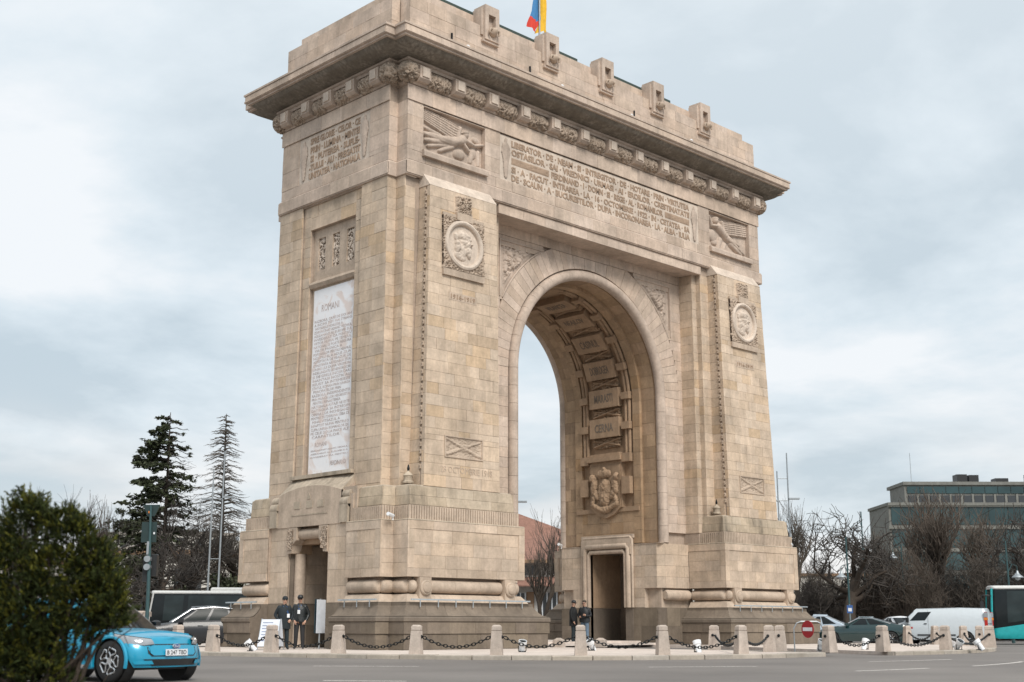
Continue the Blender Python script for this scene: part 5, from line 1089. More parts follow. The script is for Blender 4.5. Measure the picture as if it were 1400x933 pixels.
NE = plain('sign_red', (.33, .010, .018), .5); p_ = gpt(1105, 43.6, .02); o = empty('no_entry_sign', p_, YAW-R(90)+R(-60), 'round red no entry sign with white bar on tubular frame', 'sign')
M = Matrix.Translation((0, -.03, .80)) @ Matrix.Rotation(R(90), 4, 'X')
mb = MB(); mb.lathe([(.001, -.01), (.29, -.01), (.29, .012), (.001, .012)], 36, M, cap=False); mb.build('disc', NE, o)
mb = MB(); mb.box(-.23, .23, -.046, -.0425, .74, .86); mb.build('bar', WHITE, o)
fr = empty('tubular_barrier', gpt(1105, 43.9, .02), YAW-R(90), 'grey tubular barrier frame carrying the no entry sign', 'barrier')
mb = MB(); mb.tube([(-.50, 0, 0), (-.50, 0, .82), (-.40, 0, 1.0), (-.25, 0, 1.06), (.3, 0, 1.06), (.42, 0, 1.0), (.5, 0, .82), (.5, 0, 0)], .022, 8); mb.build('frame_tube', GALV, fr)
for s in (-.5, .5): mb = MB(); mb.box(s-.16, s+.16, -.12, .12, 0, .035); mb.build('foot', RUBBER, fr)

# ---- people
def person(name_label, px, depth, z, rz, jacket, trousers, hat, pose, hem=.92, badge=None, scale=1.0):
    p_ = gpt(px, depth, z); o = empty('person', p_, rz, name_label, 'person'); o.scale = (scale,)*3
    J = {}; V = []; E_ = []; Rr = []
    def v(nm, co, r_, par=None):
        J[nm] = len(V); V.append(co); Rr.append(r_)
        if par: E_.append((J[par], J[nm]))
    v('pelvis', (0, 0, .95), (.155, .115)); v('waist', (0, 0, 1.12), (.145, .11), 'pelvis'); v('chest', (0, .005, 1.33), (.175, .125), 'waist'); v('collar', (0, .01, 1.47), (.10, .085), 'chest'); v('neck', (0, 0, 1.535), (.058, .058), 'collar')
    hx, hy = pose.get('look', (0, -.01))
    v('jaw', (hx*.5, -.015+hy*.5, 1.59), (.070, .082), 'neck'); v('head', (hx, -.012+hy, 1.665), (.080, .098), 'jaw'); v('crown', (hx, .0+hy, 1.74), (.068, .083), 'head')
    for s, sd in ((-1, 'R'), (1, 'L')):
        kn, an = pose['leg'+sd]
        v('hip'+sd, (s*.095, 0, .87), (.105, .11), 'pelvis'); v('knee'+sd, kn, (.078, .08), 'hip'+sd); v('calf'+sd, tuple(.55*a+.45*b_ for a, b_ in zip(kn, an)), (.072, .075), 'knee'+sd); v('ankle'+sd, an, (.058, .06), 'calf'+sd); v('toe'+sd, (an[0]+s*.03, an[1]-.17, .035), (.042, .032), 'ankle'+sd)
        el, wr_, hd = pose['arm'+sd]
        v('sh'+sd, (s*.185, .01, 1.43), (.09, .09), 'chest'); v('el'+sd, el, (.07, .07), 'sh'+sd); v('wr'+sd, wr_, (.05, .048), 'el'+sd); v('hand'+sd, hd, (.038, .024), 'wr'+sd)
        dv = Vector(hd)-Vector(wr_); dv.normalize(); si = dv.cross(Vector((0, 1, 0))); si = si.normalized() if si.length > .1 else Vector((1, 0, 0)); cu = Vector((0, -.5, -.3))
        for f_ in range(4):
            b0 = Vector(hd)+si*(.022*(f_-1.5))+dv*.035; q1 = b0+dv*.03; q2 = q1+(dv+cu*.8).normalized()*(.028 if f_ in (1, 2) else .022)
            v('f%d%s' % (f_, sd), tuple(b0), (.0095, .0095), 'hand'+sd); v('g%d%s' % (f_, sd), tuple(q1), (.009, .009), 'f%d%s' % (f_, sd)); v('h%d%s' % (f_, sd), tuple(q2), (.008, .008), 'g%d%s' % (f_, sd))
        b0 = Vector(hd)-s*si*.036; v('th'+sd, tuple(b0), (.011, .011), 'hand'+sd); v('ti'+sd, tuple(b0-s*si*.012+dv*.035), (.009, .009), 'th'+sd)
    me = bpy.data.meshes.new('skel'); me.from_pydata(V, E_, []); ob = bpy.data.objects.new('skel', me); col.objects.link(ob)
    md = ob.modifiers.new('s', 'SKIN'); 
    for i, r_ in enumerate(Rr): me.skin_vertices[0].data[i].radius = r_
    me.skin_vertices[0].data[0].use_root = True; ob.modifiers.new('u', 'SUBSURF').levels = 1
    dg = bpy.context.evaluated_depsgraph_get(); bm_ = bpy.data.meshes.new_from_object(ob.evaluated_get(dg)); bpy.data.objects.remove(ob); bm_.name = 'body'
    bm_.materials.clear()
    for q in (SKIN, jacket, trousers, PLASTIC): bm_.materials.append(q)
    hands = [Vector(pose['arm'+sd][2]) for sd in 'RL']; wrs = [Vector(pose['arm'+sd][1]) for sd in 'RL']
    for f in bm_.polygons:
        c = f.center
        if c.z > 1.535: k_ = 0
        elif any((c-h).length < .095 and (c-h).length < (c-w_).length*1.1 for h, w_ in zip(hands, wrs)): k_ = 0
        elif c.z < .085: k_ = 3
        elif c.z < .90 and abs(c.x) < .22 and c.y > -.28: k_ = 2
        else: k_ = 1
        f.material_index = k_
    bm_.polygons.foreach_set('use_smooth', [True]*len(bm_.polygons)); link('body', bm_, None, o)
    mb = MB(); rows = []
    for z_, rx, ry, yo in ((hem, .235, .175, 0), (hem+.12, .235, .175, 0), (1.08, .215, .165, 0), (1.25, .23, .17, 0), (1.38, .225, .16, .005), (1.45, .16, .125, .01), (1.52, .085, .085, .012)):
        rows.append([(rx*math.cos(t_), yo+ry*math.sin(t_), z_+.008*math.sin(3*t_)) for t_ in [2*math.pi*i/20 for i in range(21)]])
    mb.grid(rows); mb.build('jacket', jacket, o, smooth=True)
    hc = (hx, -.005+hy, 1.70); mb = MB(); M = Matrix.Translation(hc)
    if hat in ('beanie', 'cap'):
        mb.lathe([(.094, -.015), (.103, .0), (.102, .04), (.085, .085), (.045, .112), (.001, .118)], 16, M, cap=False)
        if hat == 'cap': mb.grid([[(hx+.09*math.cos(t_)*k_, hy-.06-.125*math.sin(t_)*k_, 1.712-.02*k_) for t_ in [math.pi*i/10 for i in range(11)]] for k_ in (.3, 1.0)])
        mb.build('cap' if hat == 'cap' else 'beanie', jacket if hat == 'beanie' else PLASTIC, o, smooth=True)
    else:
        mb.lathe([(.080, -.01), (.090, .03), (.078, .066), (.045, .088), (.001, .094)], 16, Matrix.Translation((hx, .012+hy, 1.71)), cap=False); mb.build('hair', plain('hair', (.05, .035, .025), .7), o, smooth=True)
    mb = MB(); mb.lathe([(.012, 0), (.016, .012), (.003, .05)], 8, Matrix.Translation((hx, hy-.10, 1.645)) @ Matrix.Rotation(R(-12), 4, 'X')); 
    for s in (-1, 1): mb.lathe([(.001, -.012), (.02, 0), (.001, .012)], 8, Matrix.Translation((hx+s*.085, hy+.005, 1.66)) @ Matrix.Rotation(R(90), 4, 'Y') @ Matrix.Scale(1.5, 4, (1, 0, 0)))
    mb.build('nose_and_ears', SKIN, o, smooth=True)
    mb = MB(); 
    for s in (-1, 1): mb.lathe([(.001, -.008), (.014 if pose.get('shades') is None else .030, 0), (.001, .008)], 8, Matrix.Translation((hx+s*.035, hy-.098, 1.672)) @ Matrix.Rotation(R(90), 4, 'X'))
    mb.build('sunglasses' if pose.get('shades') else 'eyes', PLASTIC, o, smooth=True)
    mb = MB(); mb.box(hx-.022, hx+.022, hy-.100, hy-.092, 1.603, 1.610); mb.build('mouth', plain('lips', (.28, .11, .09), .6), o)
    if badge:
        mb = MB(); mb.tube([(-.06, -.10, 1.47), (badge[0], -.180, badge[1]+.06)], .008, 4); mb.tube([(.06, -.10, 1.47), (badge[0], -.180, badge[1]+.06)], .008, 4); mb.build('lanyard', plain('lanyard_blue', (.03, .10, .28), .6), o)
        mb = MB(); mb.box(badge[0]-.045, badge[0]+.045, -.196, -.188, badge[1]-.07, badge[1]+.06); mb.build('badge', WHITE, o)
    return o
JK1 = plain('navy_parka', (.010, .016, .020), .75, var=.3, scale=8, bump=.4); JK2 = plain('black_leather', (.012, .015, .016), .35, var=.4, scale=6, bump=.5); TR1 = plain('dark_teal_trousers', (.012, .022, .028), .8); TR2 = plain('charcoal_trousers', (.022, .022, .024), .8); TR3 = plain('jeans', (.13, .19, .26), .8, var=.25); JK3 = plain('black_coat', (.008, .009, .010), .8, var=.2, bump=.3); JK4 = plain('black_jacket', (.011, .013, .016), .6, var=.3)
stand = {'legR': ((-.11, -.02, .49), (-.12, .02, .085)), 'legL': ((.11, -.02, .49), (.13, .0, .085))}
face = YAW-R(90)
person('man in long dark padded parka and black beanie, hands in pockets', 388, 44.2, .116, face+.35, JK1, TR1, 'beanie', dict(stand, armR=((-.31, .07, 1.16), (-.22, -.08, 1.02), (-.17, -.13, .97)), armL=((.31, .07, 1.16), (.22, -.08, 1.02), (.17, -.13, .97)), look=(.01, -.015)), hem=.70, badge=(.11, 1.15), scale=1.0)
person('man in black leather jacket, grey cap and sunglasses with badge', 409.5, 45.2, .116, face+.05, JK2, TR2, 'cap', dict(stand, armR=((-.29, .05, 1.15), (-.20, -.08, .97), (-.15, -.13, .91)), armL=((.30, .05, 1.15), (.22, -.06, .95), (.18, -.11, .89)), look=(0, -.015), shades=1), hem=.90, badge=(-.02, 1.24), scale=1.04)
person('man in long black coat and black cap seen from the side', 784, 54.5, .20, face+1.25, JK3, TR1, 'cap', dict(stand, armR=((-.28, .04, 1.16), (-.26, -.06, .94), (-.25, -.10, .87)), armL=((.28, -.06, 1.18), (.20, -.26, 1.22), (.17, -.32, 1.25)), look=(0, -.02)), hem=.72)
person('man in black jacket, jeans and sunglasses gesturing with both hands', 799.5, 54.2, .20, face-.45, JK4, TR3, 'none', dict(stand, armR=((-.28, .02, 1.14), (-.14, -.22, 1.08), (-.09, -.27, 1.09)), armL=((.28, .02, 1.14), (.17, -.22, 1.14), (.12, -.28, 1.17)), look=(-.01, -.015), shades=1), hem=.88)
# ================================================================== VEHICLES  (local: +x forward, +y left, z up)
def interp(tab, x):
    if x <= tab[0][0]: return tab[0][1]
    for (a, va), (b_, vb) in zip(tab[:-1], tab[1:]):
        if x <= b_: return va+(vb-va)*(x-a)/(b_-a)
    return tab[-1][1]
def half_perim(x0, x1, w_, rf, rr, nf=5, nc=7, ns=60, bulge=.06):
    """right half outline from front centre to rear centre; returns pts and zone per point"""
    P = []
    for i in range(nf): t_ = i/nf; y = (w_-rf)*t_; P.append((x1+bulge*(1-(t_)**2)*1.0, -y, 'f'))
    for i in range(nc): a = math.pi/2*i/nc; P.append((x1-rf+rf*math.cos(a), -(w_-rf+rf*math.sin(a)), 'fc'))
    for i in range(ns): t_ = i/ns; P.append((x1-rf+(x0+rr-x1+rf)*t_, -w_, 's'))
    for i in range(nc): a = math.pi/2*i/nc; P.append((x0+rr-rr*math.sin(a), -(w_-rr+rr*math.cos(a)), 'rc'))
    for i in range(nf+1): t_ = i/nf; y = (w_-rr)*(1-t_); P.append((x0-bulge*.5*t_*(2-t_), -y, 'r'))
    return P
def vehicle_body(o, mat, x0, x1, w_, belt, wheels, sill=.22, rf=.45, rr=.30, Ra=.36, zw=.33, inset=.09, nose=.12, crown=.05, tail=.05, archmat=None, tuck=.05):
    H = half_perim(x0, x1, w_, rf, rr); nv = 9; mb = MB(); rings = []
    for x, y, zn in H:
        hi = interp(belt, x); lo = sill+(.0 if zn == 's' else .03)
        if zn == 's' or zn in ('fc', 'rc'):
            for xw in wheels:
                d = abs(x-xw)
                if d < Ra and abs(y) > w_*.9: lo = max(lo, zw+math.sqrt(Ra*Ra-d*d))
        row = []
        for j in range(nv):
            v = j/(nv-1); z = lo+(hi-lo)*v; g = (z-sill)/(hi-sill)
            ins = inset*max(0, (g-.62)/.38)**2+tuck*max(0, (.35-g)/.35)**1.5
            fx = 0
            if zn in ('f', 'fc'): fx = -nose*max(0, (g-.35)/.65)**1.7
            if zn in ('r', 'rc'): fx = tail*max(0, (g-.4)/.6)**1.5
            yy = y*(1-ins/max(w_, .1)) if abs(y) > .01 else 0; row.append((x+fx, yy, z))
        rings.append(row)
    mb.grid(rings); mb.grid([[(x, -y, z) for x, y, z in row] for row in rings])
    deck = []
    for row in rings:
        x, y, z = row[-1]; deck.append([(x, y*(1-2*k/8), z+crown*(1-(1-2*k/8)**2)) for k in range(9)])
    mb.grid(deck)
    bm_o = mb.build('body', mat, o, auto=38)
    # dark underbody with wheel wells
    mb = MB(); mb.box(x0+.25, x1-.3, -w_+.10, w_-.10, sill-.02, sill+.34); mb.build('underbody', PLASTIC, o)
    for xw in wheels:
        for s in (-1, 1):
            mb = MB(); M = Matrix.Translation((xw, s*(w_-.27), zw)) @ Matrix.Rotation(R(-90*s), 4, 'X'); mb.lathe([(.001, 0), (Ra+.008, 0), (Ra+.008, .235)], 28, M, cap=False); mb.build('wheel_well', PLASTIC, o)
            if archmat:
                mb = MB(); mb.grid([[(xw+(Ra+q)*math.cos(t_), s*(w_+e_), zw+(Ra+q)*math.sin(t_)) for q, e_ in ((-.005, -.03), (-.003, .008), (.03, .010), (.045, -.03))] for t_ in [R(-15)+R(210)*i/24 for i in range(25)]]); mb.build('arch_trim', archmat, o, auto=40)
    return rings
def cabin(o, mat, base, top, belt, roof, rcorner=.22, wins=((.05, .42), (.47, .80)), bulge=.10, bands=(.10, .86), glass=None, ns=40, windshield=True, crown=.05, sub=.05):
    """base/top = (x_rear, x_front, half width)"""
    glass = glass or GLASS
    A = half_perim(base[0], base[1], base[2], rcorner, rcorner, nf=5, nc=6, ns=ns, bulge=bulge); B = half_perim(top[0], top[1], top[2], rcorner, rcorner, nf=5, nc=6, ns=ns, bulge=bulge*.6); nv = 7
    def pt(i, v, off=0.0):
        a = A[i]; b_ = B[i]; za = interp(belt, a[0])-sub; zb = interp(roof, b_[0]); z = za+(zb-za)*v; bow = .035*math.sin(math.pi*v)
        x = a[0]+(b_[0]-a[0])*v; y = a[1]+(b_[1]-a[1])*v; n = Vector((x-(a[0]+b_[0])*.25, y, 0))
        zn = a[2]; nn = Vector((1, 0)) if zn == 'f' else Vector((-1, 0)) if zn == 'r' else Vector((0, -1)) if zn == 's' else Vector(((1 if zn == 'fc' else -1)*.7, -.7))
        return (x+nn.x*(bow+off), y+nn.y*(bow+off)*(1 if abs(y) > .001 else 0), z+off*.3)
    n = len(A); mb = MB(); rows = [[pt(i, j/(nv-1)) for j in range(nv)] for i in range(n)]
    mb.grid(rows); mb.grid([[(x, -y, z) for x, y, z in r_] for r_ in rows])
    deck = [[(r_[-1][0], r_[-1][1]*(1-2*k/8), r_[-1][2]+crown*(1-(1-2*k/8)**2)) for k in range(9)] for r_ in rows]; mb.grid(deck); cb = mb.build('cabin', mat, o, auto=40)
    i_s = 5+6; n_s = ns
    def pane(name, i0, i1, v0, v1, sides):
        for s in sides:
            mb = MB(); mb.grid([[(lambda p: (p[0], s*p[1], p[2]))(pt(i, v0+(v1-v0)*j/5, .008)) for j in range(6)] for i in range(i0, i1+1)]); mb.build(name, glass, o, smooth=True)
    for a, b_ in wins: pane('side_window', i_s+int(n_s*a), i_s+int(n_s*b_), bands[0]+.08, bands[1], (1, -1))
    for nm, i0, i1 in ((('windscreen', 0, 5+4), ('rear_window', n-1-5-4, n-1)) if windshield else ()):
        mb = MB(); half = [[pt(i, bands[0]+(bands[1]+.06-bands[0])*j/5, .008) for j in range(6)] for i in range(i0, i1+1)]; full = [[(x, -y, z) for x, y, z in r_] for r_ in half[::-1]]+half if nm == 'windscreen' else half+[[(x, -y, z) for x, y, z in r_] for r_ in half[::-1]]
        mb.grid(full); mb.build(nm, glass, o, smooth=True)
    return cb
def wheels(o, xs, w_, r_, rimmat=None, style='multi', tw=.21, inset=.0):
    rimmat = rimmat or CHROME
    for xw in xs:
        for s in (-1, 1):
            M = Matrix.Translation((xw, s*(w_-tw/2-.015-inset), r_)) @ Matrix.Rotation(R(-90*s), 4, 'X')
            h = tw/2; mb = MB(); mb.lathe([(r_*.66, -h), (r_*.9, -h), (r_*.985, -h*.7), (r_, -h*.3), (r_, h*.3), (r_*.985, h*.7), (r_*.9, h), (r_*.68, h), (r_*.66, h*.6)], 36, M, cap=False); t_ = mb.build('tyre', RUBBER, o, auto=50)
            mb = MB(); mb.lathe([(r_*.66, h*.6), (r_*.67, h*.92), (r_*.64, h*.92), (r_*.60, h*.3), (.001, h*.22)], 36, M, cap=False); mb.build('rim_barrel', PLASTIC, t_)
            mb = MB()
            if style == 'flower':
                for k in range(5):
                    a0 = 2*math.pi*k/5
                    pts = [M @ Vector((r_*q*math.cos(a0+da), r_*q*math.sin(a0+da), h*.93)) for q, da in ((.12, .0), (.30, .12), (.42, .42), (.56, .50), (.635, .36), (.60, .0), (.635, -.36), (.56, -.50), (.42, -.42), (.30, -.12), (.12, 0))]
                    mb.tube(pts, [.010]+[.017]*9+[.010], 6)
                mb.lathe([(.001, h*.98), (r_*.16, h*.98), (r_*.18, h*.8)], 20, M, cap=False)
            else:
                k_ = 10 if style == 'multi' else 6
                for k in range(k_):
                    a0 = 2*math.pi*k/k_; p0 = M @ Vector((r_*.1*math.cos(a0), r_*.1*math.sin(a0), h*.85)); p1 = M @ Vector((r_*.62*math.cos(a0), r_*.62*math.sin(a0), h*.8)); mb.tube([p0, p1], [.022, .018], 5)
                mb.lathe([(.001, h*.95), (r_*.14, h*.95), (r_*.16, h*.7)], 16, M, cap=False)
            mb.build('rim_spokes', rimmat, t_, auto=40)
def vpos(name, px, depth, heading_r, heading_f, label, cat='car', z=0.0, group=None):
    h = Vector((_r0.x*heading_r+math.cos(YAW)*heading_f, _r0.y*heading_r+math.sin(YAW)*heading_f)); p_ = gpt(px, depth, z); return empty(name, p_, math.atan2(h.y, h.x), label, cat, group)
# ---- blue hatchback ------------------------------------------------------
BLUE = plain('cyan_paint', (.010, .29, .46), .30, .15, var=.03, coat=.6)
hd = Vector((.25, -.968, 0)); rt = Vector((hd.y, -hd.x, 0)); Aw = on_ground(158, 934); cpos = Aw-hd*1.37-rt*.80-Vector((_r0.x, _r0.y, 0))*.06
car = empty('blue_car', (cpos.x, cpos.y, 0), math.atan2(hd.y, hd.x), 'bright cyan blue hatchback half hidden behind dark evergreen shrub', 'car')
belt = [(-2.1, .95), (-1.6, .98), (.2, .94), (.85, .885), (1.2, .86), (1.6, .82), (1.95, .755), (2.12, .71)]
vehicle_body(car, BLUE, -2.08, 2.02, .89, belt, (-1.28, 1.37), sill=.23, rf=.46, rr=.35, Ra=.40, zw=.36, nose=.10, archmat=BLUE); car.scale = (.95, .95, .95)
cabin(car, BLUE, (-1.95, .98, .80), (-1.55, .18, .60), belt, [(-1.6, 1.40), (-1.0, 1.45), (.2, 1.42)], wins=((.04, .40), (.46, .78)))
wheels(car, (-1.28, 1.37), .89, .365, style='flower')
DK = plain('gloss_black', (.008, .009, .010), .15, spec=.7)
def front_strip(name, pts, mat, par, th=.012):   # flat outline on the nose: pts (y,z), placed on body x by bulge
    def fx(y, z): 
        ay = abs(y); base_x = 2.02+.06*(1-min(1, ay/.43)**2) if ay < .43 else 2.02-.46+.46*math.cos(math.asin(min(1, (ay-.43)/.46))); g = (z-.23)/(.47); return base_x-.10*max(0, (min(g, 1)-.35)/.65)**1.7
    mb = MB(); k = len(pts); mb.add([(fx(y, z)+th, y, z) for y, z in pts]+[(fx(y, z)-.02, y, z) for y, z in pts], [tuple(range(k))]+[(i, (i+1) % k, k+(i+1) % k, k+i) for i in range(k)]); return mb.build(name, mat, par), fx
def strip_grid(name, rows, mat, par, th):       # rows of (y,z) lines so curved panels follow the nose
    _, fx = None, None
    def fx(y, z):
        ay = abs(y); base_x = 2.02+.06*(1-min(1, ay/.43)**2) if ay < .43 else 2.02-.46+.46*math.cos(math.asin(min(1, (ay-.43)/.46))); g = (z-.23)/(.47); return base_x-.10*max(0, (min(g, 1)-.35)/.65)**1.7
    mb = MB(); mb.grid([[(fx(y, z)+th, y, z) for y, z in r_] for r_ in rows]); return mb.build(name, mat, par, smooth=True)
def span(y0, y1, z, n=15): return [(y0+(y1-y0)*i/(n-1), z) for i in range(n)]
strip_grid('grille_surround', [span(-.50, .50, .655), span(-.57, .57, .60), span(-.57, .57, .50), span(-.50, .50, .445)], DK, car, .010)
strip_grid('grille_panel', [span(-.475, .475, .635), span(-.53, .53, .595), span(-.53, .53, .505), span(-.47, .47, .462)], BLUE, car, .020)
strip_grid('lower_intake', [span(-.66, .66, .40), span(-.56, .56, .345), span(-.50, .50, .285)], DK, car, .012)
for s in (-1, 1):
    strip_grid('intake_fin', [span(s*.80, s*.52, .375, 7), span(s*.78, s*.48, .315, 7)], BLUE, car, .03)
    # headlamp: swept almond on the corner
    pr = [(1.93, .46, .735), (1.86, .60, .755), (1.74, .715, .775), (1.58, .80, .80), (1.42, .845, .825)]; lo = [(1.985, .43, .655), (1.925, .61, .635), (1.815, .735, .635), (1.66, .83, .665), (1.44, .868, .79)]
    def lamp(nm, a, b_, mat, th, par):
        mb = MB(); mb.grid([[(x+th*.8, s*(y+th*.8), z+th*.3) for x, y, z in a], [((x+u)/2+th*1.3+.012, s*((y+v)/2+th*1.3+.012), (z+q)/2+th) for (x, y, z), (u, v, q) in zip(a, b_)], [(x+th*.8, s*(y+th*.8), z) for x, y, z in b_]]); return mb.build(nm, mat, par, smooth=True)
    hl = lamp('headlight', pr, lo, HEADL, .018, car); lamp('headlight_edge', [(x, y, z+.012) for x, y, z in pr], [(x, y, z-.012) for x, y, z in lo], DK, .010, hl)
    mb = MB(); mb.lathe([(.001, .03), (.05, .025), (.06, -.02)], 14, Matrix.Translation((1.86, s*.66, .705)) @ Matrix.Rotation(R(90), 4, 'Y') @ Matrix.Rotation(R(-35*s), 4, 'X'), cap=False); mb.build('headlight_bulb', CHROME, hl)
    mb = MB(); mb.bbox(.50, .62, *sorted((s*.88, s*1.0)), .97, 1.07, .03); mb.build('door_mirror', DK, car)
    for x in (.78, -.32): mb = MB(); mb.box(x-.004, x+.004, *sorted((s*.885, s*.897)), .36, .92); mb.build('door_gap', DK, car)
    mb = MB(); mb.box(-.9, .85, *sorted((s*.87, s*.905)), .24, .30); mb.build('sill_trim', CHROME, car)
mb = MB(); mb.hexa([(2.095, -.26, .455), (2.105, -.26, .455), (2.105, .26, .455), (2.095, .26, .455), (2.088, -.26, .565), (2.098, -.26, .565), (2.098, .26, .565), (2.088, .26, .565)]); pl = mb.build('number_plate', WHITE, car)
mb = MB(); place_text(mb, 'plate', (2.104, 0, .51), (0, 1, 0), (-.06, 0, 1), (1, 0, 0), .46, .075); mb.build('plate_text', DK, pl)
Mb = Matrix.Translation((2.075, 0, .615)) @ Matrix.Rotation(R(85), 4, 'Y') @ Matrix.Rotation(R(90), 4, 'Z') @ Matrix.Scale(1.0, 4)
mb = MB(); mb.lathe([(.045, 0), (.042, .018), (.001, .02)], 24, Mb @ Matrix.Scale(2.0, 4, (1, 0, 0)), cap=False); bd = mb.build('badge', CHROME, car)
mb = MB(); mb.lathe([(.036, .019), (.001, .0225)], 24, Mb @ Matrix.Scale(2.0, 4, (1, 0, 0)), cap=False); mb.build('badge_field', plain('badge_blue', (.03, .06, .2), .3), bd)
mb = MB(); place_text(mb, 'ford', (2.100, 0, .617), (0, 1, 0), (-.08, 0, 1), (1, 0, 0), .10, .04); mb.build('badge_script', WHITE, bd)
# ---- black SUV ------------------------------------------------------------
BLK = plain('black_paint', (.010, .012, .016), .38, .0, var=.03, coat=.15)
SUVG = plain('tinted_glass', (.010, .016, .016), .3, var=.1, spec=.15)
c = vpos('black_car', 268, 50.5, -.93, -.30, 'glossy black car with chrome window line before the bus')
belt = [(-2.4, 1.02), (-1.0, 1.08), (.6, 1.04), (1.0, 1.0), (1.7, .92), (2.2, .82), (2.4, .74)]
vehicle_body(c, BLK, -2.35, 2.3, .94, belt, (-1.42, 1.45), sill=.27, rf=.5, rr=.35, Ra=.41, zw=.37)
cabin(c, BLK, (-2.2, 1.05, .84), (-1.65, .15, .62), belt, [(-1.7, 1.58), (-.6, 1.66), (.2, 1.62)], wins=((.05, .38), (.43, .75)), glass=SUVG)
wheels(c, (-1.42, 1.45), .94, .37)
for s in (-1, 1):
    mb = MB(); mb.tube([(.98, s*.86, 1.06), (.25, s*.69, 1.55), (-.6, s*.66, 1.635), (-1.5, s*.68, 1.56), (-2.0, s*.80, 1.2)], .018, 6); mb.build('chrome_line', CHROME, c)
    mb = MB(); mb.box(.55, .75, *sorted((s*.93, s*1.10)), 1.05, 1.19); mb.build('door_mirror', BLK, c); mb = MB(); mb.box(-.2, .0, *sorted((s*.93, s*.955)), .93, .96); mb.build('door_handle', CHROME, c)
    mb = MB(); mb.grid([[(2.05, s*.78, .80), (2.25, s*.60, .78)], [(2.10, s*.80, .70), (2.32, s*.60, .68)]]); mb.build('headlight', HEADL, c)
# ---- buses ------------------------------------------------------------------
def bus(o, mat, roofmat, L_, skirt=1.05, H=2.95, slant=False, W=1.25, glassmat=None):
    h = L_/2; belt = [(-h, H), (h, H)]
    vehicle_body(o, mat, -h, h, W, [(-h, skirt), (h, skirt)] if not slant else [(-h, 1.25), (h-3.0, 1.25), (h-1.2, .98), (h, .80)], (-h+3.2, h-2.75), sill=.30, rf=.25, rr=.2, Ra=.54, zw=.48, inset=0, nose=0, crown=0, tail=0)
    bl = [(-h, skirt), (h, skirt)] if not slant else [(-h, 1.25), (h-3.0, 1.25), (h-1.2, .98), (h, .80)]
    cabin(o, glassmat or GLASS, (-h+.01, h-.01, W-.012), (-h+.06, h-.10, W-.06), bl, [(-h, H-.16), (h, H-.16)], rcorner=.22, wins=((.05, .16), (.18, .30), (.32, .45), (.47, .60), (.62, .75), (.77, .90)), bulge=.04, bands=(.02, .93), glass=MAT['bus_window'], windshield=True, crown=.0, sub=.01)
    A = half_perim(-h+.03, h-.06, W-.05, .25, .2); mb = MB(); mb.grid([[(x, y, H-.18), (x, y*1.02, H-.12), (x, y*.97, H-.03), (x*.99, y*.9, H)] for x, y, z in A]); mb.grid([[(x, -y, H-.18), (x, -y*1.02, H-.12), (x, -y*.97, H-.03), (x*.99, -y*.9, H)] for x, y, z in A]); mb.grid([[(x*.99, y*.9*(1-2*k/4), H+.02*(1-abs(1-2*k/4))) for k in range(5)] for x, y, z in A]); mb.build('roof', roofmat, o, auto=40)
    wheels(o, (-h+3.2, h-2.75), W, .48, style='six', tw=.28)
    mb = MB(); mb.box(h-.05, h+.28, W-.05, W+.02, 2.45, 2.5); mb.tube([(h+.05, W, 2.5), (h+.42, W+.05, 2.5), (h+.45, W+.08, 2.1)], .03, 6); mb.build('mirror_arm', PLASTIC, o); mb = MB(); mb.box(h+.36, h+.52, W-.02, W+.16, 1.75, 2.2); mb.build('mirror', PLASTIC, o)
plain('bus_window', (.022, .032, .034), .08, 0, var=.6, scale=.8, spec=.3)
OFFW = plain('bus_white', (.60, .60, .58), .4); TEAL = plain('bus_turquoise', (.012, .36, .38), .35, coat=.4)
c = vpos('city_bus', 340, 77, -.985, -.17, 'dark windowed white roofed bus behind the black car', 'bus'); bus(c, PLASTIC, OFFW, 11.5, H=2.95)
mb = MB(); mb.bbox(-3.5, 2.3, -.8, .8, 2.95, 3.16, .08); mb.build('roof_unit', OFFW, c)
for s in (-1, 1): mb = MB(); mb.tube([(5.78, s*1.20, .5), (5.72, s*1.2, 1.6), (5.55, s*1.16, 2.85)], .05, 6); mb.build('corner_pillar', OFFW, c)
c = vpos('city_bus', 1507, 66, -.97, .24, 'turquoise bus with black window band and white roof edge', 'bus'); bus(c, TEAL, OFFW, 11.0, slant=True, H=3.0)
for s in (-1, 1): mb = MB(); mb.tube([(5.50, s*1.20, .5), (5.47, s*1.2, 1.6), (5.40, s*1.16, 2.85)], .055, 6); mb.build('corner_pillar', TEAL, c)
mb = MB(); place_text(mb, 'busnum', (2.7, 1.262, 1.52), (-1, 0, 0), (0, 0, 1), (0, 1, 0), .5, .12); mb.build('fleet_number', WHITE, c)
for x, z in ((3.55, .85), (3.4, .42)): mb = MB(); mb.box(x-.05, x+.05, 1.245, 1.265, z-.03, z+.03); mb.build('marker_lamp', REDL, c)
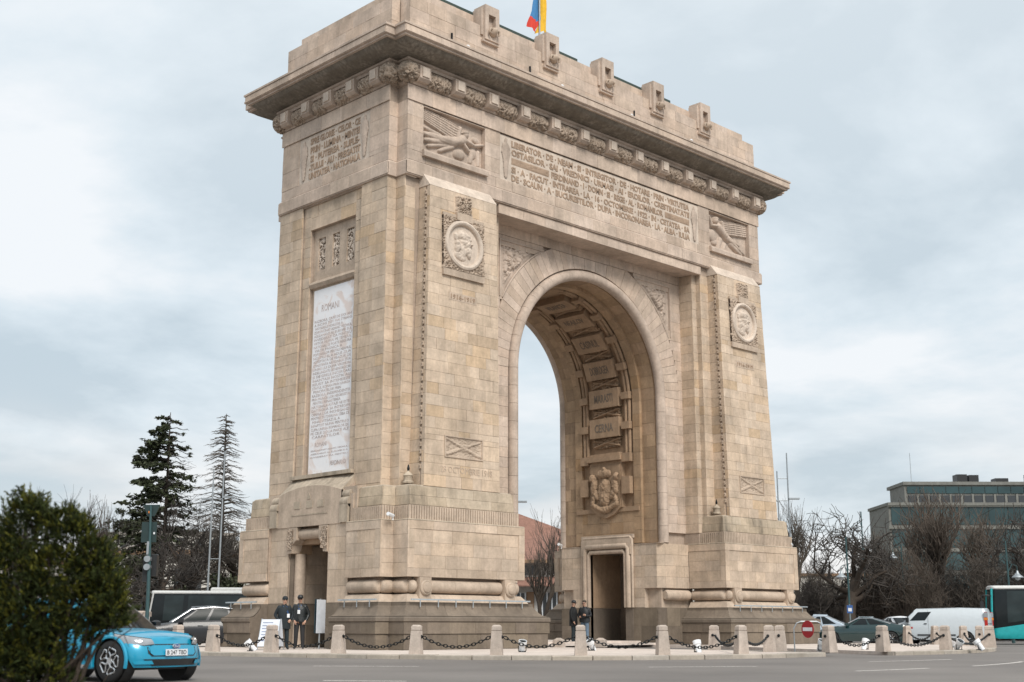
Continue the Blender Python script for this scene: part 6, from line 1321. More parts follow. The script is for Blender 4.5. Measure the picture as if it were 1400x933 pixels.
# ---- white van ---------------------------------------------------------------
VANW = plain('van_white', (.62, .68, .72), .3, coat=.6, var=.03)
c = vpos('white_van', 1284, 65, -.88, .475, 'white panel van with red tail lamps parked beside the turquoise bus', 'van')
belt = [(-2.5, 1.12), (.6, 1.12), (1.6, 1.10), (2.0, 1.02), (2.3, .92), (2.5, .76)]
vehicle_body(c, VANW, -2.48, 2.40, .98, belt, (-1.45, 1.50), sill=.26, rf=.5, rr=.12, Ra=.37, zw=.34, inset=.02, nose=.16, tail=.02)
cabin(c, VANW, (-2.47, 1.72, .965), (-2.36, 1.0, .80), belt, [(-2.4, 1.76), (-1.0, 1.80), (.8, 1.76)], rcorner=.14, wins=((.05, .27),), bands=(.12, .80), bulge=.12)
for q in list(c.children):
    if q.name.startswith('rear_window'): bpy.data.objects.remove(q)
wheels(c, (-1.45, 1.50), .98, .33, style='six')
for s in (-1, 1):
    mb = MB(); mb.box(-2.50, -2.36, *sorted((s*.90, s*.985)), .95, 1.62); tl = mb.build('tail_lamp', REDL, c); mb = MB(); mb.box(-2.515, -2.34, *sorted((s*.895, s*.992)), 1.22, 1.34); mb.build('indicator_lens', ORANGEL, tl); mb = MB(); mb.box(-2.515, -2.34, *sorted((s*.895, s*.992)), 1.36, 1.6); mb.build('reverse_lens', HEADL, tl)
    mb = MB(); mb.box(-.95, .9, *sorted((s*.975, s*.995)), .47, .53); mb.build('rub_strip', PLASTIC, c); mb = MB(); mb.box(1.28, 1.42, *sorted((s*1.0, s*1.18)), 1.12, 1.36); mb.build('door_mirror', PLASTIC, c)
    mb = MB(); mb.box(.42, .56, *sorted((s*.975, s*1.0)), 1.03, 1.07); mb.build('door_handle', PLASTIC, c); mb = MB(); mb.box(.34, .346, *sorted((s*.976, s*.984)), .4, 1.75); mb.build('door_gap', PLASTIC, c)
    mb = MB(); mb.grid([[(2.0, s*.80, .95), (2.25, s*.62, .90)], [(2.05, s*.84, .80), (2.36, s*.62, .75)]]); mb.build('headlight', HEADL, c)
# ---- saloons behind the right island -------------------------------------------
def saloon(o, mat, L_=4.7, W=.91, H=1.42, fast=False, wheelr=.33):
    h = L_/2; belt = [(-h, .98), (-h*.6, 1.0), (h*.25, .95), (h*.55, .90), (h*.85, .78), (h, .68)]
    vehicle_body(o, mat, -h+.03, h-.08, W, belt, (-h*.60, h*.62), sill=.22, rf=.48, rr=.36, Ra=.38, zw=wheelr)
    cabin(o, mat, (-h*.86 if fast else -h*.72, h*.40, W-.08), (-h*.22, h*.06, W-.29), belt, [(-h*.5, H-.03), (0, H)], wins=((.05, .44), (.49, .86)))
    wheels(o, (-h*.60, h*.62), W, wheelr)
    for s in (-1, 1):
        mb = MB(); mb.tube([(h*.36, s*(W-.06), .98), (h*.06, s*(W-.26), H-.06), (-h*.22, s*(W-.26), H-.06), (-h*.60, s*(W-.10), 1.05)], .016, 6); mb.build('chrome_line', CHROME, o)
        mb = MB(); mb.box(h*.26, h*.26+.17, *sorted((s*W, s*(W+.16))), .96, 1.08); mb.build('door_mirror', mat, o); mb = MB(); mb.box(-h+.0, -h+.15, *sorted((s*.45, s*(W-.12))), .80, .90); mb.build('tail_lamp', REDL, o)
GRN = plain('dark_green_paint', (.008, .035, .038), .16, .2, coat=1.0, var=.03); SLV = plain('pale_blue_paint', (.42, .50, .58), .3, .2, coat=.6, var=.03); WHC = plain('white_paint', (.70, .72, .74), .3, coat=.6, var=.03); ORC = plain('orange_paint', (.55, .20, .08), .4, coat=.3)
c = vpos('green_coupe', 1180, 63, -.93, .36, 'dark green coupe with chrome window line behind bollards', 'car'); saloon(c, GRN, 4.6, H=1.36, fast=True, wheelr=.34)
c = vpos('pale_blue_car', 1118, 66, -.96, .25, 'pale blue saloon half hidden behind the arch plinth', 'car'); saloon(c, SLV, 4.5, H=1.48)
c = vpos('white_minibus', 1182, 97, -.9, .4, 'white van roof showing behind the dark green coupe', 'van'); vehicle_body(c, WHC, -2.4, 2.4, .98, [(-2.4, 1.1), (2.4, 1.0)], (-1.4, 1.5), rf=.4, rr=.15, inset=.02); cabin(c, WHC, (-2.38, 1.6, .96), (-2.3, .8, .82), [(-2.4, 1.1), (2.4, 1.0)], [(-2.4, 1.95), (1, 1.92)], rcorner=.14, wins=((.05, .27),)); wheels(c, (-1.4, 1.5), .98, .33)
c = vpos('white_car', 1231, 80, .35, -.93, 'white car facing the viewer between coupe and van', 'car'); saloon(c, WHC, 4.3, H=1.5)
c = vpos('orange_van', 1231, 92, -.9, .4, 'orange roofed van showing above the white car', 'van'); vehicle_body(c, ORC, -2.4, 2.4, .95, [(-2.4, 1.1), (2.4, 1.0)], (-1.4, 1.5), rf=.4, rr=.15, inset=.02); cabin(c, ORC, (-2.38, 1.6, .93), (-2.3, .8, .80), [(-2.4, 1.1), (2.4, 1.0)], [(-2.4, 1.62), (1, 1.60)], rcorner=.14, wins=((.05, .27), (.32, .6))); wheels(c, (-1.4, 1.5), .95, .33)
# ================================================================== TREES
BARK = stone('bark', (.060, .046, .036), dirt=.3, scale=3); BARK_L = stone('pale_bark', (.15, .115, .085), dirt=.3, scale=3); TWIG = plain('twigs', (.098, .082, .068), .9, var=.3, scale=.4); TWIG_R = plain('russet_twigs', (.105, .083, .066), .9, var=.35, scale=.4); TWIG_D = plain('dark_twigs', (.052, .044, .038), .9, var=.3, scale=.4)
def leafmat(name, c):
    m, n, l, b = new_mat(name); a = n.new('ShaderNodeAttribute'); a.attribute_name = 'tint'; mm = n.new('ShaderNodeMix'); mm.data_type = 'RGBA'; mm.blend_type = 'MULTIPLY'; mm.inputs[0].default_value = 1; mm.inputs[6].default_value = (*c, 1); l.new(a.outputs['Color'], mm.inputs[7]); l.new(mm.outputs[2], b.inputs['Base Color']); b.inputs['Roughness'].default_value = .7; b.inputs['Specular IOR Level'].default_value = .2; return m
NEEDLE = leafmat('conifer_needles', (.046, .052, .032)); JUNI = leafmat('juniper_sprays', (.042, .052, .018))
class Fast:                                     # fast twig collector: 3-sided tapered sticks
    def __init__(s): s.v = []; s.f = []
    def stick(s, pts, r0, r1, n=3):
        m_ = len(pts); k = len(s.v)
        for i, p in enumerate(pts):
            d = (pts[min(i+1, m_-1)]-pts[max(i-1, 0)]); d.normalize(); a = d.cross(Vector((.31, .2, .93))); 
            if a.length < .05: a = d.cross(Vector((1, 0, 0)))
            a.normalize(); b_ = d.cross(a); r_ = r0+(r1-r0)*i/(m_-1)
            for j in range(n): t_ = 2*math.pi*j/n; q = p+(a*math.cos(t_)+b_*math.sin(t_))*r_; s.v.append((q.x, q.y, q.z))
        for i in range(m_-1):
            for j in range(n): s.f.append((k+i*n+j, k+i*n+(j+1) % n, k+(i+1)*n+(j+1) % n, k+(i+1)*n+j))
    def build(s, name, mat, parent, smooth=True):
        me = bpy.data.meshes.new(name); me.from_pydata(s.v, [], s.f); me.update()
        if smooth: me.polygons.foreach_set('use_smooth', [True]*len(me.polygons))
        return link(name, me, mat, parent)
def rvec(rs): return Vector((rs.gauss(0, 1), rs.gauss(0, 1), rs.gauss(0, 1))).normalized()
def bare_tree(o, seed, h, trunk_h=.25, spread=.55, up=.25, kids=(6, 6, 5), r0=None, wob=.18, bark=None, twig=None, lean=(0, 0), minr=.012, multi=1, ratio=.62):
    rs = random.Random(seed); T = Fast(); C_ = Fast(); r0 = r0 or h*.022
    def grow(p, d, ln, r_, lev):
        n_ = 5 if lev < 2 else 3; pts = [p.copy()]; q = p.copy(); dd = d.copy()
        for i in range(n_):
            dd = (dd+rvec(rs)*wob+Vector((0, 0, up*.35 if lev else 0))).normalized(); q = q+dd*(ln/n_); pts.append(q.copy())
        re = max(minr*.6, r_*(.55 if lev == 0 else .3)); (T if lev < 2 else C_).stick(pts, max(r_, minr), re, 7 if lev == 0 else 5 if lev == 1 else 3)
        if lev >= len(kids): return
        for k in range(kids[lev]):
            t_ = rs.uniform(.45 if lev == 0 else .25, 1.0) if k else 1.0
            f = t_*n_; i = min(int(f), n_-1); b0 = pts[i].lerp(pts[i+1], f-i); ax = (pts[i+1]-pts[i]).normalized(); s_ = rvec(rs); s_ = (s_-ax*s_.dot(ax)).normalized()
            nd_ = (ax*(1-spread)+s_*spread*rs.uniform(.7, 1.4)+Vector((0, 0, up))).normalized(); grow(b0, nd_, ln*ratio*rs.uniform(.7, 1.25), r_*(.62 if lev == 0 else .5)*(1-.3*t_)+.002, lev+1)
    for m_ in range(multi):
        a = rs.uniform(0, 6.28); d = Vector((lean[0]+.25*(multi > 1)*math.cos(a), lean[1]+.25*(multi > 1)*math.sin(a), 1)).normalized(); grow(Vector((.12*(multi > 1)*math.cos(a), .12*(multi > 1)*math.sin(a), -.05)), d, h*(trunk_h if multi == 1 else trunk_h*rs.uniform(.8, 1.1))*1.6, r0, 0)
    zmax = max(v[2] for v in C_.v) if C_.v else h; k = h/zmax
    for F_ in (T, C_): F_.v = [(x*k, y*k, z*k) for x, y, z in F_.v]
    T.build('trunk', bark or BARK, o); C_.build('crown', twig or TWIG, o)
def lean_px(px, top, k=1.0): return px-k*(856-top)*(735-px)/7300
def tree_at(px, depth, top, label, seed, **kw):
    px = lean_px(px, top, .8); h = .92+(856-top)*depth/FPX; o = empty('bare_tree', gpt(px, depth), random.Random(seed).uniform(0, 6), label, 'tree', kw.pop('group', 'bare winter trees')); bare_tree(o, seed, h, **kw); return o
G2 = 'bare trees of the park'
# right: old pollard-like tree by the lamp, bushy crowns, thicket
tree_at(1152, 82, 690, 'gnarled dark bare tree with thick twisting limbs by teal lamp post', 11, trunk_h=.30, spread=.75, up=.12, kids=(6, 6, 6, 4), wob=.34, r0=.42, twig=TWIG_D, bark=BARK, minr=.022, group=G2)
tree_at(1095, 100, 672, 'slender pale bare tree rising behind the right pier', 12, trunk_h=.32, spread=.45, up=.4, kids=(10, 8, 7), twig=TWIG, bark=BARK_L, minr=.017, group=G2)
tree_at(1270, 88, 660, 'broad bare tree with fan of upright brown twigs before the glass offices', 13, trunk_h=.2, spread=.5, up=.35, kids=(12, 9, 8), twig=TWIG_R, minr=.018, group=G2)
tree_at(1392, 78, 662, 'dark bare tree with heavy limbs above the turquoise bus', 14, trunk_h=.26, spread=.62, up=.2, kids=(10, 8, 7), wob=.28, twig=TWIG_D, minr=.02, group=G2)
tree_at(1328, 96, 680, 'brown bare tree crown between glass offices and the bus', 15, trunk_h=.2, spread=.55, up=.3, kids=(11, 9, 7), twig=TWIG_R, minr=.018, group=G2)
tree_at(1200, 95, 706, 'bare tree crown beneath the left end of the glass offices', 16, trunk_h=.22, spread=.6, up=.25, kids=(10, 8, 7), twig=TWIG, minr=.018, group=G2)
tree_at(1440, 92, 690, 'bare tree standing past the turquoise bus roof', 17, trunk_h=.22, spread=.55, up=.3, kids=(10, 8, 7), twig=TWIG, minr=.018, group=G2)
def shrub(px, depth, top, wpx, label, seed, twig, n=420, name='bare_shrub', cat='shrub', grp='leafless shrubs of the park'):
    rs = random.Random(seed); h = .92+(856-top)*depth/FPX; w_ = wpx*depth/FPX/2; o = empty(name, gpt(px, depth), 0, label, cat, grp); F_ = Fast()
    for i in range(n):
        a = rs.uniform(0, 6.28); r_ = rs.random()**.6; b0 = Vector((w_*.35*r_*math.cos(a), w_*.35*r_*math.sin(a), 0)); e_ = Vector((w_*r_*math.cos(a)*rs.uniform(.6, 1.15), w_*r_*math.sin(a)*rs.uniform(.6, 1.15), h*math.sqrt(max(.05, 1-r_*r_*.75))*rs.uniform(.55, 1.03)))
        mid = b0.lerp(e_, .5)+rvec(rs)*.12*h+Vector((0, 0, .1*h)); pts = [b0, b0.lerp(mid, .6), mid, e_]; F_.stick(pts, .028, .009)
        for k in range(5):
            t_ = rs.uniform(.35, 1); p_ = mid.lerp(e_, t_) if t_ > .5 else b0.lerp(mid, t_*2); q = p_+(rvec(rs)*.7+Vector((0, 0, .6))).normalized()*h*rs.uniform(.10, .22); F_.stick([p_, p_.lerp(q, .5)+rvec(rs)*.06, q], .012, .006)
    F_.build('twigs', twig, o); m2 = Fast()
    for i in range(7): a = 6.28*i/7+rs.random(); m2.stick([Vector((0, 0, 0)), Vector((w_*.25*math.cos(a), w_*.25*math.sin(a), h*.35)), Vector((w_*.5*math.cos(a), w_*.5*math.sin(a), h*.7))], .06, .02, 5)
    m2.build('stems', BARK, o)
sl = [(1105, 86, 770, 80, 'low dark leafless shrub beside the arch plinth', TWIG_D), (1145, 90, 775, 90, 'leafless shrub behind the gnarled tree trunk', TWIG), (1195, 86, 745, 110, 'tall brown leafless shrub left of the white van', TWIG_R), (1250, 84, 728, 110, 'rounded russet leafless shrub right above the white van', TWIG_R), (1305, 86, 745, 100, 'dense dark leafless shrub above the van tail', TWIG_D), (1350, 85, 738, 100, 'brown leafless shrub beside the turquoise bus', TWIG), (1410, 84, 735, 110, 'dark leafless shrub above the bus roof', TWIG_D), (1225, 92, 760, 120, 'low brown leafless shrub behind the parked cars', TWIG), (1120, 95, 740, 80, 'thin leafless shrub behind the right pier base', TWIG)]
for i, a in enumerate(sl): shrub(a[0], a[1], a[2]+24, a[3], a[4], 30+i, a[5], n=330)
# left: bare trees, two conifers, dark evergreen undergrowth
G3 = 'bare trees left of the arch'
tree_at(112, 96, 664, 'thin bare tree standing above the evergreen shrub', 41, trunk_h=.42, spread=.5, up=.2, kids=(8, 6, 6), twig=TWIG_D, minr=.016, group=G3)
tree_at(156, 108, 676, 'pale poplar-like bare tree with upright twigs by the white building', 42, trunk_h=.3, spread=.28, up=.7, kids=(14, 7, 5), twig=TWIG_R, bark=BARK_L, minr=.018, group=G3)
tree_at(160, 92, 738, 'dark bare tree spreading before the white building', 43, trunk_h=.3, spread=.75, up=.1, kids=(7, 6, 5), wob=.26, twig=TWIG_D, minr=.018, group=G3)
tree_at(10, 100, 668, 'pale bare tree behind the evergreen shrub tip', 44, trunk_h=.3, spread=.5, up=.35, kids=(10, 8, 7), twig=TWIG, bark=BARK_L, minr=.016, group=G3)
tree_at(268, 98, 672, 'dark bare tree between the two tall conifers', 45, trunk_h=.22, spread=.55, up=.25, kids=(10, 8, 7), twig=TWIG_D, minr=.018, group=G3)
tree_at(240, 92, 730, 'tangled dark bare tree above the bus roof', 46, trunk_h=.2, spread=.7, up=.1, kids=(10, 8, 7), wob=.28, twig=TWIG_D, minr=.018, group=G3)
tree_at(330, 104, 690, 'bare tree close to the west edge of the arch', 47, trunk_h=.25, spread=.5, up=.3, kids=(10, 8, 7), twig=TWIG, minr=.017, group=G3)
tree_at(738, 88, 672, 'leafless tree with upright branches seen through the arch opening', 48, trunk_h=.24, spread=.42, up=.42, kids=(9, 6, 5), r0=.20, twig=TWIG, minr=.012, group='trees seen through the arch', multi=2)
def conifer(px, depth, top, label, seed, bare, width):
    px = lean_px(px, top, 1.0); rs = random.Random(seed); h = .92+(856-top)*depth/FPX; o = empty('conifer_tree', gpt(px, depth), 0, label, 'tree'); T = Fast(); B_ = Fast(); mb = MB()
    T.stick([Vector((0, 0, -.1)), Vector((.1, 0, h*.5)), Vector((0, 0, h))], .30, .03, 8); rgt = Vector((_r0.x, _r0.y, 0)); z = h*.16; levels = int(h*3.4)
    for i in range(levels):
        z = h*(.14+.85*(i/levels)); nb = rs.randint(3, 5) if not bare else rs.randint(3, 7)
        for b_ in range(nb):
            a = rs.uniform(0, 6.28); d = Vector((math.cos(a), math.sin(a), 0)); ln = width*(1-z/h)**.62*rs.uniform(.55, 1.15)*(1 if z > h*.3 else .8)+.35
            side = d.dot(rgt); dead = bare or (side > .25 and rs.random() < .93) or (z < h*.32 and rs.random() < .5)
            p0 = Vector((0, 0, min(h*.99, z+rs.uniform(-.35, .35)))); dr = -.22 if not bare else rs.uniform(-.35, .15); pts = [p0, p0+d*ln*.4+Vector((0, 0, ln*(.06 if not bare else .10))), p0+d*ln*.75+Vector((0, 0, ln*dr*.3)), p0+d*ln+Vector((0, 0, ln*dr*(.45)+(.10*ln if not bare else 0)))]
            B_.stick(pts, .05, .014, 4); nt_ = int(ln*(5 if not dead else 4 if not bare else 7))
            for k in range(nt_):
                t_ = rs.uniform(.2, 1); f = t_*3; ii = min(int(f), 2); q = pts[ii].lerp(pts[ii+1], f-ii); sd = d.cross(Vector((0, 0, 1)))*rs.choice((-1, 1)); e_ = q+(sd*rs.uniform(.3, 1)+d*.5+Vector((0, 0, rs.uniform(-.5, .1)))).normalized()*ln*rs.uniform(.14, .32)
                B_.stick([q, q.lerp(e_, .5)+Vector((0, 0, -.03)), e_], .014, .007)
                if dead and not (side > .25 and not bare and rs.random() < .04): continue
                for u in range(9):
                    c = q.lerp(e_, rs.random())+rvec(rs)*.10; a1 = rvec(rs); a1.z *= .5; a1 = a1.normalized(); a2 = a1.cross(rvec(rs)).normalized(); L2 = rs.uniform(.14, .27); W2 = rs.uniform(.05, .11); tv = rs.uniform(.55, 1.5); mb.add([tuple(c-a1*L2-a2*W2*.5), tuple(c+a2*W2), tuple(c+a1*L2), tuple(c-a2*W2)], [(0, 1, 2, 3)], (tv, tv*rs.uniform(.95, 1.15), tv*.9))
    T.build('trunk', BARK, o); B_.build('branches', TWIG_D if not bare else TWIG, o)
    if mb.v:
        me = bpy.data.meshes.new('needles'); me.from_pydata(mb.v, [], mb.f); a = me.color_attributes.new('tint', 'FLOAT_COLOR', 'CORNER'); cs = []
        for t_ in mb.t: cs.extend((*t_, 1.0)*4)
        a.data.foreach_set('color', cs); link('needles', me, NEEDLE, o)
conifer(236, 104, 561, 'tall dark conifer with needles on one side and bare on the other', 5, False, 5.4)
conifer(312, 102, 563, 'tall dying conifer with thin bare branches', 6, True, 3.4)
def evergreen(px, depth, top, wpx, label, seed, n=2600):
    rs = random.Random(seed); h = .92+(856-top)*depth/FPX; w_ = wpx*depth/FPX/2; o = empty('evergreen_shrub', gpt(px, depth), 0, label, 'shrub', 'dark evergreen undergrowth'); mb = MB()
    lob = [(rs.uniform(-.7, .7)*w_, rs.uniform(-.4, .4)*w_, rs.uniform(.35, .75)*h, rs.uniform(.22, .42)*min(w_, h)) for _ in range(11)]
    for i in range(n):
        x, y, z, r_ = rs.choice(lob); d = rvec(rs); c = Vector((x, y, z))+d*r_*rs.uniform(.5, 1.1); c.z = max(.1, c.z-rs.random()*.2*h); a1 = rvec(rs); a2 = a1.cross(rvec(rs)).normalized(); s_ = rs.uniform(.10, .22); tv = rs.uniform(.5, 1.3); mb.add([tuple(c-a1*s_), tuple(c+a2*s_*.5), tuple(c+a1*s_), tuple(c-a2*s_*.5)], [(0, 1, 2, 3)], (tv, tv, tv*.9))
    me = bpy.data.meshes.new('foliage'); me.from_pydata(mb.v, [], mb.f); a = me.color_attributes.new('tint', 'FLOAT_COLOR', 'CORNER'); cs = []
    for t_ in mb.t: cs.extend((*t_, 1.0)*4)
    a.data.foreach_set('color', cs); link('foliage', me, NEEDLE, o); F_ = Fast()
    for i in range(6): F_.stick([Vector((rs.uniform(-.3, .3), rs.uniform(-.3, .3), 0)), Vector((rs.uniform(-.4, .4)*w_, 0, h*.4)), Vector((rs.uniform(-.6, .6)*w_, 0, h*.8))], .07, .02, 5)
    F_.build('stems', BARK, o)
for i, (px, top, w_, lb) in enumerate([(205, 800, 60, 'dark evergreen shrub behind the traffic light pole'), (255, 790, 80, 'dark evergreen shrub above the bus roof'), (312, 762, 70, 'dark evergreen shrub beside the west edge of the arch'), (130, 800, 70, 'dark low evergreen shrub under the white building')]): evergreen(px, 92, top, w_, lb, 70+i)
# ---- foreground juniper ---------------------------------------------------
rs = random.Random(3); DJ = 12.5
jun = empty('juniper_shrub', gpt(70, DJ), 0, 'large dark green feathery juniper shrub hiding half the blue car', 'shrub')
RX = Vector((_r0.x, _r0.y, 0)); FXv = Vector((math.cos(YAW), math.sin(YAW), 0)); kpx = DJ/FPX
def jl(px, py, dd=0.0): return RX*((px-70)*kpx)+FXv*dd+Vector((0, 0, .92-(py-856)*kpx))
lobes = [(30, 720, 46, 52), (35, 690, 20, 26), (95, 725, 42, 38), (92, 705, 26, 22), (18, 775, 60, 50), (85, 775, 62, 48), (128, 775, 34, 40), (60, 825, 75, 42), (120, 825, 48, 36), (150, 800, 26, 30), (10, 850, 60, 40), (95, 862, 60, 26), (-30, 760, 60, 80), (160, 838, 22, 20), (152, 765, 16, 20), (-40, 840, 60, 60), (15, 890, 60, 36), (70, 900, 42, 22), (60, 700, 12, 16), (28, 678, 9, 16), (44, 684, 8, 12), (112, 712, 9, 14), (140, 740, 12, 14), (166, 796, 20, 24), (172, 826, 20, 22), (178, 850, 14, 14)]
lobes = [(70+(x-70)*.90-6, 856+(y-856)*(.93 if y < 856 else 1)+6, a*.84, b*.84) for x, y, a, b in lobes]+[(20, 915, 50, 30), (70, 925, 40, 22), (-20, 900, 40, 40), (45, 890, 40, 24)]
mb = MB(); ST = Fast()
stems = [jl(px, 985, dd) for px, dd in ((20, 0), (40, .1), (60, -.1), (85, .05), (100, 0))]
for i, (cx_, cy_, rx_, ry_) in enumerate(lobes):
    s0 = stems[i % 5]; c = jl(cx_, cy_, rs.uniform(-.15, .15)); ST.stick([s0, s0.lerp(c, .45)+rvec(rs)*.06+Vector((0, 0, .05)), c], .030, .008, 6)
    n_ = int(rx_*ry_*.27)
    for k in range(n_):
        a = rs.uniform(0, 6.28); q = math.sqrt(rs.random())*rs.uniform(.7, 1.0)*(1+.20*math.sin(a*5+i)+.14*math.sin(a*11+i*2)); ph = rs.uniform(-1, 1); edge = q > .8
        p_ = jl(cx_+rx_*q*math.cos(a), cy_-ry_*q*math.sin(a), ph*rx_*kpx*math.sqrt(max(.05, 1-min(1, q*q)))); dr = (p_-c); dr = (dr.normalized() if dr.length > .01 else Vector((0, 0, 1)))+Vector((0, 0, .55))+rvec(rs)*.45; dr.normalize(); ln = rs.uniform(.05, .11)
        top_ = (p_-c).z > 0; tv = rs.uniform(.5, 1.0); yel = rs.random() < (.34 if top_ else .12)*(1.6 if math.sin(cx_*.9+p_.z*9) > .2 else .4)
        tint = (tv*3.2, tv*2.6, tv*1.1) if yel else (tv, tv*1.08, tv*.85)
        for u in range(6):
            dd_ = (dr+rvec(rs)*.55).normalized(); sd = dd_.cross(rvec(rs)).normalized(); b0 = p_+dr*ln*rs.random(); L2 = rs.uniform(.03, .075); W2 = .0042
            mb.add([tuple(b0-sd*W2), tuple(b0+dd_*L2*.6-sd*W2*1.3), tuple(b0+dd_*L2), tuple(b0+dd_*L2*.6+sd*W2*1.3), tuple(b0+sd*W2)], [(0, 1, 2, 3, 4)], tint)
for i in range(900):                            # ragged shoots past the outline
    cx_, cy_, rx_, ry_ = rs.choice(lobes); a = rs.uniform(-.5, 3.6); c = jl(cx_, cy_); q_ = rs.uniform(.45, .95); p_ = jl(cx_+rx_*q_*math.cos(a), cy_-ry_*q_*math.sin(a), rs.uniform(-.3, .1)); d = ((p_-c).normalized()+Vector((0, 0, .7))+rvec(rs)*.35).normalized(); ln = rs.uniform(.07, .19); tv = rs.uniform(.6, 1.1); yel = rs.random() < .4; tint = (tv*3.0, tv*2.5, tv*1.1) if yel else (tv*1.2, tv*1.3, tv)
    ST.stick([p_, p_+d*ln], .004, .002)
    for u in range(26):
        t_ = rs.random(); b0 = p_+d*ln*t_; dd_ = (d+rvec(rs)*.75).normalized(); sd = dd_.cross(rvec(rs)).normalized(); L2 = rs.uniform(.03, .06)*(1.15-t_*.6); W2 = .0045
        mb.add([tuple(b0-sd*W2), tuple(b0+dd_*L2*.6-sd*W2*1.3), tuple(b0+dd_*L2), tuple(b0+dd_*L2*.6+sd*W2*1.3), tuple(b0+sd*W2)], [(0, 1, 2, 3, 4)], tint)
me = bpy.data.meshes.new('foliage'); me.from_pydata(mb.v, [], mb.f); a = me.color_attributes.new('tint', 'FLOAT_COLOR', 'CORNER'); cs = []
for t_ in mb.t: cs.extend((*t_, 1.0)*5)
a.data.foreach_set('color', cs); link('foliage', me, JUNI, jun)
for i in range(26):
    s0 = rs.choice(stems); e_ = jl(rs.uniform(-40, 170), rs.uniform(750, 900), rs.uniform(-.2, .2)); ST.stick([s0, s0.lerp(e_, .5)+rvec(rs)*.1, e_], .012, .004, 4)
ST.stick([jl(140, 905), jl(163, 872), jl(178, 862), jl(196, 838)], .008, .004, 5); ST.stick([jl(170, 868), jl(178, 884)], .005, .003, 4)
ST.build('stems', BARK, jun)
bed = poly_prism('planting_bed', [(p_.x, p_.y) for p_ in (gpt(-250, 9.5), gpt(230, 9.5), gpt(200, 15), gpt(-250, 15))], -.05, .06, plain('soil', (.05, .04, .03), .95))

# ================================================================== BUILDINGS
def local_box(mb, O, U, V, u0, u1, v0, v1, z0, z1):
    P = lambda u, v, z: tuple(O+U*u+V*v+Vector((0, 0, z)))
    mb.hexa([P(u0, v0, z0), P(u1, v0, z0), P(u1, v1, z0), P(u0, v1, z0), P(u0, v0, z1), P(u1, v0, z1), P(u1, v1, z1), P(u0, v1, z1)])
class Bld:
    def __init__(s, name, px, depth, label, rz=0.0):
        s.o = empty(name, gpt(px, depth), YAW-R(90)+rz, label, 'building')
    def part(s, name, mat, u0, u1, v0, v1, z0, z1, parent=None):
        mb = MB(); mb.box(u0, u1, v0, v1, z0, z1); return mb.build(name, mat, parent or s.o)
CONC = stone('pale_concrete', (.33, .30, .27), dirt=.3); TGL = plain('teal_glazing', (.026, .058, .064), .12, .0, var=.35, scale=.25, spec=.5); TGL2 = plain('light_teal_glazing', (.040, .080, .088), .12, 0, var=.3, scale=.3, spec=.5); WSTUC = stone('white_stucco', (.58, .55, .51), dirt=.3); BRN = stone('brown_cornice', (.30, .19, .12), dirt=.3); TILE = stone('roof_tiles', (.27, .15, .115), dirt=.5, dirtcol=(.16, .09, .07), scale=2); DWIN = plain('dim_window', (.05, .055, .06), .15, spec=.4)
OFC = stone('office_concrete', (.20, .20, .185), dirt=.3)
# office block (px 1208 left front edge, depth 190)
ob = Bld('office_building', 1226, 190, 'glass and concrete office block with teal window bands behind the park')
Lu = 48
ob.part('lower_wall', OFC, 0, Lu, .4, 11, 0, 19.2); ob.part('upper_wall', OFC, 3.2, Lu, 2.4, 10, 19.2, 22.2)
ob.part('roof_slab', OFC, 3.0, Lu+.2, 2.1, 11, 22.2, 22.7); ob.part('lower_ledge', OFC, -.2, Lu+.2, -.05, 11.2, 18.85, 19.3)
for z0, z1 in ((16.0, 18.65), (12.6, 15.3), (9.2, 11.9), (5.8, 8.5), (2.4, 5.1)):
    n_ = 16
    for i in range(n_):
        u0 = .3+i*(Lu-.6)/n_; p_ = ob.part('window', TGL if (i*7+int(z0)) % 5 else TGL2, u0+.05, u0+(Lu-.6)/n_-.05, .28, .39, z0, z1)
    ob.part('band', OFC, -.2, Lu, .05, .38, z1+.02, z1+.5)
for i in range(22): ob.part('window', TGL, 3.6+i*2.0, 3.6+i*2.0+1.9, 2.25, 2.39, 20.9, 21.95)
for i in range(26):
    w_ = ob.part('window', DWIN, 3.7+i*1.7, 3.7+i*1.7+1.2, 2.22, 2.395, 19.5, 20.6); ob.part('frame', OFC, 3.7+i*1.7+1.25, 3.7+i*1.7+1.6, 2.15, 2.385, 19.36, 20.8, w_)
for u, w_, h in ((12, 1.6, 1.3), (13.9, 1.5, 1.2), (23.2, 1.2, 1.4), (27, 4.0, 1.6), (33, 1.8, .6), (18, 2, .7)): ob.part('roof_unit', PLASTIC if w_ < 3 else OFC, u, u+w_, 4, 6, 22.75, 22.75+h)
mb = MB(); mb.tube([(5.2, 5, 22.7), (5.2, 5, 27.5)], .05, 5); mb.build('antenna', GALV, ob.o)
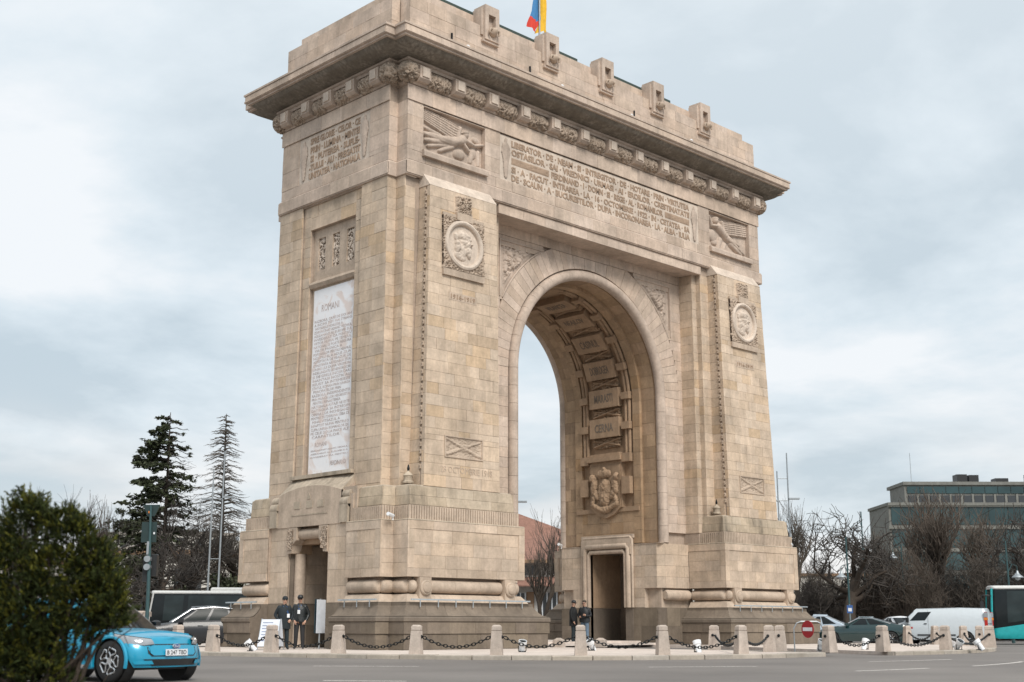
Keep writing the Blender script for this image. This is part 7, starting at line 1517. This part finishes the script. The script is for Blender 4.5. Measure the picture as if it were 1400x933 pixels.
# white curved building on the left
wb = empty('white_building', gpt(205, 150), YAW-R(90), 'white rounded building with brown cornice behind the bare trees', 'building')
def curved(name, mat, r_, z0, z1, a0=200, a1=340, th=.5, parent=None, n_=30):
    mb = MB(); rows = []
    for i in range(n_+1): a = R(a0+(a1-a0)*i/n_); rows.append([((r_)*math.cos(a), (r_)*math.sin(a)*.6+6, z0), ((r_)*math.cos(a), (r_)*math.sin(a)*.6+6, z1), ((r_-th)*math.cos(a), (r_-th)*math.sin(a)*.6+6, z1), ((r_-th)*math.cos(a), (r_-th)*math.sin(a)*.6+6, z0), ((r_)*math.cos(a), (r_)*math.sin(a)*.6+6, z0)])
    mb.grid(rows); mb.add(rows[0][:4], [(0, 1, 2, 3)]); mb.add(rows[-1][:4], [(3, 2, 1, 0)]); return mb.build(name, mat, parent or wb)
curved('wall', WSTUC, 9.5, 0, 9.2); curved('cornice', BRN, 10.0, 9.2, 9.75, th=1.0); curved('attic', WSTUC, 9.3, 9.75, 11.6); curved('coping', CONC, 9.6, 11.6, 11.95, th=9.2)
for i in range(9):
    a = 212+i*14.5; 
    for z0, z1 in ((1.2, 3.6), (5.0, 7.8), (10.1, 11.2)): w_ = curved('window', DWIN, 9.54 if z0 < 10 else 9.34, z0, z1, a, a+6, .1, n_=3); curved('sill', CONC, 9.62 if z0 < 10 else 9.4, z0-.2, z0-.02, a-.5, a+6.5, .1, w_, 3)
b2 = Bld('annex_building', 292, 152, 'low white annex with brown eaves beside the tall conifers'); b2.part('wall', WSTUC, -4, 9, 0, 8, 0, 8.9); b2.part('eaves', BRN, -4.3, 9.4, -.5, 8.4, 8.9, 9.4); b2.part('attic', WSTUC, -3.5, 9, .3, 8, 9.4, 11.0)
for i in range(5): w_ = b2.part('window', DWIN, -3+i*2.4, -1.8+i*2.4, -.06, .02, 5.2, 7.6); b2.part('sill', CONC, -3.1+i*2.4, -1.7+i*2.4, -.14, -.061, 5.0, 5.18, w_)
b3 = Bld('low_building', 60, 160, 'pale flat building showing past the evergreen shrub'); b3.part('wall', WSTUC, -12, 10, 0, 8, 0, 8.5); b3.part('eaves', BRN, -12.3, 10.3, -.4, 8.4, 8.5, 9.0)
for i in range(7): b3.part('window', DWIN, -11+i*3, -9.6+i*3, -.06, .02, 4.5, 7)
# red roofed house through the arch
hs = Bld('red_roof_house', 742, 102, 'house with sloping red tiled roof seen through the arch', rz=-.25)
hs.part('wall', WSTUC, -6, 5.5, 0, 8, 0, 6.2)
mb = MB(); mb.prism([(-1.0, 6.0), (4.0, 10.6), (9.0, 6.0), (9, 5.8), (4, 10.3), (-1, 5.8)][::-1], 'x', -6.6, -2.6); mb.v = [v for v in mb.v]; 
mb = MB(); mb.add([(-7, -1, 6.1), (6.3, -1, 6.1), (6.3, 9, 6.1), (-7, 9, 6.1), (-4.5, 4, 10.8), (0.6, 4, 8.9)], [(0, 1, 5, 4), (1, 2, 5), (2, 3, 4, 5), (3, 0, 4), (3, 2, 1, 0)]); rf_ = mb.build('roof', TILE, hs.o)
hs.part('eaves', BRN, -7, 6.3, -1.02, -.9, 5.85, 6.12); 
mb = MB(); mb.add([(-6.2, -1.5, 4.1), (5.6, -1.5, 4.1), (5.6, 0, 4.8), (-6.2, 0, 4.8), (-6.2, -1.5, 4.0), (5.6, -1.5, 4.0)], [(0, 1, 2, 3), (4, 5, 1, 0)]); mb.build('porch_roof', TILE, hs.o)
for i in range(4):
    w_ = hs.part('window', DWIN, -5.2+i*2.6, -4.0+i*2.6, -.08, .02, 1.6, 3.5)
    for k in range(4): hs.part('frame', WHITE, -5.2+i*2.6+k*.4-.05, -5.2+i*2.6+k*.4+.05, -.14, -.09, 1.55, 3.55, w_)
    hs.part('sill', WHITE, -5.3+i*2.6, -3.9+i*2.6, -.2, -.02, 1.42, 1.54, w_); hs.part('shutter', BRN, -3.9+i*2.6, -3.3+i*2.6, -.1, .02, .4, 3.6)
for i in range(3): hs.part('upper_window', DWIN, -4.5+i*3, -3.3+i*3, -.08, .02, 4.95, 5.7)
ch_ = hs.part('chimney', WSTUC, 3.2, 4.0, 3, 3.8, 7, 9.6)
# far tree line and blocks closing the horizon
for i, (px, dep, h, w_, lb) in enumerate([(-150, 230, 9, 60, 'distant pale block beyond the park, left of the arch'), (520, 260, 8, 70, 'distant pale block hidden behind the arch'), (940, 240, 9, 60, 'distant pale block behind the right pier'), (1120, 235, 10, 30, 'distant pale block beside the offices'), (1620, 230, 15, 60, 'distant pale block past the turquoise bus')]):
    q = Bld('distant_building', px, dep, lb); q.part('wall', WSTUC, -w_/2, w_/2, 0, 10, 0, h); q.part('roof', BRN, -w_/2-.3, w_/2+.3, -.3, 10.3, h, h+.5)
    for k in range(int(w_/4)): q.part('window', DWIN, -w_/2+1+k*4, -w_/2+2.6+k*4, -.06, .02, h*.5, h*.5+1.8)
# ================================================================== MASTS, LAMPS, SIGNALS
def twin_mast(px, depth, label, top=620, gap=.72, h2=.9, flip=1):
    px = lean_px(px, top, .8); h = .92+(856-top)*depth/FPX; o = empty('floodlight_mast', gpt(px, depth), YAW-R(90), label, 'mast', 'twin floodlight masts')
    for s, hh in ((-1, h*(h2 if flip > 0 else 1)), (1, h*(1 if flip > 0 else h2))): mb = MB(); mb.tube([(s*gap/2, 0, 0), (s*gap/2, 0, hh)], [.075, .045], 8); mb.build('pole', GALV, o)
    for z in (h*.10, h*.42, h*.74, h*.86): mb = MB(); mb.tube([(-gap/2, 0, z), (gap/2, 0, z)], .03, 6); mb.build('rung', GALV, o)
    for s, z in ((1, h*.75), (-1, h*.74)): mb = MB(); mb.box(s*gap/2+(.02 if s > 0 else -.75), s*gap/2+(.75 if s > 0 else -.02), -.15, .15, z-.06, z+.05); mb.build('lamp_head', GALV, o)
twin_mast(300, 88, 'grey twin mast with lamp heads between conifer and arch', 616); twin_mast(1070, 86, 'grey twin mast with lamp heads close to the right pier', 618); twin_mast(699, 86, 'twin mast half hidden behind the left pier in the arch opening', 624)
PGRN = plain('lamp_post_green', (.03, .075, .08), .5)
def street_lamp(px, depth, top, lx, lz, label):
    h = .92+(856-top)*depth/FPX; k = depth/FPX; x = (lx-px)*k; z = .92+(856-lz)*k; o = empty('street_lamp', gpt(px, depth), YAW-R(90), label, 'street lamp', 'park lamps with bell shades')
    mb = MB(); mb.tube([(0, 0, 0), (0, 0, 1.0), (0, 0, 1.05), (0, 0, h)], [.10, .09, .065, .045], 8); mb.build('pole', PGRN, o); mb = MB(); mb.tube([(0, 0, z+.25), (x*.5, 0, z+.75), (x, 0, z+.62), (x, 0, z+.35)], .025, 6); mb.build('arm', PGRN, o)
    mb = MB(); mb.lathe([(.05, .38), (.08, .25), (.16, .15), (.32, .02), (.34, -.03), (.30, -.02)], 16, Matrix.Translation((x, 0, z)), cap=False); mb.build('lamp_shade', GALV, o, smooth=True); mb = MB(); mb.lathe([(.001, -.18), (.12, -.13), (.16, -.02), (.14, .04)], 12, Matrix.Translation((x, 0, z)), cap=False); mb.build('bulb', WHITE, o, smooth=True)
street_lamp(1163, 76, 735, 1154, 790, 'teal lamp post with bell lamp beside the gnarled tree'); street_lamp(1239, 84, 745, 1227, 764, 'lamp post with bell lamp left of the russet shrub'); street_lamp(1292, 90, 738, 1281, 748, 'lamp post with bell lamp above the white van'); street_lamp(1384, 72, 740, 1397, 790, 'lamp post with bell lamp above the turquoise bus'); street_lamp(1186, 92, 700, 1180, 726, 'lamp post with bell lamp before the left end of the offices')
# traffic light with backs of signs
o = empty('traffic_light', gpt(201, 43), YAW-R(90), 'traffic light pole with backs of triangular and square signs', 'traffic light'); k = 43/FPX; Zp = lambda py: .92+(856-py)*k; Xq = lambda px, py: (px-201-(850-py)*.0693)*k; Xp = lambda px: (px-201-9.5)*k
SB = plain('sign_back_green', (.015, .035, .035), .5)
mb = MB(); mb.tube([(0, 0, 0), (Xq(203, 800), 0, Zp(800)), (Xq(207, 692), 0, Zp(692))], [.07, .06, .035], 10); mb.build('pole', PGRN, o)
mb = MB(); mb.prism([(Xp(194), Zp(691)), (Xp(218), Zp(691)), (Xp(211), Zp(707)), (Xp(201), Zp(707))], 'y', .06, .09); mb.build('triangular_sign', SB, o)
mb = MB(); mb.box(Xp(194), Xp(215), .06, .09, Zp(743), Zp(715)); sq = mb.build('square_sign', SB, o); mb = MB(); mb.box(Xp(211), Xp(213), .03, .059, Zp(732), Zp(729)); mb.build('sticker', WHITE, sq)
mb = MB(); mb.box(Xp(202.5), Xp(204), .02, .059, Zp(703), Zp(700)); mb.build('reflector', ORANGEL, o)
for a, b_, t0, t1, y0 in ((194.5, 203, 797, 762, .05), (204, 213, 789, 759, .10)):
    mb = MB(); mb.bbox(Xq(a, 778), Xq(b_, 778), y0, y0+.25, Zp(t0), Zp(t1), .03); s_ = mb.build('signal_head', PLASTIC, o)
for z in (766, 777): mb = MB(); mb.tube([(Xq(202, 772), -.12, Zp(z)), (Xq(202, 772), .10, Zp(z))], .11, 12); mb.build('signal_hood', GALV, o)
mb = MB(); mb.box(Xp(204), Xp(207), -.06, .06, Zp(760), Zp(742)); mb.build('clamp', GALV, o)
# small signs and banner by the parked cars
o = empty('parking_sign', gpt(1163, 70), YAW-R(90), 'small blue and white sign on the teal lamp post line', 'sign'); mb = MB(); mb.tube([(0, 0, 0), (0, 0, 2.1)], .03, 6); mb.build('post', GALV, o); mb = MB(); mb.box(-.16, .16, -.05, -.03, 1.62, 2.05); q = mb.build('panel', plain('sign_blue', (.03, .10, .30), .5), o); mb = MB(); mb.box(-.10, .10, -.056, -.051, 1.72, 1.9); mb.build('symbol', WHITE, q)
o = empty('white_banner', gpt(1230, 100), YAW-R(90), 'white banner board among the shrubs behind the van bonnet', 'board'); mb = MB(); mb.box(-.7, .7, -.03, .03, 1.6, 2.4); mb.build('board', WHITE, o)
for s in (-.6, .6): mb = MB(); mb.tube([(s, .04, 0), (s, .04, 2.4)], .03, 5); mb.build('post', GALV, o)
o = empty('stone_pier', gpt(184, 62), YAW-R(90), 'low stone gate pier with cap left of the traffic light', 'pier'); mb = MB(); mb.bbox(-.5, .5, -.5, .5, 0, 1.35, .04); mb.build('shaft', GRANITE, o); mb = MB(); mb.bbox(-.62, .62, -.62, .62, 1.35, 1.62, .06); mb.build('cap', GRANITE, o)
